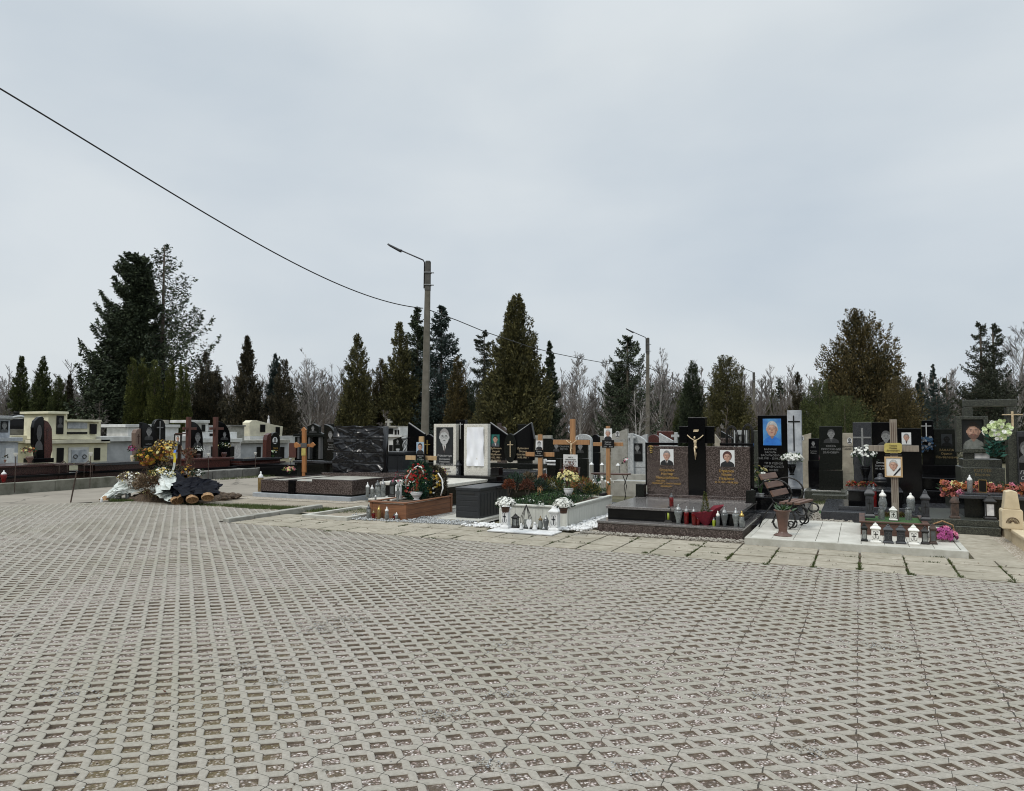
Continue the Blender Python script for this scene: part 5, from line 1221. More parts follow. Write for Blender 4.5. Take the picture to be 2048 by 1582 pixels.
# coral lily bank
u,v=G(1960,985,.42);o=put_thing('flower_bank','long bank of coral and orange silk lilies at the foot of the bearded portrait tomb','flowers',ray(1972,985)[0]*14.05/ray(1972,985)[1],14.05,.50)
m=MB();rd=random.Random(14)
for i in range(200): m.flower((rd.uniform(-.62,.66),rd.uniform(-.12,.12),.02+.22*rd.random()),rd.uniform(.035,.065),rd.choice(['petal_coral','petal_coral','petal_orange','petal_pink','petal_rust','petal_cream' if i%5==0 else 'petal_coral']),rd,(rd.gauss(0,.4),-1,rd.uniform(0,1)),7)
for i in range(500): m.leaf((rd.uniform(-.65,.68),rd.uniform(-.14,.12),rd.uniform(.0,.22)),(rd.gauss(0,1),rd.gauss(-.3,1),.6),.09,.03,rd.choice(['dry_brown','leaf_dark']),rd)
m.build('garland',o)
FLB=o
# low foreground tomb with table top
t=Th('tomb','low dark grey tomb with a table-like top carrying lanterns, near the right edge','tomb',13.15,1940)
x0=t.S(1852,1060)[0];x1=t.S(2003,1075)[0]
zA=t.S(1950,1054,0)[1]
t.bx('base','green_granite',x0,x1,.0,2.0,-.04,zA,.008);
zK=t.S(1950,1040,.1)[1];t.bx('base_step','green_granite',x0+.02,x1,.08,1.9,zA,zK,.008)
m=MB()
d=.45;q0=t.S(1921,1000,d);q1=t.S(1995,1000,d);zt_=t.S(1950,990,d)[1];zu=t.S(1950,997,d)[1]
t.bx('box','dull_black_granite',q0[0]+.05,q1[0]+.4,d,d+.7,zK,zu-.001,.004)
t.bx('table_top','grey_granite',q0[0]-.03,q1[0]+.45,d-.1,d+.8,zu,zt_,.008)
t.bx('table_step','grey_granite',q0[0]+.06,q1[0]+.3,d+.02,d+.6,zt_,zt_+.03,.005)
m=MB();a=t.S(1790,1050,.3);m.box(x0-.02-.9,x0-.02,.6,1.7,-.04,.1,'grey_granite');m.box(x0-.6,x0+.02,.3,.59,-.04,.09,'concrete')
t.part('apron',m,.006)
lantern(1911,1037,45,22,zK,'dark bronze lantern with a rose panel on the ledge near the right edge','rusty_iron','marble_white',motif=True,dome=True,motifm='rusty_iron')
lantern(1982,1040,50,27,zK,'black lantern with a barrel-shaped milky glass beside the sandstone tomb','wrought_iron','marble_white',motif=False)
lantern(1947,1035,20,13,zK,'small grey-white cube lantern with a dark cross','grey_marble',motif=True,closed=True)
candle(1940,984,34,zt_+.03,'white-topped pinkish candle with a cross on the table top','clear_glass','bright_white',3,.36)
t2=Th('plaque','small upright black plaque in a gold rim on the table top','plaque',13.75,1963,z=zt_+.03)
t2.bx('plate','stone_plaque',-.05,.05,0,.02,.012,.2,.002);m=MB();
for a in((-.055,-.05,.012,.2),(.05,.055,.012,.2),(-.055,.055,.2,.206),(-.055,.055,.006,.012)): m.box(a[0],a[1],-.003,.022,a[2],a[3],'gold')
t2.part('rim',m)
u,v=G(1887,1007,.1);o=put_thing('globe_lamp','pale blue glass globe lamp lying on the turf between the dark tombs','grave lantern',u,v,.1);MB().ell(0,0,.08,.085,.085,.08,'globe',14,9).build('globe',o,smooth=True);MB().lathe([(.04,0),(.05,.02),(.03,.03)],0,0,-.03,'silver',10).build('foot',o)
sheet('turf_mat',[(-.1,15.),(1.9,15.),(1.9,16.1),(-.1,16.1)],.004,'astroturf')
sheet('turf_mat',[(-.85,14.6),(-.15,14.6),(.2,17.4),(-.6,17.4)],.002,'astroturf')
sheet('paving',[(-1.3,15.8),(-.6,15.8),(-.3,17.6),(-1.2,17.6)],.003,'slab_concrete')
# sandstone tomb at the right edge
t=Th('tomb','pale sandstone tomb with a tapering carved headstone at the right edge','tomb',12.35,2024)
xa=t.S(2008,1055)[0];xs=1.95-t.x0
t.bx('base','sandstone',xs,xs+2.2,-1.75,2.2,-.04,.15,.008)
t.bx('base_top','sandstone',xs-.03,xs+2.2,-1.78,2.2,.15,.2,.012)
q=t.S(2004,1048,.05);cx=t.S(2024,1000,.05)[0]
hw=(t.S(2046,1040,.05)[0]-t.S(2003,1040,.05)[0])/2;z0=.2;zt_=t.S(2020,981,.05)[1];zm=t.S(2020,1019,.05)[1]
m=MB();m.prism([(cx-hw,z0),(cx+hw,z0),(cx+hw,zm-.03),(cx+hw*.9,zm),(cx-hw*.9,zm),(cx-hw,zm-.03)],.05,.3,'sandstone');t.part('foot',m,.01)
m=MB();m.prism([(cx-hw*.78,zm+.001),(cx+hw*.78,zm+.001),(cx+hw*.55,zt_-.02),(cx,zt_),(cx-hw*.55,zt_-.02)],.07,.28,'sandstone');t.part('headstone',m,.01)
m=MB()
for a in range(0,181,18): 
    a0=R(a);m.tube([(cx+hw*.15*math.cos(a0),.045,zm-.19+hw*.15*math.sin(a0)),(cx+hw*.5*math.cos(a0),.045,zm-.19+hw*.5*math.sin(a0))],.004,'dry_brown',4)
m.tube([(cx+hw*.58*math.cos(R(a)),.045,zm-.19+hw*.58*math.sin(R(a))) for a in range(0,181,12)],.006,'dry_brown',5);t.part('carving',m)
# tomb cut by the right edge
t=Th('tomb','black gravestone with an etched woman cut off by the right edge','tomb',16.,2050)
t.pb('stele','grey_granite',2034,863,2110,970,0,.12,zb=.3);t.bx('base','grey_granite',-.5,1.2,-1.2,.4,-.04,.3,.01)
t.pb('panel','stone_plaque',2037,873,2100,940,-.012,-.001,.002);pportrait(t,'portrait',2035,880,2062,925,-.013,None,skin='etch_grey',hair='etch_mid',cloth='etch_mid',female=True)
t.text(['Петрів','Олена'],2058,945,7,0,'etch_light',dy=1.6,italic=True)
# ------------------------------------------------------------------ brown granite double platform (unfinished), front left of centre
t=Th('double_tomb','brown granite double grave surround on a grey concrete plinth, headstone still wrapped','tomb',13.25,600)
x0=t.S(506,993)[0];x1=t.S(699,1000)[0]
t.bx('plinth','grey_plinth',x0-.02,x1+.03,0,2.6,-.04,.085,.008)
m=MB();d0=.09;zt_=.46;
xa=x0+.16;xb=x1-.0
m.box(xa+.01,xb-.03,d0+.01,2.3,.086,.125,'black_granite');t.part('dark_strip',m)
m=MB();th=.1;xs=xa+1.62
m.box(xa,xs,d0,d0+th,.126,.40,'brown_granite');m.box(xs+.001,xb,d0-.0,d0+th,.126,zt_,'brown_granite');m.box(xa,xa+th,d0+th+.001,2.3,.127,.41,'brown_granite')
m.box(xb-th,xb,d0+th+.001,2.3,.127,zt_,'brown_granite');m.box(xa+th,xb-th,2.2,2.3,.127,.47,'brown_granite');m.box(xs-.9,xs-.8,d0+th+.001,2.199,.127,.41,'brown_granite')
t.part('surround',m,.006)
t.bx('inner_slab','concrete',xa+th+.001,xs-.901,d0+th+.001,2.199,.2,.385,.003);t.bx('inner_slab','concrete',xs-.799,xb-th-.001,d0+th+.001,2.199,.2,.40,.003)
t.bx('post','black_granite',xa+.93,xa+1.12,d0-.05,d0+.06,.086,.42,.006)
t.bx('rear_step','brown_granite',xa+.9,xb+.6,2.31,2.9,.1,.50,.006)
dS=2.45;zb=.50
# headstone under black plastic sheet
x_l,z_t=t.S(668,852,dS);x_r=t.S(768,855,dS)[0];_,z_b=t.S(668,944,dS)
rs=np.random.RandomState(4);nx,nz=130,104
m=MB();GX,GZ=np.meshgrid(np.linspace(0,1,nx+1),np.linspace(0,1,nz+1))
Y=np.full(GX.shape,dS-.02)
Y-=.03*np.sin(GX*6+2+GZ*2)*np.sin(GZ*8+GX*3)+.016*np.sin(GX*15+GZ*11)*np.sin(GZ*17-GX*6)
anch=((.02,.98),(.5,.98),(.98,.95),(.0,.6),(.45,.45),(1.,.5),(.0,.25),(.5,.2),(1.,.05),(.3,.0),(.75,.7))
for q in range(75):
    ax_,az_=anch[q%len(anch)];tx,tz=rs.rand(2) if q%3 else (anch[(q*5+2)%len(anch)]);tx+=rs.normal(0,.08);tz+=rs.normal(0,.08)
    dx,dz=tx-ax_,tz-az_;L2=dx*dx+dz*dz+1e-6;tt_=np.clip(((GX-ax_)*dx+(GZ-az_)*dz)/L2,0,1)
    bend=.05*rs.normal()*np.sin(tt_*math.pi);dist=((GX-ax_)*dz-(GZ-az_)*dx)/math.sqrt(L2)+bend
    inr=((GX-ax_)*dx+(GZ-az_)*dz)/L2;msk=np.clip(np.minimum(inr*12+1,(1-inr)*4+.2),0,1)
    w_=.011+.02*rs.rand();Y-=rs.choice([1,1,-1])*.015*(1-.6*tt_)*msk*np.exp(-np.abs(dist)/w_)
for zz,am in((.72,.012),(.42,.012),(.2,.01)): Y+=am*np.exp(-((GZ-zz-.01*np.sin(GX*9+zz*20))/.012)**2)-am*.8*np.exp(-((GZ-zz-.035)/.02)**2)
XX=x_l+(x_r-x_l)*GX+.01*np.sin(GZ*23)*(1-2*GX)*(np.abs(GX-.5)>.45);ZZ=z_b+(z_t-z_b)*GZ+.012*np.sin(GX*19)*(GZ>.99)
vs=[tuple(q) for q in np.stack([XX,Y,ZZ],-1).reshape(-1,3).tolist()];fs=[]
for j in range(nz):
    for i in range(nx): a=j*(nx+1)+i;fs.append((a,a+1,a+nx+2,a+nx+1))
m.add(vs,fs,'black_sheet')
m.box(x_l+.01,x_r-.01,dS+.03,dS+.22,z_b-.05,z_t-.01,'black_sheet')
hs=t.part('headstone_cover',m,smooth=True)
m=MB()
for z_,w_ in((.72,.012),(.42,.012)): 
    zz=z_b+(z_t-z_b)*z_;m.tube([(x_l,dS-.05,zz),(x_l+.3*(x_r-x_l),dS-.06,zz+.005),(x_r,dS-.05,zz-.01)],.004,'black_plastic',4)
t.part('tie',m,parent=hs)
# candle stump at its corner
candle(521,993-10,40,.085,'tall amber glass candle with a pointed white cap at the plinth corner','amber_glass','bright_white',3,.34)
# low empty kerb frame
t=Th('kerb_frame','empty low concrete grave frame lying on the slabs','grave frame',10.35,640)
pa=G(592,1036);pb_=G(683,1040)
m=MB();q=[(-9.35,10.3),(-8.5,10.3),(-8.95,11.95),(-9.8,11.95)]
W_=1.05;L_=1.75;w=.09
xo=G(590,1037)[0]-t.x0
for a in((0,W_,0,w),(0,W_,L_-w,L_),(0,w,w+.001,L_-w-.001),(W_-w,W_,w+.001,L_-w-.001)): m.box(xo+a[0],xo+a[1],a[2],a[3],-.04,.06,'pale_concrete')
t.part('frame',m,.008)
t.bx('infill','bare_earth',xo+w+.001,xo+W_-w-.001,w+.001,L_-w-.001,-.03,.0)
# ------------------------------------------------------------------ wooden planter grave with wreath
t=Th('grave_planter','varnished reddish wooden grave planter filled with soil, on grey gravel','grave planter',10.8,800)
x0=t.S(739,1037)[0];x1=t.S(812,1041)[0];L_=1.62;z1=.30
for nm,a in(('front_board',(x0+.03,x1-.03,.01,.035,-.01,z1-.02)),('side_board',(x1-.04,x1-.015,.05,L_,-.01,z1-.02)),('side_board',(x0+.015,x0+.04,.05,L_,-.01,z1-.02)),('rear_board',(x0+.03,x1-.03,L_-.03,L_,-.01,z1-.02))): t.bx(nm,'planter_wood',*a,bev=.003)
for a,b in((x0,0),(x1-.05,0),(x0,L_-.04),(x1-.05,L_-.04)): t.bx('corner_post','planter_wood',a,a+.05,b,b+.05,-.02,z1+(.06 if b>1 else 0),.004)
m=MB();m.box(x0-.02,x1+.02,-.02,.07,z1,z1+.02,'planter_wood');m.box(x0-.02,x0+.05,.071,L_-.05,z1,z1+.02,'planter_wood');m.box(x1-.05,x1+.02,.071,L_-.05,z1,z1+.02,'planter_wood');t.part('rim',m,.004)
m=MB()
for zz in(.09,.18): m.box(x1-.0145,x1-.0125,.06,L_-.05,zz,zz+.004,'dark_wood')
t.part('board_gap',m)
t.bx('soil','soil',x0+.04,x1-.041,.036,L_-.031,.05,z1-.04)
PX0,PX1=t.x0+x0,t.x0+x1
t=Th('memorial_cross','pale wooden cross with a sky-blue portrait and black nameplate behind the wreath','cross',12.25,841)
t.pb('shaft','pale_wood',837.5,873,846,1000,0,.05,.003,zb=.28)
t.pb('cross_beam','pale_wood',811,911,872,919.5,.051,.09,.003)
pportrait(t,'portrait',833,884,848,907.5,-.004,'photo_sky',hair='hair_dark',cloth='suit_black')
t.pp('nameplate','stone_plaque',[(831,907.6),(850,907.6),(851,922),(831,922)],-.014,-.004,.002)
t.text(['Мельник','Іван','Петрович','1957 - 2024'],841,911.5,2.4,-.015,'etch_light',dy=1.5)
# wreaths
def wreath(name,label,u,v,z,rx,rz,mats,fm,seed,rot=0,tilt=R(-14),nf=60,oval=True,th_=.1,fr=.03,center=False,off=(0,0)):
    o=put_thing(name,label,'wreath',u,v,z,rot);o.rotation_euler=(tilt,0,rot);rd=random.Random(seed)
    m=MB()
    for i in range(1900):
        a=rd.uniform(0,6.28);q=1+rd.gauss(0,.07);x,zz=rx*q*math.cos(a),rz+rz*q*math.sin(a)
        m.leaf((x,rd.gauss(0,.03),zz),(math.cos(a)+rd.gauss(0,.5),rd.gauss(-.2,.6),math.sin(a)+rd.gauss(0,.5)),rd.uniform(.05,.1),.012,fm,rd)
    for i in range(500): a=rd.uniform(0,6.28);q=math.sqrt(rd.random())*.9;m.leaf((rx*q*math.cos(a),rd.gauss(.02,.02),rz+rz*q*math.sin(a)),(rd.gauss(0,1),rd.gauss(-.1,.3),rd.gauss(0,1)),.1,.03,fm,rd)
    m.build('greenery',o)
    m=MB()
    for i in range(nf):
        a=rd.uniform(0,6.28);q=rd.uniform(.35 if not center else 0,.85);m.flower((off[0]+rx*.85*q*math.cos(a),-.06+rd.gauss(0,.02),off[1]+rz+rz*.8*q*math.sin(a)),fr*rd.uniform(.8,1.2),rd.choice(mats),rd,(rd.gauss(0,.4),-1,rd.gauss(0,.4)),6)
    m.build('flower_heads',o);return o
u,v=-7.85,11.85
wo=wreath('wreath','large green oval wreath with red roses and a white ribbon in the wooden planter',u,v,z1-.05,.28,.36,['petal_red','petal_red','petal_coral','petal_rust'],'wreath_green',3,R(-6),nf=46,off=(-.07,-.04))
m=MB();m.tube([(-.17,-.1,.22),(-.2,-.11,.4),(-.1,-.1,.58),(.02,-.09,.66),(.12,-.09,.64),(.2,-.08,.52)],.014,'ribbon_white',5);m.build('ribbon',wo,smooth=True)
wo=wreath('wreath','dark wreath with yellow flowers and a white ribbon behind the red rose wreath',-7.62,12.15,z1-.04,.22,.3,['petal_yellow','petal_cream','petal_yellow','petal_white'],'cypress_dark',4,R(10),nf=34)
m=MB();m.tube([(.1,-.08,.5),(.2,-.1,.38),(.24,-.1,.2),(.22,-.12,.05)],.016,'ribbon_white',5);m.build('ribbon',wo,smooth=True)
bouquet(833,1000,z1-.03,72,48,'red silk roses in a white pot in front of the green wreath',['petal_red','petal_red','petal_coral'],'leaf_green','bright_white',.22,34,.028,41,stem=True)
bouquet(795,1003,z1-.03,60,24,'thin pink orchid sprays in a glass vase at the left of the wreath',['petal_pink','petal_crimson'],'leaf_dark','clear_glass',.35,12,.02,42)
bouquet(880,958,.5,22,30,'yellow and purple flowers at the foot of the white portrait stele',['petal_yellow','petal_magenta','petal_cream'],'leaf_dark',None,.0,26,.035,43)
# lantern shelf
u0_,v0_=G(740,994,.28)
o=put_thing('shelf','pale stone shelf carrying a row of glass candles beside the wooden planter','shelf',PX0-.25,11.35,.0)
MB().box(-.2,.35,.0,.75,.27,.30,'white_granite').build('board',o,bev=.004);MB().box(-.12,.25,.06,.66,-.02,.269,'dark_concrete').build('support',o,bev=.004)
ZS_=.30
for a in ((735,995,30,'pointed white-capped clear candle, leftmost on the stone shelf','clear_glass','bright_white',3,.3),(744,995,25,'second smaller white-capped clear candle on the stone shelf','clear_glass','bright_white',3,.34),
 (755,994,33,'round clear candle with a dark cap on the stone shelf','clear_glass','smoke_glass',2,.45),(766,994,35,'tall clear square-sided candle on the stone shelf','clear_glass','silver',3,.35)): candle(a[0],a[1],a[2],ZS_,a[3],a[4],a[5],a[6],a[7],'candles on the stone shelf')
lantern(782,994,36,20,ZS_,'black arched lantern at the right end of the stone shelf','wrought_iron','smoke_glass',motif=False,dome=True)
candle(797,996,33,ZS_,'large white plastic lantern candle behind the orchid vase','bright_white','bright_white',3,.5)
for a in ((737,1037,30,'clear candle with a dark lid, leftmost on the gravel before the wooden planter','clear_glass','smoke_glass',3,.36),(747,1038,20,'short red candle with an orange tip, left one on the gravel','red_glass','amber_glass',3,.42),
 (758,1038,28,'tall amber candle with a gold lid before the wooden planter','amber_glass','gold',3,.36),(773.5,1040,28,'clear waisted candle with a white cap before the wooden planter','clear_glass','bright_white',2,.34),
 (789,1039,14,'low dark red candle behind the small white-capped one','red_glass','smoke_glass',3,.6),(793,1040,17,'small white-capped clear candle before the wooden planter','clear_glass','bright_white',3,.46),
 (800,1037,22,'red candle with a cream cap at the planter corner','red_glass','lantern_white',3,.38)): candle(a[0],a[1],a[2],-.006,a[3],a[4],a[5],a[6],a[7],'grave candles standing on the gravel',dv=-.1)
candle(751,1000,10,.315,'tiny white-capped candle on the planter rim','clear_glass','bright_white',3,.5)
# ------------------------------------------------------------------ black storage box
t=Th('storage_box','black plastic garden storage box with a hinged lid on a concrete slab','storage box',11.42,935)
x0=t.S(912,1036)[0];x1=t.S(959,1040)[0];L_=1.2;zt_=.575
m=MB();m.box(x0,x1,0,L_,.03,zt_-.06,'black_plastic');
for i in range(4): m.box(x0+.03,x1-.03,-.006,-.0005,.06+i*.095,.14+i*.095,'black_plastic')
n=9
for i in range(n): m.box(x1+.0005,x1+.006,.05+i*(L_-.1)/n,.05+(i+.82)*(L_-.1)/n,.06,zt_-.11,'black_plastic')
t.part('body',m,.006)
t.bx('lid','black_plastic',x0-.012,x1+.012,-.012,L_+.012,zt_-.06,zt_,.012)
m=MB();m.box(x0+.1,x1-.1,-.0095,-.0065,zt_-.12,zt_-.085,'cable_black');t.part('handle',m)
m=MB();m.box(x1+.0125,x1+.03,L_*.55,L_*.72,zt_-.075,zt_-.04,'wrought_iron');t.part('latch',m,.004)
o=put_thing('base_slab','pale concrete slab under the black storage box','slab',t.x0+x0,11.2,0)
MB().box(-.27,x1-x0+.12,-.02,1.75,-.04,.028,'pale_concrete').build('slab',o,bev=.006)
# ------------------------------------------------------------------ white double grave with portrait stele
t=Th('double_tomb','cream double grave, one stele with a black portrait panel, the other covered in white cloth','tomb',14.8,920)
zt_=.56
for l_,r_ in((867.5,912),(928,975.5)):
    t.pb('stele','white_granite',l_,848,r_,953,0,.14,zb=zt_)
t.pb('portrait_panel','photo_dark',872.5,854.5,906,930.5,-.012,-.001,.002)
pportrait(t,'portrait',873,852,905,908,-.013,None,skin='etch_light',hair='hair_grey',cloth='suit_black',shirt='shirt_white',tie='feature',glasses=True)
t.text(['Романчук'],889.5,911,4.6,-.013,'etch_light',sx=1.1);t.text(['Володимир','Романович','18.06.1949 - 14.12.2021'],889.5,918,3.3,-.013,'etch_light',dy=1.6)
t.text(['Здоровий','дух   Любов'],889,937,3.6,0,'etch_mid',dy=1.5,italic=True)
m=MB();rs=np.random.RandomState(8);a0,zt2=t.S(934.5,854.5,0);a1,zb2=t.S(968,932.5,0);nx,nz=20,30;vs=[];fs=[]
for j in range(nz+1):
    for i in range(nx+1):
        fx,fz=i/nx,j/nz;y=-.022-.02*math.sin(12*math.hypot(fx-1,fz-1.05))*math.exp(-2*math.hypot(fx-1,fz-1))-.016*math.sin(16*(fx+.6*fz))*math.exp(-3*fz)-.012*math.sin(14*math.hypot(fx+.1,fz-.6))
        vs.append((a0+(a1-a0)*fx,y,zb2+(zt2-zb2)*fz))
for j in range(nz):
    for i in range(nx): a=j*(nx+1)+i;fs.append((a,a+1,a+nx+2,a+nx+1))
m.add(vs,fs,'white_sheet');t.part('cloth_cover',m,smooth=True)
t.pb('centre_block','black_granite',911,840,930,953,.15,.28,zb=zt_)
m=MB();x,z=t.S(921,845,.15);_,z2=t.S(921,878,.15);m.box(x-.008,x+.008,.135,.149,z2,z,'etch_light');zc=t.S(921,848.5,.15)[1];m.box(x-.07,x-.009,.135,.149,zc-.006,zc+.006,'etch_light');m.box(x+.009,x+.07,.135,.149,zc-.006,zc+.006,'etch_light');t.part('cross',m)
xa=t.S(868,950)[0]-.15;xb=t.S(980,950)[0]+.15
t.bx('stele_foot','black_granite',xa,xb+.1,-.15,.4,.3,zt_-.001,.008)
dF=-1.9;xw0=t.S(868,970,dF)[0]-.75;xw1=t.S(996,968,dF)[0];zs=t.S(996,966,dF)[1]
zs=.5
t.bx('slab','white_granite',xa-.02,xb-.12,-1.95,-.16,zs-.07,zs,.01)
t.bx('base','black_granite',xa+.05,xb-.2,-1.85,.5,.02,zs-.071,.006);t.bx('plinth','pale_concrete',xa-.1,xb,-2.0,.6,-.04,.02,.006)
lantern(913,955,34,15,zs,'grey lantern with a white cross standing before the covered white stele','grey_paint','clear_glass',motif=True,closed=True,motifm='bright_white')
candle(920,940,22,zs+.06,'brass goblet lamp between the two white steles','gold','gold',1,.6)
# ------------------------------------------------------------------ white boarded grave planter
t=Th('grave_planter','white boarded grave planter full of conifers and ground cover','grave planter',11.0,1080)
x0=t.S(1000,1046)[0];x1=t.S(1133,1054)[0];L_=2.35;z1=.37
# the planter is slightly skewed to the path: build it straight
xa=x0;xb=x1
def boards(m,x0,x1,y,z0,z1,n_,ax):
    w=(x1-x0)/n_
    for i in range(n_):
        if ax=='x': m.box(x0+i*w+.002,x0+(i+1)*w-.002,y-.006,y,z0,z1,'painted_white_wood')
        else: m.box(y,y+.006,x0+i*w+.002,x0+(i+1)*w-.002,z0,z1,'painted_white_wood')
m=MB();m.box(xa,xb,0,.03,0,z1-.03,'painted_white_wood');boards(m,xa+.04,xb-.04,-.0005,.02,z1-.07,9,'x');t.part('front_board',m)
m=MB();m.box(xb-.03,xb,.031,L_,0,z1-.03,'painted_white_wood');boards(m,.08,L_-.05,xb+.0005,.02,z1-.07,18,'y');t.part('side_board',m)
t.bx('side_board','painted_white_wood',xa,xa+.03,.031,L_,0,z1-.03);t.bx('rear_board','painted_white_wood',xa+.031,xb-.031,L_-.03,L_,0,z1-.03)
m=MB();m.box(xa-.03,xb+.03,-.03,.05,z1-.029,z1,'painted_white_wood');m.box(xb-.05,xb+.03,.051,L_,z1-.029,z1,'painted_white_wood');m.box(xa-.03,xa+.05,.051,L_,z1-.029,z1,'painted_white_wood');t.part('rim',m,.005)
for a,b in((xa-.012,-.012),(xb-.045,-.012),(xb-.045,L_-.045),(xa-.012,L_-.045)): t.bx('corner_post','painted_white_wood',a,a+.057,b,b+.057,0,z1-.031,.004)
t.bx('soil','soil',xa+.031,xb-.031,.031,L_-.031,.1,z1-.05)
WU0,WU1=t.x0+xa,t.x0+xb;WV=11.0;WZ=z1-.05
rd=random.Random(17)
def shrub(label,u,v,z,r,h,mats,seed,n_=500,ll=.05,lw=.016,ball=True,name='shrub',flat=False):
    rd=random.Random(seed);o=put_thing(name,label,'plant',u,v,z);m=MB()
    for i in range(n_):
        a=rd.uniform(0,6.28);ct=rd.uniform(-.2,1);st=math.sqrt(max(0,1-ct*ct));q=rd.uniform(.55,1.05)
        p=(r*q*st*math.cos(a),r*q*st*math.sin(a),h*.5+h*.5*q*ct)
        m.leaf(p,(st*math.cos(a)+rd.gauss(0,.4),st*math.sin(a)+rd.gauss(0,.4),ct+.4+rd.gauss(0,.3)),ll*rd.uniform(.6,1.3),lw,rd.choice(mats),rd)
    m.build('foliage',o);m=MB()
    for i in range(5): a=rd.uniform(0,6.28);m.tube([(0,0,-.02),(r*.5*math.cos(a),r*.5*math.sin(a),h*.5)],.006,'bark',4,r2=.002)
    m.build('stem',o);return o
def pxshrub(label,px,pyb,hpx,wpx,v,mats,seed,**k):
    r_=ray(px,pyb);tt=v/r_[1];u=r_[0]*tt;z=H+r_[2]*tt;s=mpp(u,v);return shrub(label,u,v,z,wpx*s/2,hpx*s,mats,seed,**k)
pxshrub('rusty round shrub nearest the storage box in the white planter',1018,990,30,22,12.35,['dry_red','petal_rust'],51)
pxshrub('blue-green spiky dwarf conifer behind the leftmost rusty shrub',1032,984,36,36,12.65,['spruce_blue','leaf_dark'],52,ll=.07)
pxshrub('rusty round shrub in the middle of the white planter',1054,994,34,26,12.2,['dry_red','heather_red'],53)
pxshrub('grey-green feathery dwarf conifer in the white planter',1056,975,28,24,12.9,['pine_green','dry_brown'],54,ll=.07)
pxshrub('rusty round shrub beside the small wooden cross',1088,978,28,24,12.85,['dry_red','petal_rust'],55)
pxshrub('dark green dwarf conifer in front of the rusty shrub by the cross',1080,990,30,30,12.5,['spruce_blue','leaf_dark'],56,ll=.07)
pxshrub('variegated yellow and green bush left of the yellow flowers',1108,994,38,42,12.7,['autumn_mix','moss_green','leaf_dark'],57,n_=700)
pxshrub('variegated yellow and green bush right of the yellow flowers',1164,990,34,44,12.75,['autumn_mix','moss_green','petal_orange'],58,n_=700)
pxshrub('green and orange bush at the rear right corner of the white planter',1184,998,30,30,12.5,['autumn_mix','leaf_dark'],59)
rd=random.Random(60);m=MB()
for i in range(5200):
    x=rd.uniform(WU0+.05,WU1-.05);y=rd.uniform(WV+.06,WV+2.3);m.leaf((x,y,WZ+rd.uniform(0,.06)+.05*(y-WV)),(rd.gauss(0,.7),rd.gauss(0,.7),.8),.045,.014,'leaf_dark' if i%4 else 'leaf_green',rd)
o=m.build('ground_cover');tag(o,'dark green creeping plants covering the white grave planter',None,kind='stuff')
for px,py,lab,sd in((1062,1006,'small white flower spike among the ground cover',61),(1080,1011,'flat cluster of white daisies in the ground cover',62)):
    u,v=G(px,py,WZ+.05);o=put_thing('flowers',lab,'flowers',u,v,WZ+.03);m=MB();rd=random.Random(sd)
    flowers(m,0,0,.04,.06,.05,.04,9,.02,['petal_white'],'leaf_dark',rd);m.build('flower_heads',o)
bouquet(1137,997,WZ+.05,56,50,'pale yellow chrysanthemums in a white pot in the white planter',['petal_cream','petal_cream','petal_cream'],'leaf_green','bright_white',.36,44,.032,44)
for px,py,lab,sd in((1011,1022,'ball of white chrysanthemums on the left front corner of the white planter',45),(1127,1024,'ball of white chrysanthemums on the right front corner of the white planter',46)):
    u,v=G(px,py,z1);s=mpp(u,v);o=put_thing('flower_pot',lab,'flowers',u,v,z1-.02,0,'white chrysanthemum pots on the white planter')
    m=MB();rd=random.Random(sd);flowers(m,0,0,.13,.155,.14,.1,230,.026,['petal_white'],'leaf_dark',rd,.35,k=6);m.build('flower_heads',o)
    MB().lathe([(.05,0),(.07,.08)],0,0,0,'dark_wood',10).build('pot',o)
# sheet with lanterns and figures in front
o=put_thing('tray','white board on the slabs carrying lanterns and angel figures','tray',G(975,1062)[0]+.02,10.2,.0)
TU=o.location.x;m=MB();m.box(0,1.12,0,.42,.002,.022,'bright_white');m.build('board',o,bev=.003)
ZW=.022
lantern(1008,1057,54,22,ZW,'tall white lantern with a slender dark cross at the left of the board','bright_white',motif=True,closed=True,motifm='grey_paint')
lantern(1106,1062,52,27,ZW,'tall white lantern with a slender dark cross at the right of the board','bright_white',motif=True,closed=True,motifm='grey_paint')
lantern(1072,1052,44,15,ZW,'white round-topped glass lantern with a cream candle','bright_white','clear_glass',motif=False,dome=True)
lantern(1028,1056,28,17,ZW,'small open wire lantern behind the left white one','wrought_iron','clear_glass',motif=False)
u,v=G(1051,1056,ZW);s=mpp(u,v);o=put_thing('flame_lantern','black drop-shaped metal candle holder with curved ribs','grave lantern',u,v+.03,ZW)
m=MB();hh=46*s;ww=13*s
for f in(1,.72,.45):
    for sx in(-1,1):
        m.tube([(sx*ww*.45*f,0,.005),(sx*ww*f,0,hh*.22),(sx*ww*.92*f,0,hh*.42),(sx*ww*.45*f,0,hh*.72),(0,0,hh)],.005,'wrought_iron',5)
m.build('ribs',o,smooth=True);MB().box(-.1,.1,-.07,.06,0,.008,'wrought_iron').build('base',o);MB().lathe([(.035,.0),(.035,.13)],0,.0,.01,'clear_glass',10).build('glass',o)
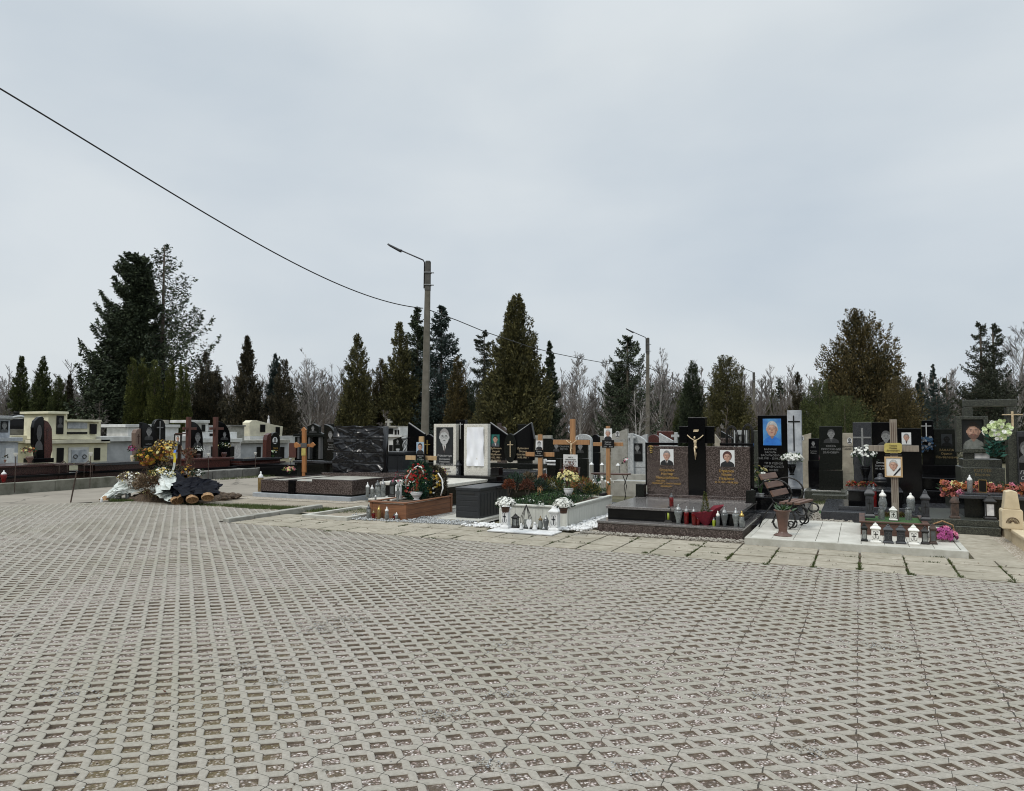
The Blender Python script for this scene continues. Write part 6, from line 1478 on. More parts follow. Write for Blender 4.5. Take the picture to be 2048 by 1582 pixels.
def angel(label,px,py,hpx,heart=False):
    u,v=G(px,py,ZW);s=mpp(u,v);h=hpx*s;o=put_thing('figurine',label,'figurine',u,v-.01,ZW+.008)
    m=MB();m.lathe([(.33*h,0),(.3*h,.1*h),(.2*h,.4*h),(.13*h,.55*h)],0,0,0,'bright_white',10)
    m.ell(0,-.02*h,.72*h,.16*h,.16*h,.18*h,'bright_white',10,8);m.ell(-.2*h,.02,.42*h,.12*h,.05*h,.24*h,'bright_white',8,6);m.ell(.2*h,.02,.42*h,.12*h,.05*h,.24*h,'bright_white',8,6)
    m.build('figure',o,smooth=True)
    return o
angel('small white kneeling angel figure, left of the heart',1043,1059,13);angel('white angel figure right of the heart, leaning left',1070,1060,17)
u,v=G(1058,1060,ZW);s=mpp(u,v);o=put_thing('heart_ornament','white upright heart ornament between the angels','ornament',u,v,ZW)
k=11*s/16;pts=[];
for i in range(28):
    a=2*math.pi*i/28;pts.append((k*.8*16*math.sin(a)**3/16*1.15*1,(13*math.cos(a)-5*math.cos(2*a)-2*math.cos(3*a)-math.cos(4*a))*k/1.+.1))
pts=[(x*9/1.0*.9,z) for x,z in pts]
MB().prism(pts,-.015,.015,'bright_white').build('heart',o,bev=.004)
candle(1081,1058,26,ZW,'small glass candle with an amber flame cap behind the angels','clear_glass','amber_glass',2,.42)
candle(1092,1060,30,ZW,'smoky grey glass candle left of the right white lantern','smoke_glass','silver',1,.4)
# ------------------------------------------------------------------ wooden crosses in the middle
t=Th('memorial_cross','small orange wooden cross with a monochrome portrait and black nameplate','cross',14.6,1079)
t.pb('shaft','orange_wood',1075.5,869,1083.5,958,0,.05,.003);t.pb('cross_beam','orange_wood',1051,904,1108,912.5,.051,.08,.003)
pportrait(t,'portrait',1072,881,1085,899,-.004,'photo_white',skin='etch_light',hair='hair_dark',cloth='suit_black')
t.pp('nameplate','stone_plaque',[(1069,899.5),(1087,899.5),(1087,915),(1069,915)],-.012,-.004,.001);t.text(['Коваль','Ігор','Ількович'],1078,902.5,2.6,-.013,'etch_light',dy=1.6)
t.bx('ground_stake','orange_wood',-.05,.05,-.01,.06,-.04,.62)
t=Th('memorial_cross','tallest orange wooden cross with a brass crucified figure','cross',15.2,1143)
t.pb('shaft','orange_wood',1139.5,838,1149,960,0,.07,.004,zb=0.);t.pb('cross_beam','orange_wood',1106,879.5,1178.5,889,.001,.06,.003)
x,z=t.S(1143.5,881,0);_,z2=t.S(1143.5,911,0);t.part('crucifix',crucified(MB(),x,z+.01,(z-z2)*1.1,-.03,'gilt_figure'),smooth=True)
t=Th('notice_sign','white framed notice leaning on a post below the tall orange cross','sign',15.05,1140)
t.pb('post','bright_white',1127,935,1130,975,.02,.04,0);t.pb('board','bright_white',1126.5,909,1155,933,0,.015,.003);t.text(['УВАГА!','Повідомляємо','тел. 096 412 35 70'],1141,914.5,2.3,0,'suit_black',dy=1.9)
pxshrub('tall reddish dry shrub below the white notice',1140,975,50,32,14.2,['dry_red','petal_rust'],65,n_=500,ll=.06,lw=.01)
t=Th('memorial_cross','slim orange wooden cross with an elderly man portrait and black plate','cross',14.,1216)
t.pb('shaft','orange_wood',1211.5,852,1219,968,0,.05,.003,zb=.0);t.pb('cross_beam','orange_wood',1186,884.5,1246,892,.051,.08,.003)
pportrait(t,'portrait',1208,857,1224,880,-.004,'photo_white',hair='hair_white',cloth='suit_black')
t.pp('nameplate','stone_plaque',[(1204,880),(1228,880),(1228,895.5),(1204,895.5)],-.014,-.002,.002);t.text(['Савчук','Степан','1941 - 2024'],1216,884,2.8,-.015,'etch_light',dy=1.6)
bouquet(1206,1022,-.02,72,44,'green and pale blue silk flowers in a black stand beside the white planter',['petal_white','leaf_teal'],'leaf_green','wrought_iron',.5,16,.025,47)
t=Th('flower_trough','brown flower trough in the soil behind the double tomb corner','trough',13.6,1240)
t.bx('box','terracotta',-.1,.35,0,.5,.0,.18,.006);t.bx('pot','black_plastic',-.35,-.12,-.1,.1,0,.2,.01)
candle(1207,1025,26,-.02,'amber glass candle tucked beside the double tomb corner','amber_glass','gold',3,.45)
# black winged tomb
t=Th('double_tomb','black winged double tomb with gold crucifix on an oval centre and a green-framed portrait','tomb',17.2,1020)
w1=[(979,845),(1013,869),(1018,873),(1010,921),(979,921)];w2=[(1026,872),(1062,845.5),(1068,878),(1066,921),(1026,921)]
t.pp('wing','black_granite',w1,0,.12,.01);t.pp('wing','black_granite',w2,0,.12,.01)
m=MB();x,z=t.S(1020.5,896,-.03);_,zt_=t.S(1020,867,-.03);xl=t.S(1008,896,-.03)[0];
m.prism([(x+(x-xl)*math.cos(a)*1.0,z+(zt_-z)*math.sin(a)) for a in [2*math.pi*i/20 for i in range(20)]],-.04,-.001,'dull_black_granite');t.part('oval',m,.006)
m=MB();x,z=t.S(1020.5,889.5,-.05);_,z1_=t.S(1020,882,-.05);_,z0_=t.S(1020,914,-.05);cross(m,x,z0_,z1_,.022,.085,z,-.06,-.041,'gilt_figure',.02);t.part('cross',m)
pportrait(t,'portrait',983,869,999,893,0,'photo_teal',hair='hair_dark',cloth='suit_grey',shirt='shirt_white')
t.text(['Дубінович','Андрій','Юрійович','14.02.1960 -','09.12.2021'],992,896.5,3.6,0,'gilt_figure',dy=1.7);t.text(['Дубінович','Оксана','Ярославівна','16.03.1961 -'],1046,896.5,3.6,0,'gilt_figure',dy=1.7)
m=MB()
for (a,b) in(((979,845),(1013,869)),((1026,870),(1062,845.5))):
    p=t.S(*a,0);q=t.S(*b,0);m.tube([(p[0],.06,p[1]),(q[0],.06,q[1])],.02,'etch_grey',5)
t.part('edge',m)
xl=t.S(977,925)[0];xr=t.S(1075,925)[0]
t.bx('stele_foot','dull_black_granite',xl,xr+.15,-.12,.3,.62,.74,.006)
t.bx('slab','grey_granite',xl-.1,xr+.3,-1.3,-.13,.5,.6,.006);t.bx('slab_edge','black_granite',xl-.1,xr+.3,-2.6,-1.31,.36,.46,.006)
t.bx('base','black_granite',xl+.05,xr+.15,-2.4,.3,-.04,.355,.006);t.bx('core','black_granite',xl+.1,xr+.1,-1.2,.25,.356,.499,.006)
t.pb('block_vase','black_granite',982,935,998,950,-2.5,-2.3)
# left winged tomb with white twisted column
t=Th('double_tomb','black slant-topped tomb with a gold crucifix panel and a silver twisted column','tomb',17.8,850)
t.pp('wing','black_granite',[(816,846),(848,868),(848,915),(813,915)],0,.12,.01)
t.pp('centre_panel','black_granite',[(850,872),(858,868),(866,874),(868,915),(848.5,915)],-.03,.08,.008)
m=MB();x,z=t.S(854.5,889,-.05);_,z1_=t.S(854,880,-.05);_,z0_=t.S(854,908,-.05);cross(m,x,z0_,z1_,.03,.09,z,-.06,-.031,'gold',.025);t.part('cross',m)
m=MB();p=t.S(816,846);q=t.S(848,868);m.tube([(p[0],.06,p[1]),(q[0],.06,q[1])],.025,'etch_grey',5);t.part('edge',m)
m=MB();x,zt_=t.S(808,874,-.1);_,zb_=t.S(808,928,-.1)
m.box(x-.07,x+.07,-.12,0,zb_,zb_+.06,'light_granite');m.box(x-.07,x+.07,-.12,0,zt_-.06,zt_,'light_granite')
for sx in(0,math.pi): m.tube([(x+.045*math.cos(sx+k*.6),-.06+.045*math.sin(sx+k*.6),zb_+.06+(zt_-zb_-.12)*k/16) for k in range(17)],.03,'light_granite',6)
t.part('column',m,smooth=True)
xl=t.S(790,925)[0];xr=t.S(900,925)[0];t.bx('slab','grey_granite',xl,xr,-1.8,-.15,.42,.5,.008);t.bx('base','black_granite',xl+.1,xr-.1,-1.7,.3,-.04,.419,.006);t.bx('stele_foot','dull_black_granite',xl+.2,xr,-.149,.35,.42,.68,.006)
t=Th('storage_box','black lidded box bench with a carved handle before the white mausoleum','storage box',17.,782)
t.pb('body','black_plastic',767,910,806,935,0,.6,.01,zb=.2);t.pb('lid','black_plastic',765,903,808,909.5,-.03,.63,.02)
for px,py,lab in((769,904,'short black garden light with a white cap left of the black box bench'),(795.5,896,'short black garden light with a white cap right of the black box bench')):
    t=Th('garden_light',lab,'garden light',16.5,px,group='garden lights with white caps')
    m=MB();x,z=t.S(px,py+8,0);m.tube([(x,0,0),(x,0,z)],.012,'cable_black',5);t.part('stake',m);m=MB();m.lathe([(.03,0),(.05,.07),(.05,.09)],x,0,z,'bright_white',8);t.part('cap',m)
# wooden orthodox cross left
t=Th('memorial_cross','orange wooden cross with pointed trefoil ends behind the brown granite surround','cross',17.0,607)
t.pp('shaft','bright_orange_wood',[(603.5,945),(603.5,862),(601.5,860),(606.5,854),(611.5,860),(610.5,862),(611,945)],0,.06,.004)
t.pp('cross_beam','bright_orange_wood',[(588,886),(592,884),(597,888),(620,888),(625,884),(630,890),(625,895),(620,894),(597,894),(592,896),(588,894)],.061,.1,.004)
t.pp('nameplate','etch_mid',[(601,886),(613,886),(613,895),(601,895)],-.014,-.001,.001);t.pb('icon','plate_gold',603,896.5,611,911,-.012,-.001,0)
t.bx('ground_stake','bright_orange_wood',-.06,.05,.01,.05,-.04,.5)
bouquet(578,948,.33,16,26,'pink and yellow flowers lying at the foot of the pointed-end wooden cross',['petal_pink','petal_coral','petal_cream'],'leaf_green',None,0,20,.04,48)

# ------------------------------------------------------------------ background tombs (front faces along rows)
def shape(k,l,t_,r,b):
    w=r-l;h=b-t_
    if k=='arch': return [(l,b),(l,t_+h*.22)]+[(l+w*.5-w*.5*math.cos(a),t_+h*.22-h*.22*math.sin(a)) for a in (.4,.8,1.2,1.57,1.94,2.34,2.74)]+[(r,t_+h*.22),(r,b)]
    if k=='slr': return [(l,b),(l,t_),(r,t_+h*.25),(r,b)]
    if k=='sll': return [(l,b),(l,t_+h*.18),(r,t_),(r,b)]
    if k=='lean': return [(l+w*.12,b),(l,t_+h*.1),(r,t_),(r-w*.12,b)]
    if k=='qr': return [(l,b),(l,t_)]+[(l+w*math.sin(a),t_+h*.45*(1-math.cos(a))) for a in(.3,.6,.9,1.2,1.57)]+[(r,b)]
    if k=='ql': return [(r,b),(r,t_)]+[(r-w*math.sin(a),t_+h*.45*(1-math.cos(a))) for a in(.3,.6,.9,1.2,1.57)]+[(l,b)]
    if k=='dome': return [(l,b),(l,t_+h*.35),(l+w*.2,t_+h*.3),(l+w*.22,t_+h*.1),(l+w*.5,t_),(l+w*.78,t_+h*.1),(l+w*.8,t_+h*.3),(r,t_+h*.35),(r,b)]
    return [(l,b),(l,t_),(r,t_),(r,b)]
def px_seed(l): return l*1.7
def gtomb(label,v,l,tp,r,b,m_='black_granite',k='rect',por=None,pm='etch_grey',lines=None,cr=False,base='dull_black_granite',bw=8,kk='v',slab=True,thick=.14,ls='etch_grey',name='tomb',zbase=0.,plaque=None):
    t=Th(name,label,'tomb',v,(l+r)/2,k=kk)
    t.pp('stele',m_,shape(k,l,tp,r,b),0,thick,.008)
    z=t.S(l,b)[1];x0=t.S(l,b)[0]-.1;x1=t.S(r,b)[0]+.1;zb_=min(z-.001,.14+zbase+.03*math.sin(px_seed(l)))
    if z>zb_+.02: t.bx('foot',m_,x0+.09,x1-.09,.003,thick-.003,zb_+.001,z-.0005,.004)
    t.bx('base',base,x0,x1,-.12 if not slab else -1.4,thick+.12,zbase-.04,zb_,.008)
    if plaque: t.pb('plaque',plaque[4] if len(plaque)>4 else 'stone_plaque',*plaque[:4],-.02,-.001,.002)
    dd=-.021 if plaque else 0
    if por: 
        l2,t2,r2,b2=por[:4];pportrait(t,'portrait',l2,t2,r2,b2,dd,por[4] if len(por)>4 else None,skin=pm,hair='etch_mid' if pm!='skin' else 'hair_grey',cloth='etch_dark' if pm!='skin' else 'suit_black',shirt='etch_mid',oval=len(por)>5)
    if lines:
        for (ln,px,py,hh) in lines: t.text(ln,px,py,hh,dd,ls,dy=1.6)
    if cr:
        m=MB();cx_,c0,c1,ca,cw=cr;x,z1_=t.S(cx_,c0,dd);z0_=t.S(cx_,c1,dd)[1];zc=t.S(cx_,ca,dd)[1];arm=abs(t.S(cx_+cw,ca,dd)[0]-x);cross(m,x,z0_,z1_,arm*.3,arm,zc,dd-.016,dd-.001,ls);t.part('cross',m)
    return t
gtomb('dark grey portrait gravestone with pink flowers, between two beige slabs',19.0,1638.5,852.5,1684.5,940,'dull_black_granite',por=(1646,856,1678,886),pm='etch_grey',lines=[(['КНЕСЬ','ПРИСЯЖНИЙ','ІВАНОВИЧ'],1662,892,4.,)],base='green_granite')
bouquet(1663,950,.3,38,26,'pink silk roses in a stone vase before the dark grey portrait gravestone',['petal_pink','petal_pink','petal_white'],'leaf_dark','concrete',.55,24,.045,49)
candle(1669,951,14,.35,'small red candle beside the pink silk roses','red_glass','red_glass',3,.4)
t=Th('kerb_frame','low grey stone grave frame before the dark grey portrait gravestone','grave frame',18.0,1662)
a,b=t.S(1608,962)[0],t.S(1690,962)[0];z_=.1
m=MB();m.box(a,b,0,.12,-.04,.22,'green_granite');m.box(a,a+.1,.121,1.,-.04,.22,'green_granite');m.box(b-.1,b,.121,1.,-.04,.22,'green_granite');t.part('frame',m,.01);t.bx('infill','grey_gravel',a+.1,b-.1,.121,1.,.0,.17,0)
gtomb('beige leaning gravestone with a small oval portrait, right of the marbled cross pillar',20.,1599,866,1622,930,'beige_stone','lean',por=(1602,872,1608,882,'photo_white','o'),base='concrete')
gtomb('small black gravestone with a white border and portrait behind the blue portrait tomb',19.6,1617,877,1638,921,'black_granite','rect',por=(1621,881,1632,896),lines=[(['Гнатюк','Павло'],1627,902,2.6)],base='grey_marble')
gtomb('beige gravestone with an oval portrait, left of the dark cross panel tomb',20.,1685,866,1706,948,'beige_stone','rect',por=(1694,875,1704,888,'photo_white','o'),lines=[(['ІВАНЧУК','МАРІЯ'],1695,893,3.2)],ls='stone_plaque',base='concrete')
gtomb('green-brown stone block behind the farthest lamp pole',21.,1503,861,1516,925,'green_granite',base='green_granite')
# row behind the double tomb
gtomb('pale slanted gravestone with an oval portrait right of the slim orange cross',21.,1222,857,1255,922,'concrete','sll',por=(1231,862,1239,875,'photo_white','o'),lines=[(['СЕМЕНЮК','ІВАН'],1238,880,3.4)],ls='etch_light',base='concrete')
gtomb('white marble gravestone with a cross, arched top and dark etched panel',19.,1256,867,1297,935,'light_granite','qr',plaque=(1264,886.5,1284.5,922.5),por=(1266,887,1283,908),pm='etch_grey',base='light_granite')
t=Th('stone_cross','white stone cross rising beside the arched white gravestone','cross',18.9,1263);t.pb('shaft','light_granite',1260,866.5,1266.5,935,0,.12,zb=0);t.pb('arm','light_granite',1255,872.5,1271,877,.001,.1)
gtomb('pale arched gravestone just behind the left brown stele',19.5,1271,868.5,1294,930,'light_granite','ql',base='light_granite')
gtomb('dark red gravestone with a sloping top behind the double tomb',20.,1294,869,1320,930,'red_granite','arch',base='red_granite')
gtomb('white gravestone with a sloping right side behind the double tomb',19.4,1318,866,1346,930,'light_granite','slr',base='light_granite')
t=Th('stone_cross','white stone cross left of the black cross of the double tomb','cross',19.3,1351);t.pb('shaft','light_granite',1348,864.5,1354,935,0,.12,zb=0);t.pb('arm','light_granite',1342,869.5,1360,874.5,.001,.1)
gtomb('dark red wide gravestone far behind the white slanted one',23.,1314,862,1346,910,'red_granite',base='dark_concrete')
gtomb('yellowish stone slab right of the black cross',19.2,1429,868,1441,930,'beige_stone','slr',base='beige_stone')
gtomb('black slanted gravestone with a pale sloping edge behind the right brown stele',19.8,1441,861.5,1469,930,'dull_black_granite','slr',base='dark_concrete',cr=False)
gtomb('pink-brown granite gravestone behind the right brown stele',19.,1441,876,1462,930,'brown_granite',base='brown_granite')
gtomb('white framed gravestone with a dark portrait panel behind the right brown stele',19.,1467.5,861,1495,930,'light_granite',plaque=(1474,869,1489,888),por=(1475,869.5,1488,886),pm='etch_grey',base='light_granite')
# arched wrought arches
def arch_frame(label,v,l,tp,r,b):
    t=Th('iron_arch',label,'arch',v,(l+r)/2,k='v');m=MB()
    for off in(0,2.2):
        pts=[t.S(l+off,b)]+[t.S((l+r)/2-((r-l)/2-off)*math.cos(a),tp+off+(b-tp)*.45*(1-math.sin(a))) for a in [math.pi*i/10 for i in range(11)]]+[t.S(r-off,b)]
        m.tube([(x,0,z) for x,z in pts],.014,'wrought_iron',5)
    t.part('arch',m,smooth=True)
    m=MB()
    for i in range(1,6):
        x,z=t.S(l+(r-l)*i/6,b);z2=t.S(l,tp+(b-tp)*(.2 if 1<i<5 else .35))[1];m.tube([(x,0,z),(x,0,z2)],.008,'wrought_iron',4)
    t.part('bars',m)
arch_frame('arched iron grave fence, left of the white framed gravestone',18.2,1452,852,1475,895);arch_frame('arched iron grave fence, right of the white framed gravestone',18.2,1484,848,1507,895)
# middle distance, around the tall orange cross
gtomb('pale double gravestone with two oval portraits behind the tall orange cross',22.,1147,868,1183,925,'light_granite','arch',por=(1151,873,1158,882,'photo_white','o'),base='light_granite')
gtomb('brown-black gravestone with an etched portrait, left of the tall orange cross',20.5,1086,877,1104,917,'dull_black_granite',base='dark_concrete')
gtomb('wide dark gravestone with engraved name behind the tall orange cross',20.,1104,879,1142,917,'dull_black_granite',lines=[(['РОМАНИК','ПЕТРО'],1128,893,3.4)],por=(1106,884,1119,903),pm='etch_grey',base='dark_concrete')
gtomb('dark gravestone with etched flowers right of the tall orange cross',20.,1149,879,1174,917,'dull_black_granite',por=(1153,884,1168,906),pm='etch_grey',base='dark_concrete')
gtomb('black arch-topped stone left of the slim orange cross',23.,1183,869,1198,905,'black_granite','arch',base='brown_granite')
gtomb('low beige stone far behind the slim orange cross',24.,1196,872,1214,912,'concrete',base='concrete')
gtomb('far dark gravestone with a pale rim behind the black winged tomb',24.,1035,848.5,1062,890,'dull_black_granite','rect',base='dark_concrete')
gtomb('pink rounded stone with a short cross behind the black winged tomb',25.,996,853,1011,885,'brown_granite','arch',base='brown_granite')
t=Th('stone_cross','pink stone cross top behind the black winged tomb','cross',25.1,998);t.pb('shaft','brown_granite',994.5,846,1001,885,0,.12,zb=0)
gtomb('low white-capped wall stone right of the black winged tomb',22.,1067,871,1102,915,'concrete',base='concrete')
for i,(px,py) in enumerate(((1183,924),(1204,925),(1236,926))):
    t=Th('garden_light',('white-capped stone post, leftmost of three behind the slim orange cross','white-capped stone post just left of the slim orange cross shaft','white-capped stone post right of the slim orange cross shaft')[i],'garden light',19.,px,group='white-capped stone posts')
    x,z=t.S(px,py+5,0);m=MB();m.frus(x,0,-.04,z,.12,.12,.09,.09,'concrete');t.part('post',m,.01);m=MB();m.frus(x,0,z,z+.07,.1,.1,.01,.01,'bright_white');t.part('cap',m)
t=Th('grave_table','thin wrought-iron table with curved legs behind the double tomb','table',16.,1235);x0,z=t.S(1182,946);x1=t.S(1255,946)[0];t.bx('top','dark_wood',x0,x1,0,.3,z-.03,z,.004)
m=MB()
for a,b in((x0+.1,.15),(x1-.1,.15)): m.tube([(a-.06,b,z-.03),(a+.03,b,z*.55),(a-.02,b,0)],.01,'wrought_iron',5);m.tube([(a+.06,b,z-.03),(a-.03,b,z*.55),(a+.02,b,0)],.01,'wrought_iron',5)
t.part('legs',m,smooth=True)
t=Th('grave_wall','stepped pale stone kerbs of a family plot behind the slim orange cross','grave frame',17.5,1280)
a,b=t.S(1200,960)[0],t.S(1300,960)[0];t.bx('kerb','concrete',a,b,0,.14,-.04,.35,.008);t.bx('kerb','concrete',a,b,1.2,1.34,-.04,.45,.008);t.bx('slab','light_granite',a+.1,b,.141,1.199,.0,.3,.008)
bouquet(1255,946,.42,30,22,'small bunch of pink and green flowers in a grey urn behind the double tomb',['petal_pink','petal_white'],'leaf_dark','concrete',.45,16,.04,66)
t=Th('bench_planter','white slatted grave bench behind the small orange cross','bench',18.5,1100)
t.pb('slat','bright_white',1089,921,1110,924,0,.3,0);t.pb('slat','bright_white',1089,927,1110,930,0,.3,0);t.pb('post','bright_white',1087,918,1090.5,936,-.02,.1,0,zb=0)
gtomb('dark low headstone beside the white slatted bench',18.,1111,917,1120,938,'dull_black_granite',base='concrete',slab=False)
gtomb('dark brown leaning slab behind the red dry shrub',16.5,1118,935,1157,968,'dark_red_granite','lean',base='concrete',slab=False)
# white mausoleum etc.
t=Th('mausoleum','small white mausoleum with dark window panes and a stone cross on its roof','mausoleum',26.,782)
t.pb('wall','white_plaster',764,874,802,930,0,1.2,zb=0);t.pb('cornice','white_plaster',762.5,870,804,874,-.12,1.3)
t.pb('upper_wall','white_plaster',765,855,800,870,.1,1.1);t.pb('roof','concrete',763,852,792,855,-.05,1.2)
for l_,t_,r_,b_ in((767,859,772,869),(776,857,786,868),(789,860,793,869),(795,860,798,869)): t.pb('window','stone_plaque',l_,t_,r_,b_,.08,.099,0)
for l_,r_ in((765,772),(778,785)): t.pb('door','stone_plaque',l_,890,r_,906,-.02,-.001,0)
m=MB();x,z0_=t.S(777.5,852,.3);_,z1_=t.S(777.5,838,.3);cross(m,x,z0_,z1_,.09,.16,z0_+(z1_-z0_)*.6,.25,.35,'concrete',.08);t.part('cross',m)
gtomb('black portrait stele right of the small white mausoleum',22.,786,873,803,908,'dull_black_granite','sll',por=(791,878,800,890),pm='etch_grey',base='dark_concrete')
gtomb('low black gravestone with a domed top left of the wrapped headstone',22.,606,847,646,905,'dull_black_granite','dome',por=(618,850,634,866),pm='etch_grey',base='dull_black_granite')
gtomb('black curved gravestone with etched figure against the wrapped headstone',17.6,648,849,672,925,'dull_black_granite','qr',por=(654,860,668,884),pm='etch_grey',lines=[(['Петрук','Василь','Іванович'],662,889,3.)],base='black_granite')
t=Th('double_tomb','dark double tomb with columns and flat roofs behind the pointed-end wooden cross','tomb',21.,620)
t.pb('lintel','dull_black_granite',586,868,648,873,-.1,.5);t.pb('wall','dull_black_granite',590,873.5,646,922,.2,.4,zb=0)
for l_ in(595,616,637): t.pb('column','etch_mid',l_,874,l_+4,918,-.05,.1)
t.pb('door','red_brown_wood',578,886,592,915,.0,.1);t.bx('base','black_granite',-.9,.9,-1.6,.5,-.04,.42,.008)
bouquet(641,922,.45,24,20,'white and green flowers in a dark vase before the curved black gravestone',['petal_white','petal_cream'],'leaf_green','dull_black_granite',.3,18,.045,67)
gtomb('dark gravestone slab end right of the domed black one',21.5,655,848,664,900,'dull_black_granite',base='dark_concrete')
t=Th('table','dark stone bench table on two legs left of the wrapped headstone','table',17.2,630);x0,z=t.S(585,921);x1=t.S(668,925)[0];t.bx('top','grey_granite',x0,x1,0,.5,z-.06,z,.006);t.bx('leg','dull_black_granite',x0+.1,x0+.25,.1,.4,-.04,z-.061);t.bx('leg','dull_black_granite',x1-.25,x1-.1,.1,.4,-.04,z-.061)

# ------------------------------------------------------------------ left block beyond the road (fronts face the road)
m=MB();rd=random.Random(5)
def lwall(name,label,u,v0,v1,z,m_,th_=.3,n_=4):
    o=put_thing(name,label,'wall',u,v0,0);L_=(v1-v0)/n_
    m=MB()
    for i in range(n_): m.box(-th_,0,i*L_,(i+1)*L_-.012,-.04,z+.006*math.sin(i*2.1),m_)
    m.build('wall_blocks',o,bev=.012);return o
lwall('retaining_wall','low mossy concrete wall along the road at the far left',-19.5,5.,13.9,.27,'mossy_concrete',.3,5)
lwall('retaining_wall','low stepped pale stone kerb along the road behind the flower mound',-19.5,14.0,16.6,.2,'concrete',.3,3)
lwall('retaining_wall','low rubble stone wall along the road right of the flower mound',-19.5,16.7,22.5,.26,'dark_concrete',.35,9)
sheet('terrace',[(-60,3),(-19.8,3),(-19.8,40),(-60,40)],.17,'ground_soil_grass')
# left-most tomb: red and black butterfly stele
t=Th('tomb','black and red curved butterfly-shaped gravestone on a dark red plinth, far left','tomb',-21.,85,k='u')
t.pp('stele','black_granite',[(73,917),(71,900),(67,890),(67,855),(70,842),(78,834),(85,833),(88,836),(88,917)],0,.15,.01)
t.pp('wing','red_granite',[(88.5,917),(88.5,840),(96,843),(102,852),(104,858),(105,900),(102,912),(102,917)],.01,.14,.01)
m=MB();x,z1_=t.S(95,855);z0_=t.S(95,878)[1];cross(m,x,z0_,z1_,.02,.05,t.S(95,861)[1],-.002,.009,'dark_red_granite');t.part('cross',m)
pportrait(t,'portrait',71,845,87,900,0,None,skin='etch_mid',hair='etch_mid',cloth='etch_mid')
x0=t.S(-60,925)[0];x1=t.S(112,925)[0]
t.pb('foot','black_granite',67,917,108,926,-.12,.35)
t.bx('slab','dark_red_granite',x0,x1+.05,-.7,.9,.62,.68,.008);t.bx('core','dark_red_granite',x0+.05,x1,-.62,.85,.42,.619,.006)
t.bx('step','black_granite',x0,x1+.1,-.95,.95,.36,.419,.006);t.bx('base','dark_red_granite',x0,x1+.05,-.88,.9,.1,.359,.006)
def lbouquet(px,py,hpx,wpx,label,u,mats,vase,seed,leaf='leaf_dark',n_=26,fr=.035,vh=.4):
    r_=ray(px,py);tt=u/r_[0];v=r_[1]*tt;z=H+r_[2]*tt;s=mpp(u,v);h=hpx*s;w_=wpx*s;rd=random.Random(seed)
    o=put_thing('flower_vase',label,'flowers',u,v,z)
    MB().lathe([(w_*.12,0),(w_*.15,h*.04),(w_*.1,h*.08),(w_*.24,h*.28),(w_*.2,h*vh)],0,0,0,vase,10).build('vase',o,smooth=True)
    m=MB();flowers(m,0,0,h*(vh+1)/2,w_/2,w_/2,h*(1-vh)/2,n_,fr,mats,leaf,rd);m.build('flower_heads',o);return o
lbouquet(59,926,33,30,'orange and yellow bouquet in a stone urn beside the butterfly gravestone',-20.6,['petal_orange','petal_cream','petal_coral'],'brown_metal',71)
lbouquet(264,925,36,16,'magenta flowers in a cream urn before the white crypt',-20.6,['petal_crimson','petal_magenta'],'sandstone',72)
lbouquet(545,916,16,14,'small green and white bunch tied to the red granite wing',-20.9,['petal_white','petal_lime'],'leaf_green',73)
lbouquet(396,918,26,24,'white lilies in a pot between the two tall wooden crosses',-20.8,['petal_white','petal_white'],'dark_red_granite',74)
lbouquet(448,918,34,24,'tall cream and white spray beside the right tall wooden cross',-20.8,['petal_cream','petal_white'],'red_granite',75)
lbouquet(10,925,14,10,'brown clay pot on the plinth at the far left edge',-20.6,['dry_brown'],'terracotta',76,n_=4)
candle(7,965,24,.3,'red lantern candle with a white foot on the wall at the far left edge','red_glass','bright_white',1,.5)
# crypts
def crypt(label,c,parts,kk='u',name='crypt'):
    t=Th(name,label,'crypt',c,parts[0][3],k=kk)
    for (nm,m_,tp,l,r,b,d0,d1) in parts:
        t.pb(nm,m_,l,tp,r,b,d0,d1,.012 if d1-d0>.05 else .0,zb=(-.0 if nm=='wall' else None))
    return t
t=crypt('yellow rendered family crypt with black plaques, marble relief and ringed marble door',-26.,[
 ('wall','cream_plaster',888,105,215,935,.15,2.2),('cornice','pale_cream',880,100,221,887.5,0,2.3),('upper_wall','cream_plaster',843,104,202,879.5,.3,1.6),('tower','cream_plaster',828,97,135,879,.25,1.7),
 ('tower_cap','cream_plaster',822.5,96.5,138,827.5,.1,1.8),('cap','cream_plaster',839,134,203.5,843,.15,1.7)])
for l_,t_,r_,b_ in((114,831,128,868),(182,848,194,868)): t.pb('plaque','stone_plaque',l_,t_,r_,b_,.22,.249 if l_<130 else .299,0)
for l_,t_,r_,b_ in((114.5,896,128,926),(189,896,201,920)): t.pb('plaque','stone_plaque',l_,t_,r_,b_,.12,.149,0)
t.pb('relief','grey_marble',135.5,844.5,175,857,.27,.299,0);t.pb('name_strip','dull_black_granite',134.5,864,175,868,.27,.299,0)
t.pb('door_frame','white_plaster',138,895,178,926,.1,.149,.005);dr=t.pb('door','grey_marble',144,900,174,926,.07,.099,.004)
m=MB()
for px in(151,169): x,z=t.S(px,913,.06);m.tube([(x+.07*math.cos(a),.055,z+.07*math.sin(a)) for a in [2*math.pi*i/14 for i in range(15)]],.012,'wrought_iron',5)
t.part('ring_handle',m,parent=dr,smooth=True)
pportrait(t,'portrait',115,833,127,855,.219,None,skin='etch_mid',hair='etch_mid',cloth='etch_mid')
t=crypt('grey marble crypt cut by the left edge, with a portrait panel',-24.,[('wall','grey_marble',885,-80,37,935,.1,2.),('cornice','grey_marble',876,-90,46,884.5,0,2.1),('upper_wall','grey_marble',837,-60,21,875.5,.3,1.5),('cap','light_granite',830,-70,26,836.5,.2,1.6)])
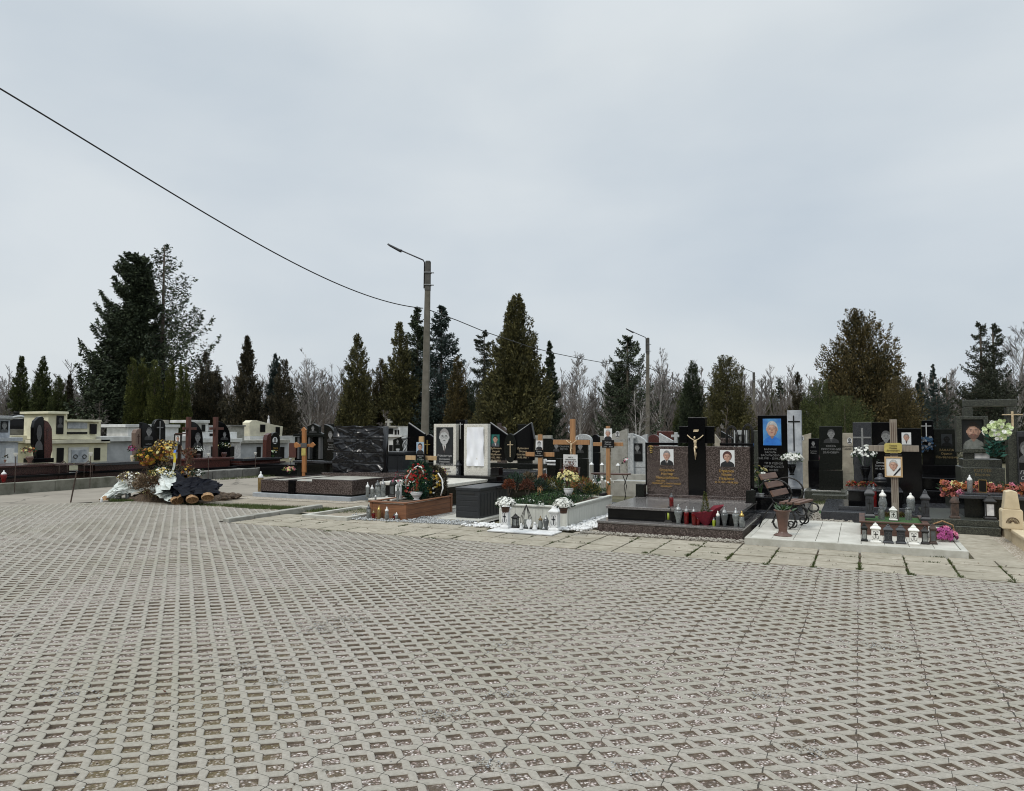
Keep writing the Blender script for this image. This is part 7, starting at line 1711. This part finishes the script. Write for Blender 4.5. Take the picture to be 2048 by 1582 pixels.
pportrait(t,'portrait',1,842,17,865,.295,'stone_plaque',skin='etch_grey',hair='etch_mid',cloth='etch_mid');t.pb('plaque','bright_white',12,896,29,926,.06,.099,0)
t=crypt('cream plastered crypt half hidden behind the butterfly gravestone',-27.5,[('wall','cream_plaster',887,34,78,935,.1,2.),('cornice','pale_cream',871,22,85,886.5,0,2.1),('upper_wall','dark_concrete',858,20,56,870.5,.3,1.5)])
t=crypt('black canopy tomb with a curved pale roof edge behind the far left crypt',-31.,[('wall','black_granite',838,22,52,870,.1,1.),('upper_wall','light_granite',838,54,72,880,0,1.),('cap','light_granite',834.5,48,77,838,-.1,1.1)])
m=MB();P_=t.P([(20,838),(28,834.5),(40,833),(52,835),(60,837)],-.1);m.tube([(x,-.1,z) for x,z in P_],.06,'light_granite',5);t.part('roof_edge',m,smooth=True)
t=crypt('dark vaulted tomb top behind the black canopy tomb',-34.,[('wall','dull_black_granite',829,47,76,860,0,1.),('cap','dull_black_granite',823.5,53,70,829,0,1.)])
t=crypt('long white crypt with stepped parapet behind the arched gravestones',-26.,[('wall','grey_plaster',884,215,372,935,.15,2.2),('cornice','white_plaster',873,202,385,883.5,0,2.3),('upper_wall','white_plaster',855,256,357,872.5,.3,1.6),('cap','white_plaster',848.5,251,361,854.5,.2,1.7),('step_block','concrete',840,331,338,848,.6,.9)])
t=crypt('white stepped crypt with black panels between the two tall wooden crosses',-26.5,[('wall','marble_white',886,400,482,935,.15,2.2),('cornice','white_plaster',878,395,485,885.5,0,2.3),('upper_wall','bright_white',864,405,474,877.5,.3,1.6),('tower','bright_white',846,405,417,863.5,.3,1.4),('cap','white_plaster',840,380,420,845.5,.2,1.5),('step_block','light_granite',851,417,432,863,.35,1.3)])
for l_,t_,r_,b_ in((404,849,411,863),(424,893,432,913),(462,893,469,913),(420,867,432,872)): t.pb('plaque','stone_plaque',l_,t_,r_,b_,.1 if t_>880 else .27,.149 if t_>880 else .299,0)
t=crypt('grey concrete crypt with narrow dark plaques right of the white stepped crypt',-27.,[('wall','grey_plaster',888,480,577,935,.15,2.2),('cornice','concrete',881,470,580,887.5,0,2.3),('upper_wall','concrete',853,463,489,880.5,.3,1.6),('cap','dark_concrete',850,459,492,853,.2,1.7)])
for l_ in(514,561): t.pb('plaque','stone_plaque',l_,894,l_+8,917,.12,.149,0)
t=Th('crypt','cream crypt with a sloping fan-shaped parapet and two dark panels','crypt',-29.,530,k='u')
t.pp('parapet','pale_cream',[(499,872),(499,845),(502,843),(505,840.5),(513,840.5),(545,849),(566,853),(564,872)],0,.5,.01);t.pb('base','white_plaster',500,872.5,600,884,-.1,.6,zb=0)
for l_,t_,r_,b_ in((521,849,531,864),(552,854,560,870)): t.pb('plaque','stone_plaque',l_,t_,r_,b_,-.03,-.001,0)
m=MB();x,z=t.S(537,848,.2);m.lathe([(.06,0),(.09,.05),(.06,.25),(.03,.32),(.05,.4),(.0,.48)],x,.2,z,'marble_white',8);t.part('statue',m,smooth=True)
# arched gravestones above the mound
gtomb('black quarter-round gravestone with an etched man and a brown side pillar',-20.9,284,845,312,918,'black_granite','qr',por=(289,852,307,880),pm='etch_grey',lines=[(['Бабяк','Іван Ілліч','1948 - 2016'],297,888,3.4)],kk='u',base='dark_red_granite',zbase=.1)
t=Th('side_pillar','rounded brown stone pillar with a cross relief beside the quarter-round black stone','pillar',-20.95,278,k='u');t.pp('pillar','brown_stone',[(273,918),(271,880),(271,866),(274,859),(283.5,857),(283.5,918)],0,.2,.01)
m=MB();x,z=t.S(277.5,870,-.01);cross(m,x,z-.3,z+.03,.02,.05,z-.04,-.012,-.001,'dark_red_granite');t.part('cross',m)
gtomb('black arch-topped gravestone with a long cross relief above the flower mound',-21.6,308,838,331,905,'dull_black_granite','arch',cr=(320,842,885,855,6),kk='u',base='dark_red_granite',zbase=.1)
t=Th('plinth','long dark red granite plinth of the arched gravestones','tomb',-20.2,250,k='u')
xa,xb=t.S(188,940)[0],t.S(300,940)[0];t.bx('slab','grey_granite',xa,xb,-.05,.9,.58,.66,.008);t.bx('core','dark_red_granite',xa+.1,xb,.1,.9,.42,.579,.006);t.bx('step','black_granite',xa-.1,xb,.0,1.,.36,.419,.006);t.bx('base','dark_red_granite',xa,xb,.1,1.,.1,.359,.006)
for i,px in enumerate((192,200,207,213,219)): candle(px,953-i*.3,14 if i else 22,.19,('clear candle with a white top, leftmost','second clear white-topped candle','third clear white-topped candle','fourth clear white-topped candle','fifth clear white-topped candle')[i]+' of the row before the dark red plinth','clear_glass','bright_white',3,.45,'row of five clear candles')
for c,l,r,por,lab,yb in((-20.95,383,406,(387,862,404,895),'left quarter-round black gravestone with an etched uniformed man','left'),(-20.95,438,461,(441,862,457,880),'right quarter-round black gravestone with a small etched portrait','right')):
    t=gtomb(lab,c,l,843,r,918,'black_granite','qr',por=por,pm='etch_grey',kk='u',base='red_granite',zbase=.1,slab=False)
for px,yb,lab in((380.5,920,'left tall dark red wooden cross above the red granite plinth'),(434.5,918,'right tall dark red wooden cross above the red granite plinth')):
    t=Th('memorial_cross',lab,'cross',-20.75,px,k='u',group='tall dark red crosses');t.pb('shaft','red_brown_wood',px-2.8,834,px+2.6,yb,0,.14,.006);t.pb('cross_beam','red_brown_wood',px-12,854.5,px+13,859.5,.02,.12,.004)
    t.pb('foot','red_granite',px-12,yb-2,px+22,yb+1.5,-.1,.3)
t=Th('plinth','polished red granite plinth under the two tall dark red crosses','tomb',-20.2,420,k='u')
xa,xb=t.S(366,935)[0],t.S(466,935)[0];t.bx('slab','red_granite',xa,xb,-.06,1.,.60,.67,.01);t.bx('core','red_granite',xa+.05,xb-.12,.03,.95,.34,.599,.006);t.bx('step','black_granite',xa,xb+.1,-.1,1.,.26,.339,.006);t.bx('base','concrete',xa,xb+.3,-.3,1.,.02,.259,.006)
# red/black quarter tomb at 540
t=gtomb('black arched gravestone with oval portrait and gold text beside a red granite wing',-20.9,543,864.5,560,918,'dull_black_granite','arch',por=(545,874,555,888,'photo_white','o'),lines=[(['Іванів','Марія'],551,896,3.)],ls='gold_paint',kk='u',base='dull_black_granite',zbase=.1,slab=False)
t=Th('side_pillar','red granite side wing leaning on the oval portrait gravestone','pillar',-20.85,537,k='u');t.pp('pillar','red_granite',[(532,922),(533,880),(535,870),(541,866),(543,866),(542,922)],0,.2,.01)
t=Th('plinth','low red and black granite steps of the oval portrait gravestone','tomb',-20.2,535,k='u')
xa,xb=t.S(482,935)[0],t.S(575,935)[0];t.bx('slab','grey_granite',xa+.3,xb-.1,.2,1.,.5,.58,.008);t.bx('core','red_granite',xa+.2,xb-.1,.3,1.,.42,.499,.006);t.bx('step','dark_red_granite',xa+.1,xb,.1,1.,.35,.419,.006);t.bx('base','black_granite',xa,xb+.1,0,1.,.1,.349,.006)
# garden lights, stakes, iron benches
for px,pt,pb2,lab,u in((181.5,906,975,'rusty stake with a pale cup lamp before the yellow crypt',-19.45),(417,906,960,'dark stake lamp in front of the right tall red cross',-19.45),(511,904,950,'dark stake lamp before the oval portrait gravestone',-19.6),(31.5,907,985,'thin rusty stake lamp at the far left wall',-19.4),(581,916,945,'white-capped short lamp left of the pointed-end wooden cross',-19.3),(594,903,945,'dark stake lamp with a white cap beside the pointed-end wooden cross',-19.3)):
    t=Th('stake_light',lab,'garden light',u,px,k='u');x,z=t.S(px,pt+6);_,z0_=t.S(px,pb2);m=MB();m.tube([(x,0,z0_),(x,0,z)],.011,'rusty_iron',5);t.part('stake',m);m=MB();m.lathe([(.02,0),(.055,.08),(.055,.095)],x,0,z,'lantern_white',8);t.part('cup',m)
p=G(141,1004);o=put_thing('leaning_stake','bare rusty iron stake leaning at the corner of the pavers','stake',p[0],p[1],-.03);MB().tube([(0,0,0),(.13,.04,.72)],.016,'rusty_iron',6).build('rod',o)
for i,(l,r,lab) in enumerate(((118,134,'left of two small rusty iron grave benches before the yellow crypt'),(168,184,'right of two small rusty iron grave benches before the yellow crypt'))):
    t=Th('iron_bench',lab,'bench',-20.1,(l+r)/2,k='u',group='small rusty iron benches');m=MB()
    for d in(0,.35):
        p=[t.S(l,952,d),t.S(l,930,d)];x1_=t.S(r,950,d)[0];xm=(p[0][0]+x1_)/2;zt_=t.S(l,922,d)[1]
        m.tube([(p[0][0],d,.2),(p[0][0],d,p[1][1]),(xm,d,zt_),(x1_,d,p[1][1]),(x1_,d,.2)],.012,'rusty_iron',5)
    t.part('iron_frame',m);m=MB();a=t.S(l,934)[0];b=t.S(r+10,934)[0];z_=t.S(l,930)[1];m.box(a,a+.9,.05,.3,z_-.02,z_,'rusty_iron');t.part('seat',m)
# ------------------------------------------------------------------ fresh grave mound with wreaths and bouquets
MU,MV=-14.5,12.0
m=MB();nx,ny=34,22;vs=[];fs=[];rd=random.Random(31)
for j in range(ny+1):
    for i in range(nx+1):
        fx,fy=i/nx*2-1,j/ny*2-1;q=max(0,1-fx*fx)**.6*max(0,1-fy*fy)**.6;vs.append((fx*1.15,fy*.75,-.03+.3*q+(rd.gauss(0,.022) if q>0 else 0)))
for j in range(ny):
    for i in range(nx): a=j*(nx+1)+i;fs.append((a,a+1,a+nx+2,a+nx+1))
m.add(vs,fs,'soil');o=put_thing('grave_mound','fresh earth grave mound heaped with faded flowers beside the road','grave mound',MU,MV,0,R(8));m.build('earth',o,smooth=False)
m=MB();rd=random.Random(33)
for i in range(4200):
    a=rd.uniform(0,6.28);q=math.sqrt(rd.random());x,y=.95*q*math.cos(a),-.1+.6*q*math.sin(a);zz=.27*max(0,1-(x/1.15)**2)**.6*max(0,1-(y/.75)**2)**.6
    m.leaf((x,y,zz),(rd.gauss(0,1),rd.gauss(-.5,.8),rd.uniform(-.2,.9)),rd.uniform(.05,.14),.012,rd.choice(('dry_brown','dry_brown','heather_red','moss_green','petal_cream')),rd)
m.build('dry_stems',o)
def mp_(px,py,v):
    r_=ray(px,py);tt=v/r_[1];return r_[0]*tt,H+r_[2]*tt
def mflowers(label,px,py,wpx,hpx,v,mats,leaf,n_,fr,seed,name='flower_bunch',lf=1.):
    u,z=mp_(px,py,v);s=mpp(u,v);o=put_thing(name,label,'flowers',u,v,z);rd=random.Random(seed)
    m=MB();flowers(m,0,0,hpx*s/2,wpx*s/2,.2,hpx*s/2,n_,fr,mats,leaf,rd,lf,half=False);m.build('flower_heads',o)
    m=MB()
    for i in range(14): a=rd.uniform(0,6.28);m.tube([(rd.gauss(0,.1),rd.gauss(0,.05),-.12),(wpx*s*.3*math.cos(a),.05,hpx*s*.5)],.005,'dry_brown',3)
    m.build('stems',o);return o
mflowers('yellow and orange chrysanthemum bunch at the left of the mound top',293,932,54,36,11.9,['petal_yellow','petal_orange','petal_rust','petal_yellow'],'moss_green',120,.042,81)
mflowers('rust and yellow flower bunch in the middle of the mound top',328,922,54,34,12.1,['petal_yellow','petal_yellow','petal_orange','petal_cream'],'dry_brown',110,.042,82)
mflowers('withered straw-coloured flower bunch crowning the mound',330,906,60,26,12.3,['dry_brown','petal_cream','petal_yellow'],'dry_brown',110,.035,83)
mflowers('rust-coloured leaves right of the blue and yellow ribbon',378,918,24,22,12.3,['petal_rust','dry_red'],'dry_brown',40,.035,84)
mflowers('faded white flower bunch at the left foot of the mound',262,968,70,24,11.25,['petal_cream','petal_white','petal_white'],'dry_brown',150,.03,85)
mflowers('cream and green flower bunch in the middle of the mound',322,966,68,30,11.3,['petal_cream','petal_cream','petal_white','petal_yellow'],'moss_green',170,.03,86)
mflowers('bunch of brown dried stems hanging down the mound front',298,990,84,44,11.1,['dry_brown','heather_red'],'dry_brown',80,.03,87,lf=8.)
mflowers('golden flower basket right of the black ribbons',375,958,22,28,11.9,['petal_yellow','petal_orange','dry_brown'],'dry_brown',50,.03,88)
mflowers('dark green bunch with blue flowers at the mound right end',394,956,20,18,11.9,['leaf_dark','petal_white'],'leaf_dark',26,.03,89)
# dark wreath mass with ribbons in the middle
u,z=mp_(335,940,12.0);o=put_thing('wreath','dark drooping wreath with black ribbons lying across the mound','wreath',u,12.0,z-.05);rd=random.Random(90);m=MB()
for i in range(1500): a=rd.uniform(0,6.28);q=math.sqrt(rd.random());m.leaf((.42*q*math.cos(a),.1*rd.gauss(0,1),.0+.2*q*math.sin(a)),(rd.gauss(0,1),rd.gauss(-.3,.6),rd.gauss(0,.7)),.1,.03,rd.choice(['cypress_dark','black_wrap','dry_brown','leaf_dark']),rd)
m.build('greenery',o)
m=MB();m.tube([(-.3,-.2,.03),(-.1,-.22,.0),(.1,-.22,-.05),(.2,-.2,-.16),(.34,-.25,-.1)],.02,'black_wrap',5);m.build('ribbon',o)
def strip(name,label,pts,w,m_,v,cat='ribbon'):
    P=[mp_(px,py,v+dv)+(v+dv,) for px,py,dv in pts];o=put_thing(name,label,cat,P[0][0],P[0][2],P[0][1]);m=MB();vs=[];fs=[]
    for i,(x,z,y) in enumerate(P):
        k=w[i] if isinstance(w,list) else w;vs+=[(x-P[0][0]-k,y-P[0][2],z-P[0][1]),(x-P[0][0]+k,y-P[0][2]-.02,z-P[0][1]+.01)]
    for i in range(len(P)-1): fs.append((2*i,2*i+1,2*i+3,2*i+2))
    m.add(vs,fs,m_);m.build('band',o,smooth=True);return o
so=strip('ribbon','broad blue and yellow mourning ribbon hanging over the mound',[(351,900,0),(350,906,-.08)],.055,'ribbon_blue',11.85)
P=[mp_(px,py,11.75) for px,py in((350,906),(352,915),(351,925),(350,934),(347,942))];m=MB();vs=[]
for i,(x,z) in enumerate(P): vs+=[(x-so.location.x-.052,-.12,z-so.location.z),(x-so.location.x+.052,-.14,z-so.location.z)]
m.add(vs,[(2*i,2*i+1,2*i+3,2*i+2) for i in range(2)],'ribbon_yellow');m.add(vs,[(2*i,2*i+1,2*i+3,2*i+2) for i in range(2,4)],'silver_wrap');m.build('ribbon_tail',so)
strip('ribbon','pale straw-coloured ribbon trailing over the black wrap',[(328,935,0),(340,938,-.05),(352,944,-.1),(361,950,-.15),(366,962,-.3),(374,978,-.5),(380,986,-.6)],.02,'ribbon_pale',11.75)
strip('ribbon','pale ribbon rising beside the framed portrait',[(363,892,0),(367,902,-.02),(371,912,-.03)],.018,'ribbon_pale',12.2)
# framed portrait on stake
t=Th('memorial_portrait','black-framed portrait on a dark cross standing at the top of the mound','portrait',12.45,358)
pportrait(t,'portrait',352,870,362.5,888,0,'photo_white',frame='wrought_iron',fw=.028,thick=.03,hair='hair_grey',cloth='suit_grey')
t.pb('roof_top','dark_wood',350,866,364.5,868.3,-.05,.06,0);t.pb('shaft','dark_wood',355,889.5,361,935,.02,.06);t.pb('cross_beam','dark_wood',350,899,372,904,.061,.09)
# wrapped bouquets in wicker holders
def wrapped(label,tip,mouth,wm,wt,m_,v,seed,basket=True):
    """paper cone lying on the mound: tip = upper end, mouth = lower end with its wicker rim"""
    a=mp_(*tip,v+.35);b=mp_(*mouth,v-.05);A=Vector((a[0],v+.35,a[1]));B=Vector((b[0],v-.05,b[1]));rd=random.Random(seed)
    o=put_thing('wrapped_wreath',label,'wreath',B.x,B.y,B.z);s=mpp(B.x,B.y)
    ax=(A-B).normalized();n1=ax.cross(Vector((0,0,1))).normalized();n2=ax.cross(n1);L_=(A-B).length;m=MB();K=22;J=8;vs=[];fs=[]
    for j in range(J+1):
        f=j/J;r=(wm*(1-f)+wt*f)*s/2
        for i in range(K):
            g=2*math.pi*i/K;rr=r*(1+.2*math.sin(3*g+seed+f*3)+.12*math.sin(7*g+f*5)+rd.gauss(0,.14));p=ax*(L_*f+rd.gauss(0,.03))+n1*rr*math.cos(g)*1.1+n2*rr*.4*math.sin(g);vs.append(tuple(p))
    for j in range(J):
        for i in range(K): q=j*K+i;q2=j*K+(i+1)%K;fs.append((q,q2,q2+K,q+K))
    m.add(vs,fs,m_);m.build('wrapping',o)
    if basket:
        m=MB();vs=[];fs=[];r=min(wm,22)*s/2
        for j,(f,k) in enumerate(((.02,1.0),(-.06,1.08),(-.075,1.02),(-.03,.8))):
            for i in range(K): g=2*math.pi*i/K;vs.append(tuple(ax*L_*0+ax*f*1.4+n1*r*k*math.cos(g)+n2*r*.62*k*math.sin(g)))
        for j in range(3):
            for i in range(K): q=j*K+i;q2=j*K+(i+1)%K;fs.append((q,q2,q2+K,q+K))
        fs.append(tuple(range(3*K,4*K)));m.add(vs,fs,'wicker');m.build('wicker_base',o)
wrapped('silver-wrapped grave wreath on a wicker base, leftmost on the mound',(250,970),(212,998),26,52,'silver_wrap',11.15,91)
wrapped('silver-wrapped sheet lying flat at the left of the mound',(285,975),(235,985),34,26,'silver_wrap',11.2,92,False)
wrapped('silver-wrapped grave wreath on a wicker base in the middle of the mound front',(320,975),(352,1000),22,44,'silver_wrap',11.05,93)
wrapped('tall silver wrapping standing in the middle of the mound',(330,946),(347,984),50,26,'silver_wrap',11.1,94,False)
wrapped('black-wrapped wreath on a wicker base, left of three at the mound right end',(352,962),(366,994),30,44,'black_wrap',11.15,95)
wrapped('black-wrapped wreath on a wicker base, middle of three at the mound right end',(378,965),(384,996),34,52,'black_wrap',11.1,96)
wrapped('black-wrapped wreath on a wicker base, rightmost at the mound right end',(412,966),(415,992),32,46,'black_wrap',11.3,97)
wrapped('upright black wrapping behind the black-wrapped wreaths',(352,945),(360,970),26,20,'black_wrap',11.35,98,False)
for px,py,h_,lab in((237,1001,20,'empty clear glass jar at the left foot of the mound'),(256,1001,18,'empty clear glass jar left of the dried stems')): candle(px,py,h_,-.02,lab,'clear_glass','clear_glass',3,.7,'glass jars at the mound')
candle(203,1006,12,-.02,'small white candle stub by the leftmost wreath','bright_white','lantern_white',3,.5)
# dark belt of conifers and thickets behind the viewer, unseen, added to darken the polished stone's reflections
rs=np.random.RandomState(2);n=26000;th_=rs.uniform(-2.3,2.3,n)+math.pi*1.5-YAW*-1;rad=rs.uniform(42,60,n);ct=np.round(th_*14)/14
hh=7+3.2*np.sin(ct*31)+2*np.sin(ct*57)
P=np.stack([rad*np.cos(th_),rad*np.sin(th_),hh*rs.rand(n)**.8],1)
keep=~((P[:,1]>2)&(np.abs(P[:,0])<200)&(P[:,1]>-P[:,0]*.0+14))
P=P[keep];n=len(P);D=rs.normal(size=(n,3));me=leafmesh('unseen_thicket',P,D,rs.uniform(1.,2.,n),rs.uniform(.6,1.2,n),'spruce_dark',rs)
o=bpy.data.objects.new('unseen_thicket',me);COL.objects.link(o);tag(o,'unseen dark tree belt added behind the viewpoint to darken reflections',None,kind='stuff')

# litter: fallen leaves and bits blown over the path and pavers
rd=random.Random(55);m=MB()
for i in range(520):
    if i%2: x,y=rd.uniform(-10,3.5),rd.uniform(9.3,10.6)
    else:
        y=rd.uniform(2.5,9.2);x=rd.uniform(-1.25*y-1,.25*y)
    m.leaf((x,y,.003),(rd.gauss(0,1),rd.gauss(0,1),rd.uniform(0,.35)),rd.uniform(.012,.035),rd.uniform(.006,.016),rd.choice(('dry_brown','soil','bark','dry_red')),rd)
o=m.build('leaf_litter');tag(o,'scattered dry leaves and crumbs on the pavers and path',None,kind='stuff')

# gravel kicked out of the holes on to the blocks
rd=random.Random(57);m=MB()
for px,py,rr,k in((640,1255,.35,420),(700,1240,.25,260),(1000,1290,.4,380),(150,1385,.35,420),(880,1430,.25,260),(1010,1390,.2,200),(1520,1390,.2,160),(1620,1500,.18,140),(480,1330,.3,260),(980,1530,.14,120),(1280,1230,.35,200),(1745,1290,.3,160),(560,1360,.2,140),(1250,1540,.12,90)):
    u,v=G(px,py)
    for _ in range(int(k*.8)):
        a=rd.uniform(0,6.28);q=rr*abs(rd.gauss(0,.55));r=rd.uniform(.003,.0065)
        m.ell(u+q*math.cos(a)*1.3,v+q*math.sin(a)*.7,.0015+r*.3,r*rd.uniform(.8,1.4),r,r*.6,rd.choice(('pebble_beige','light_granite','bare_earth','pebble_beige')),5,3)
for _ in range(1500):
    y=rd.uniform(2.,9.2);x=rd.uniform(-1.3*y-1,.3*y+.5);r=rd.uniform(.0025,.006);m.ell(x,y,.0015+r*.3,r*1.2,r,r*.6,rd.choice(('pebble_beige','light_granite','soil')),5,3)
o=m.build('loose_gravel',smooth=True);tag(o,'loose gravel scattered over the pavers',None,kind='stuff')
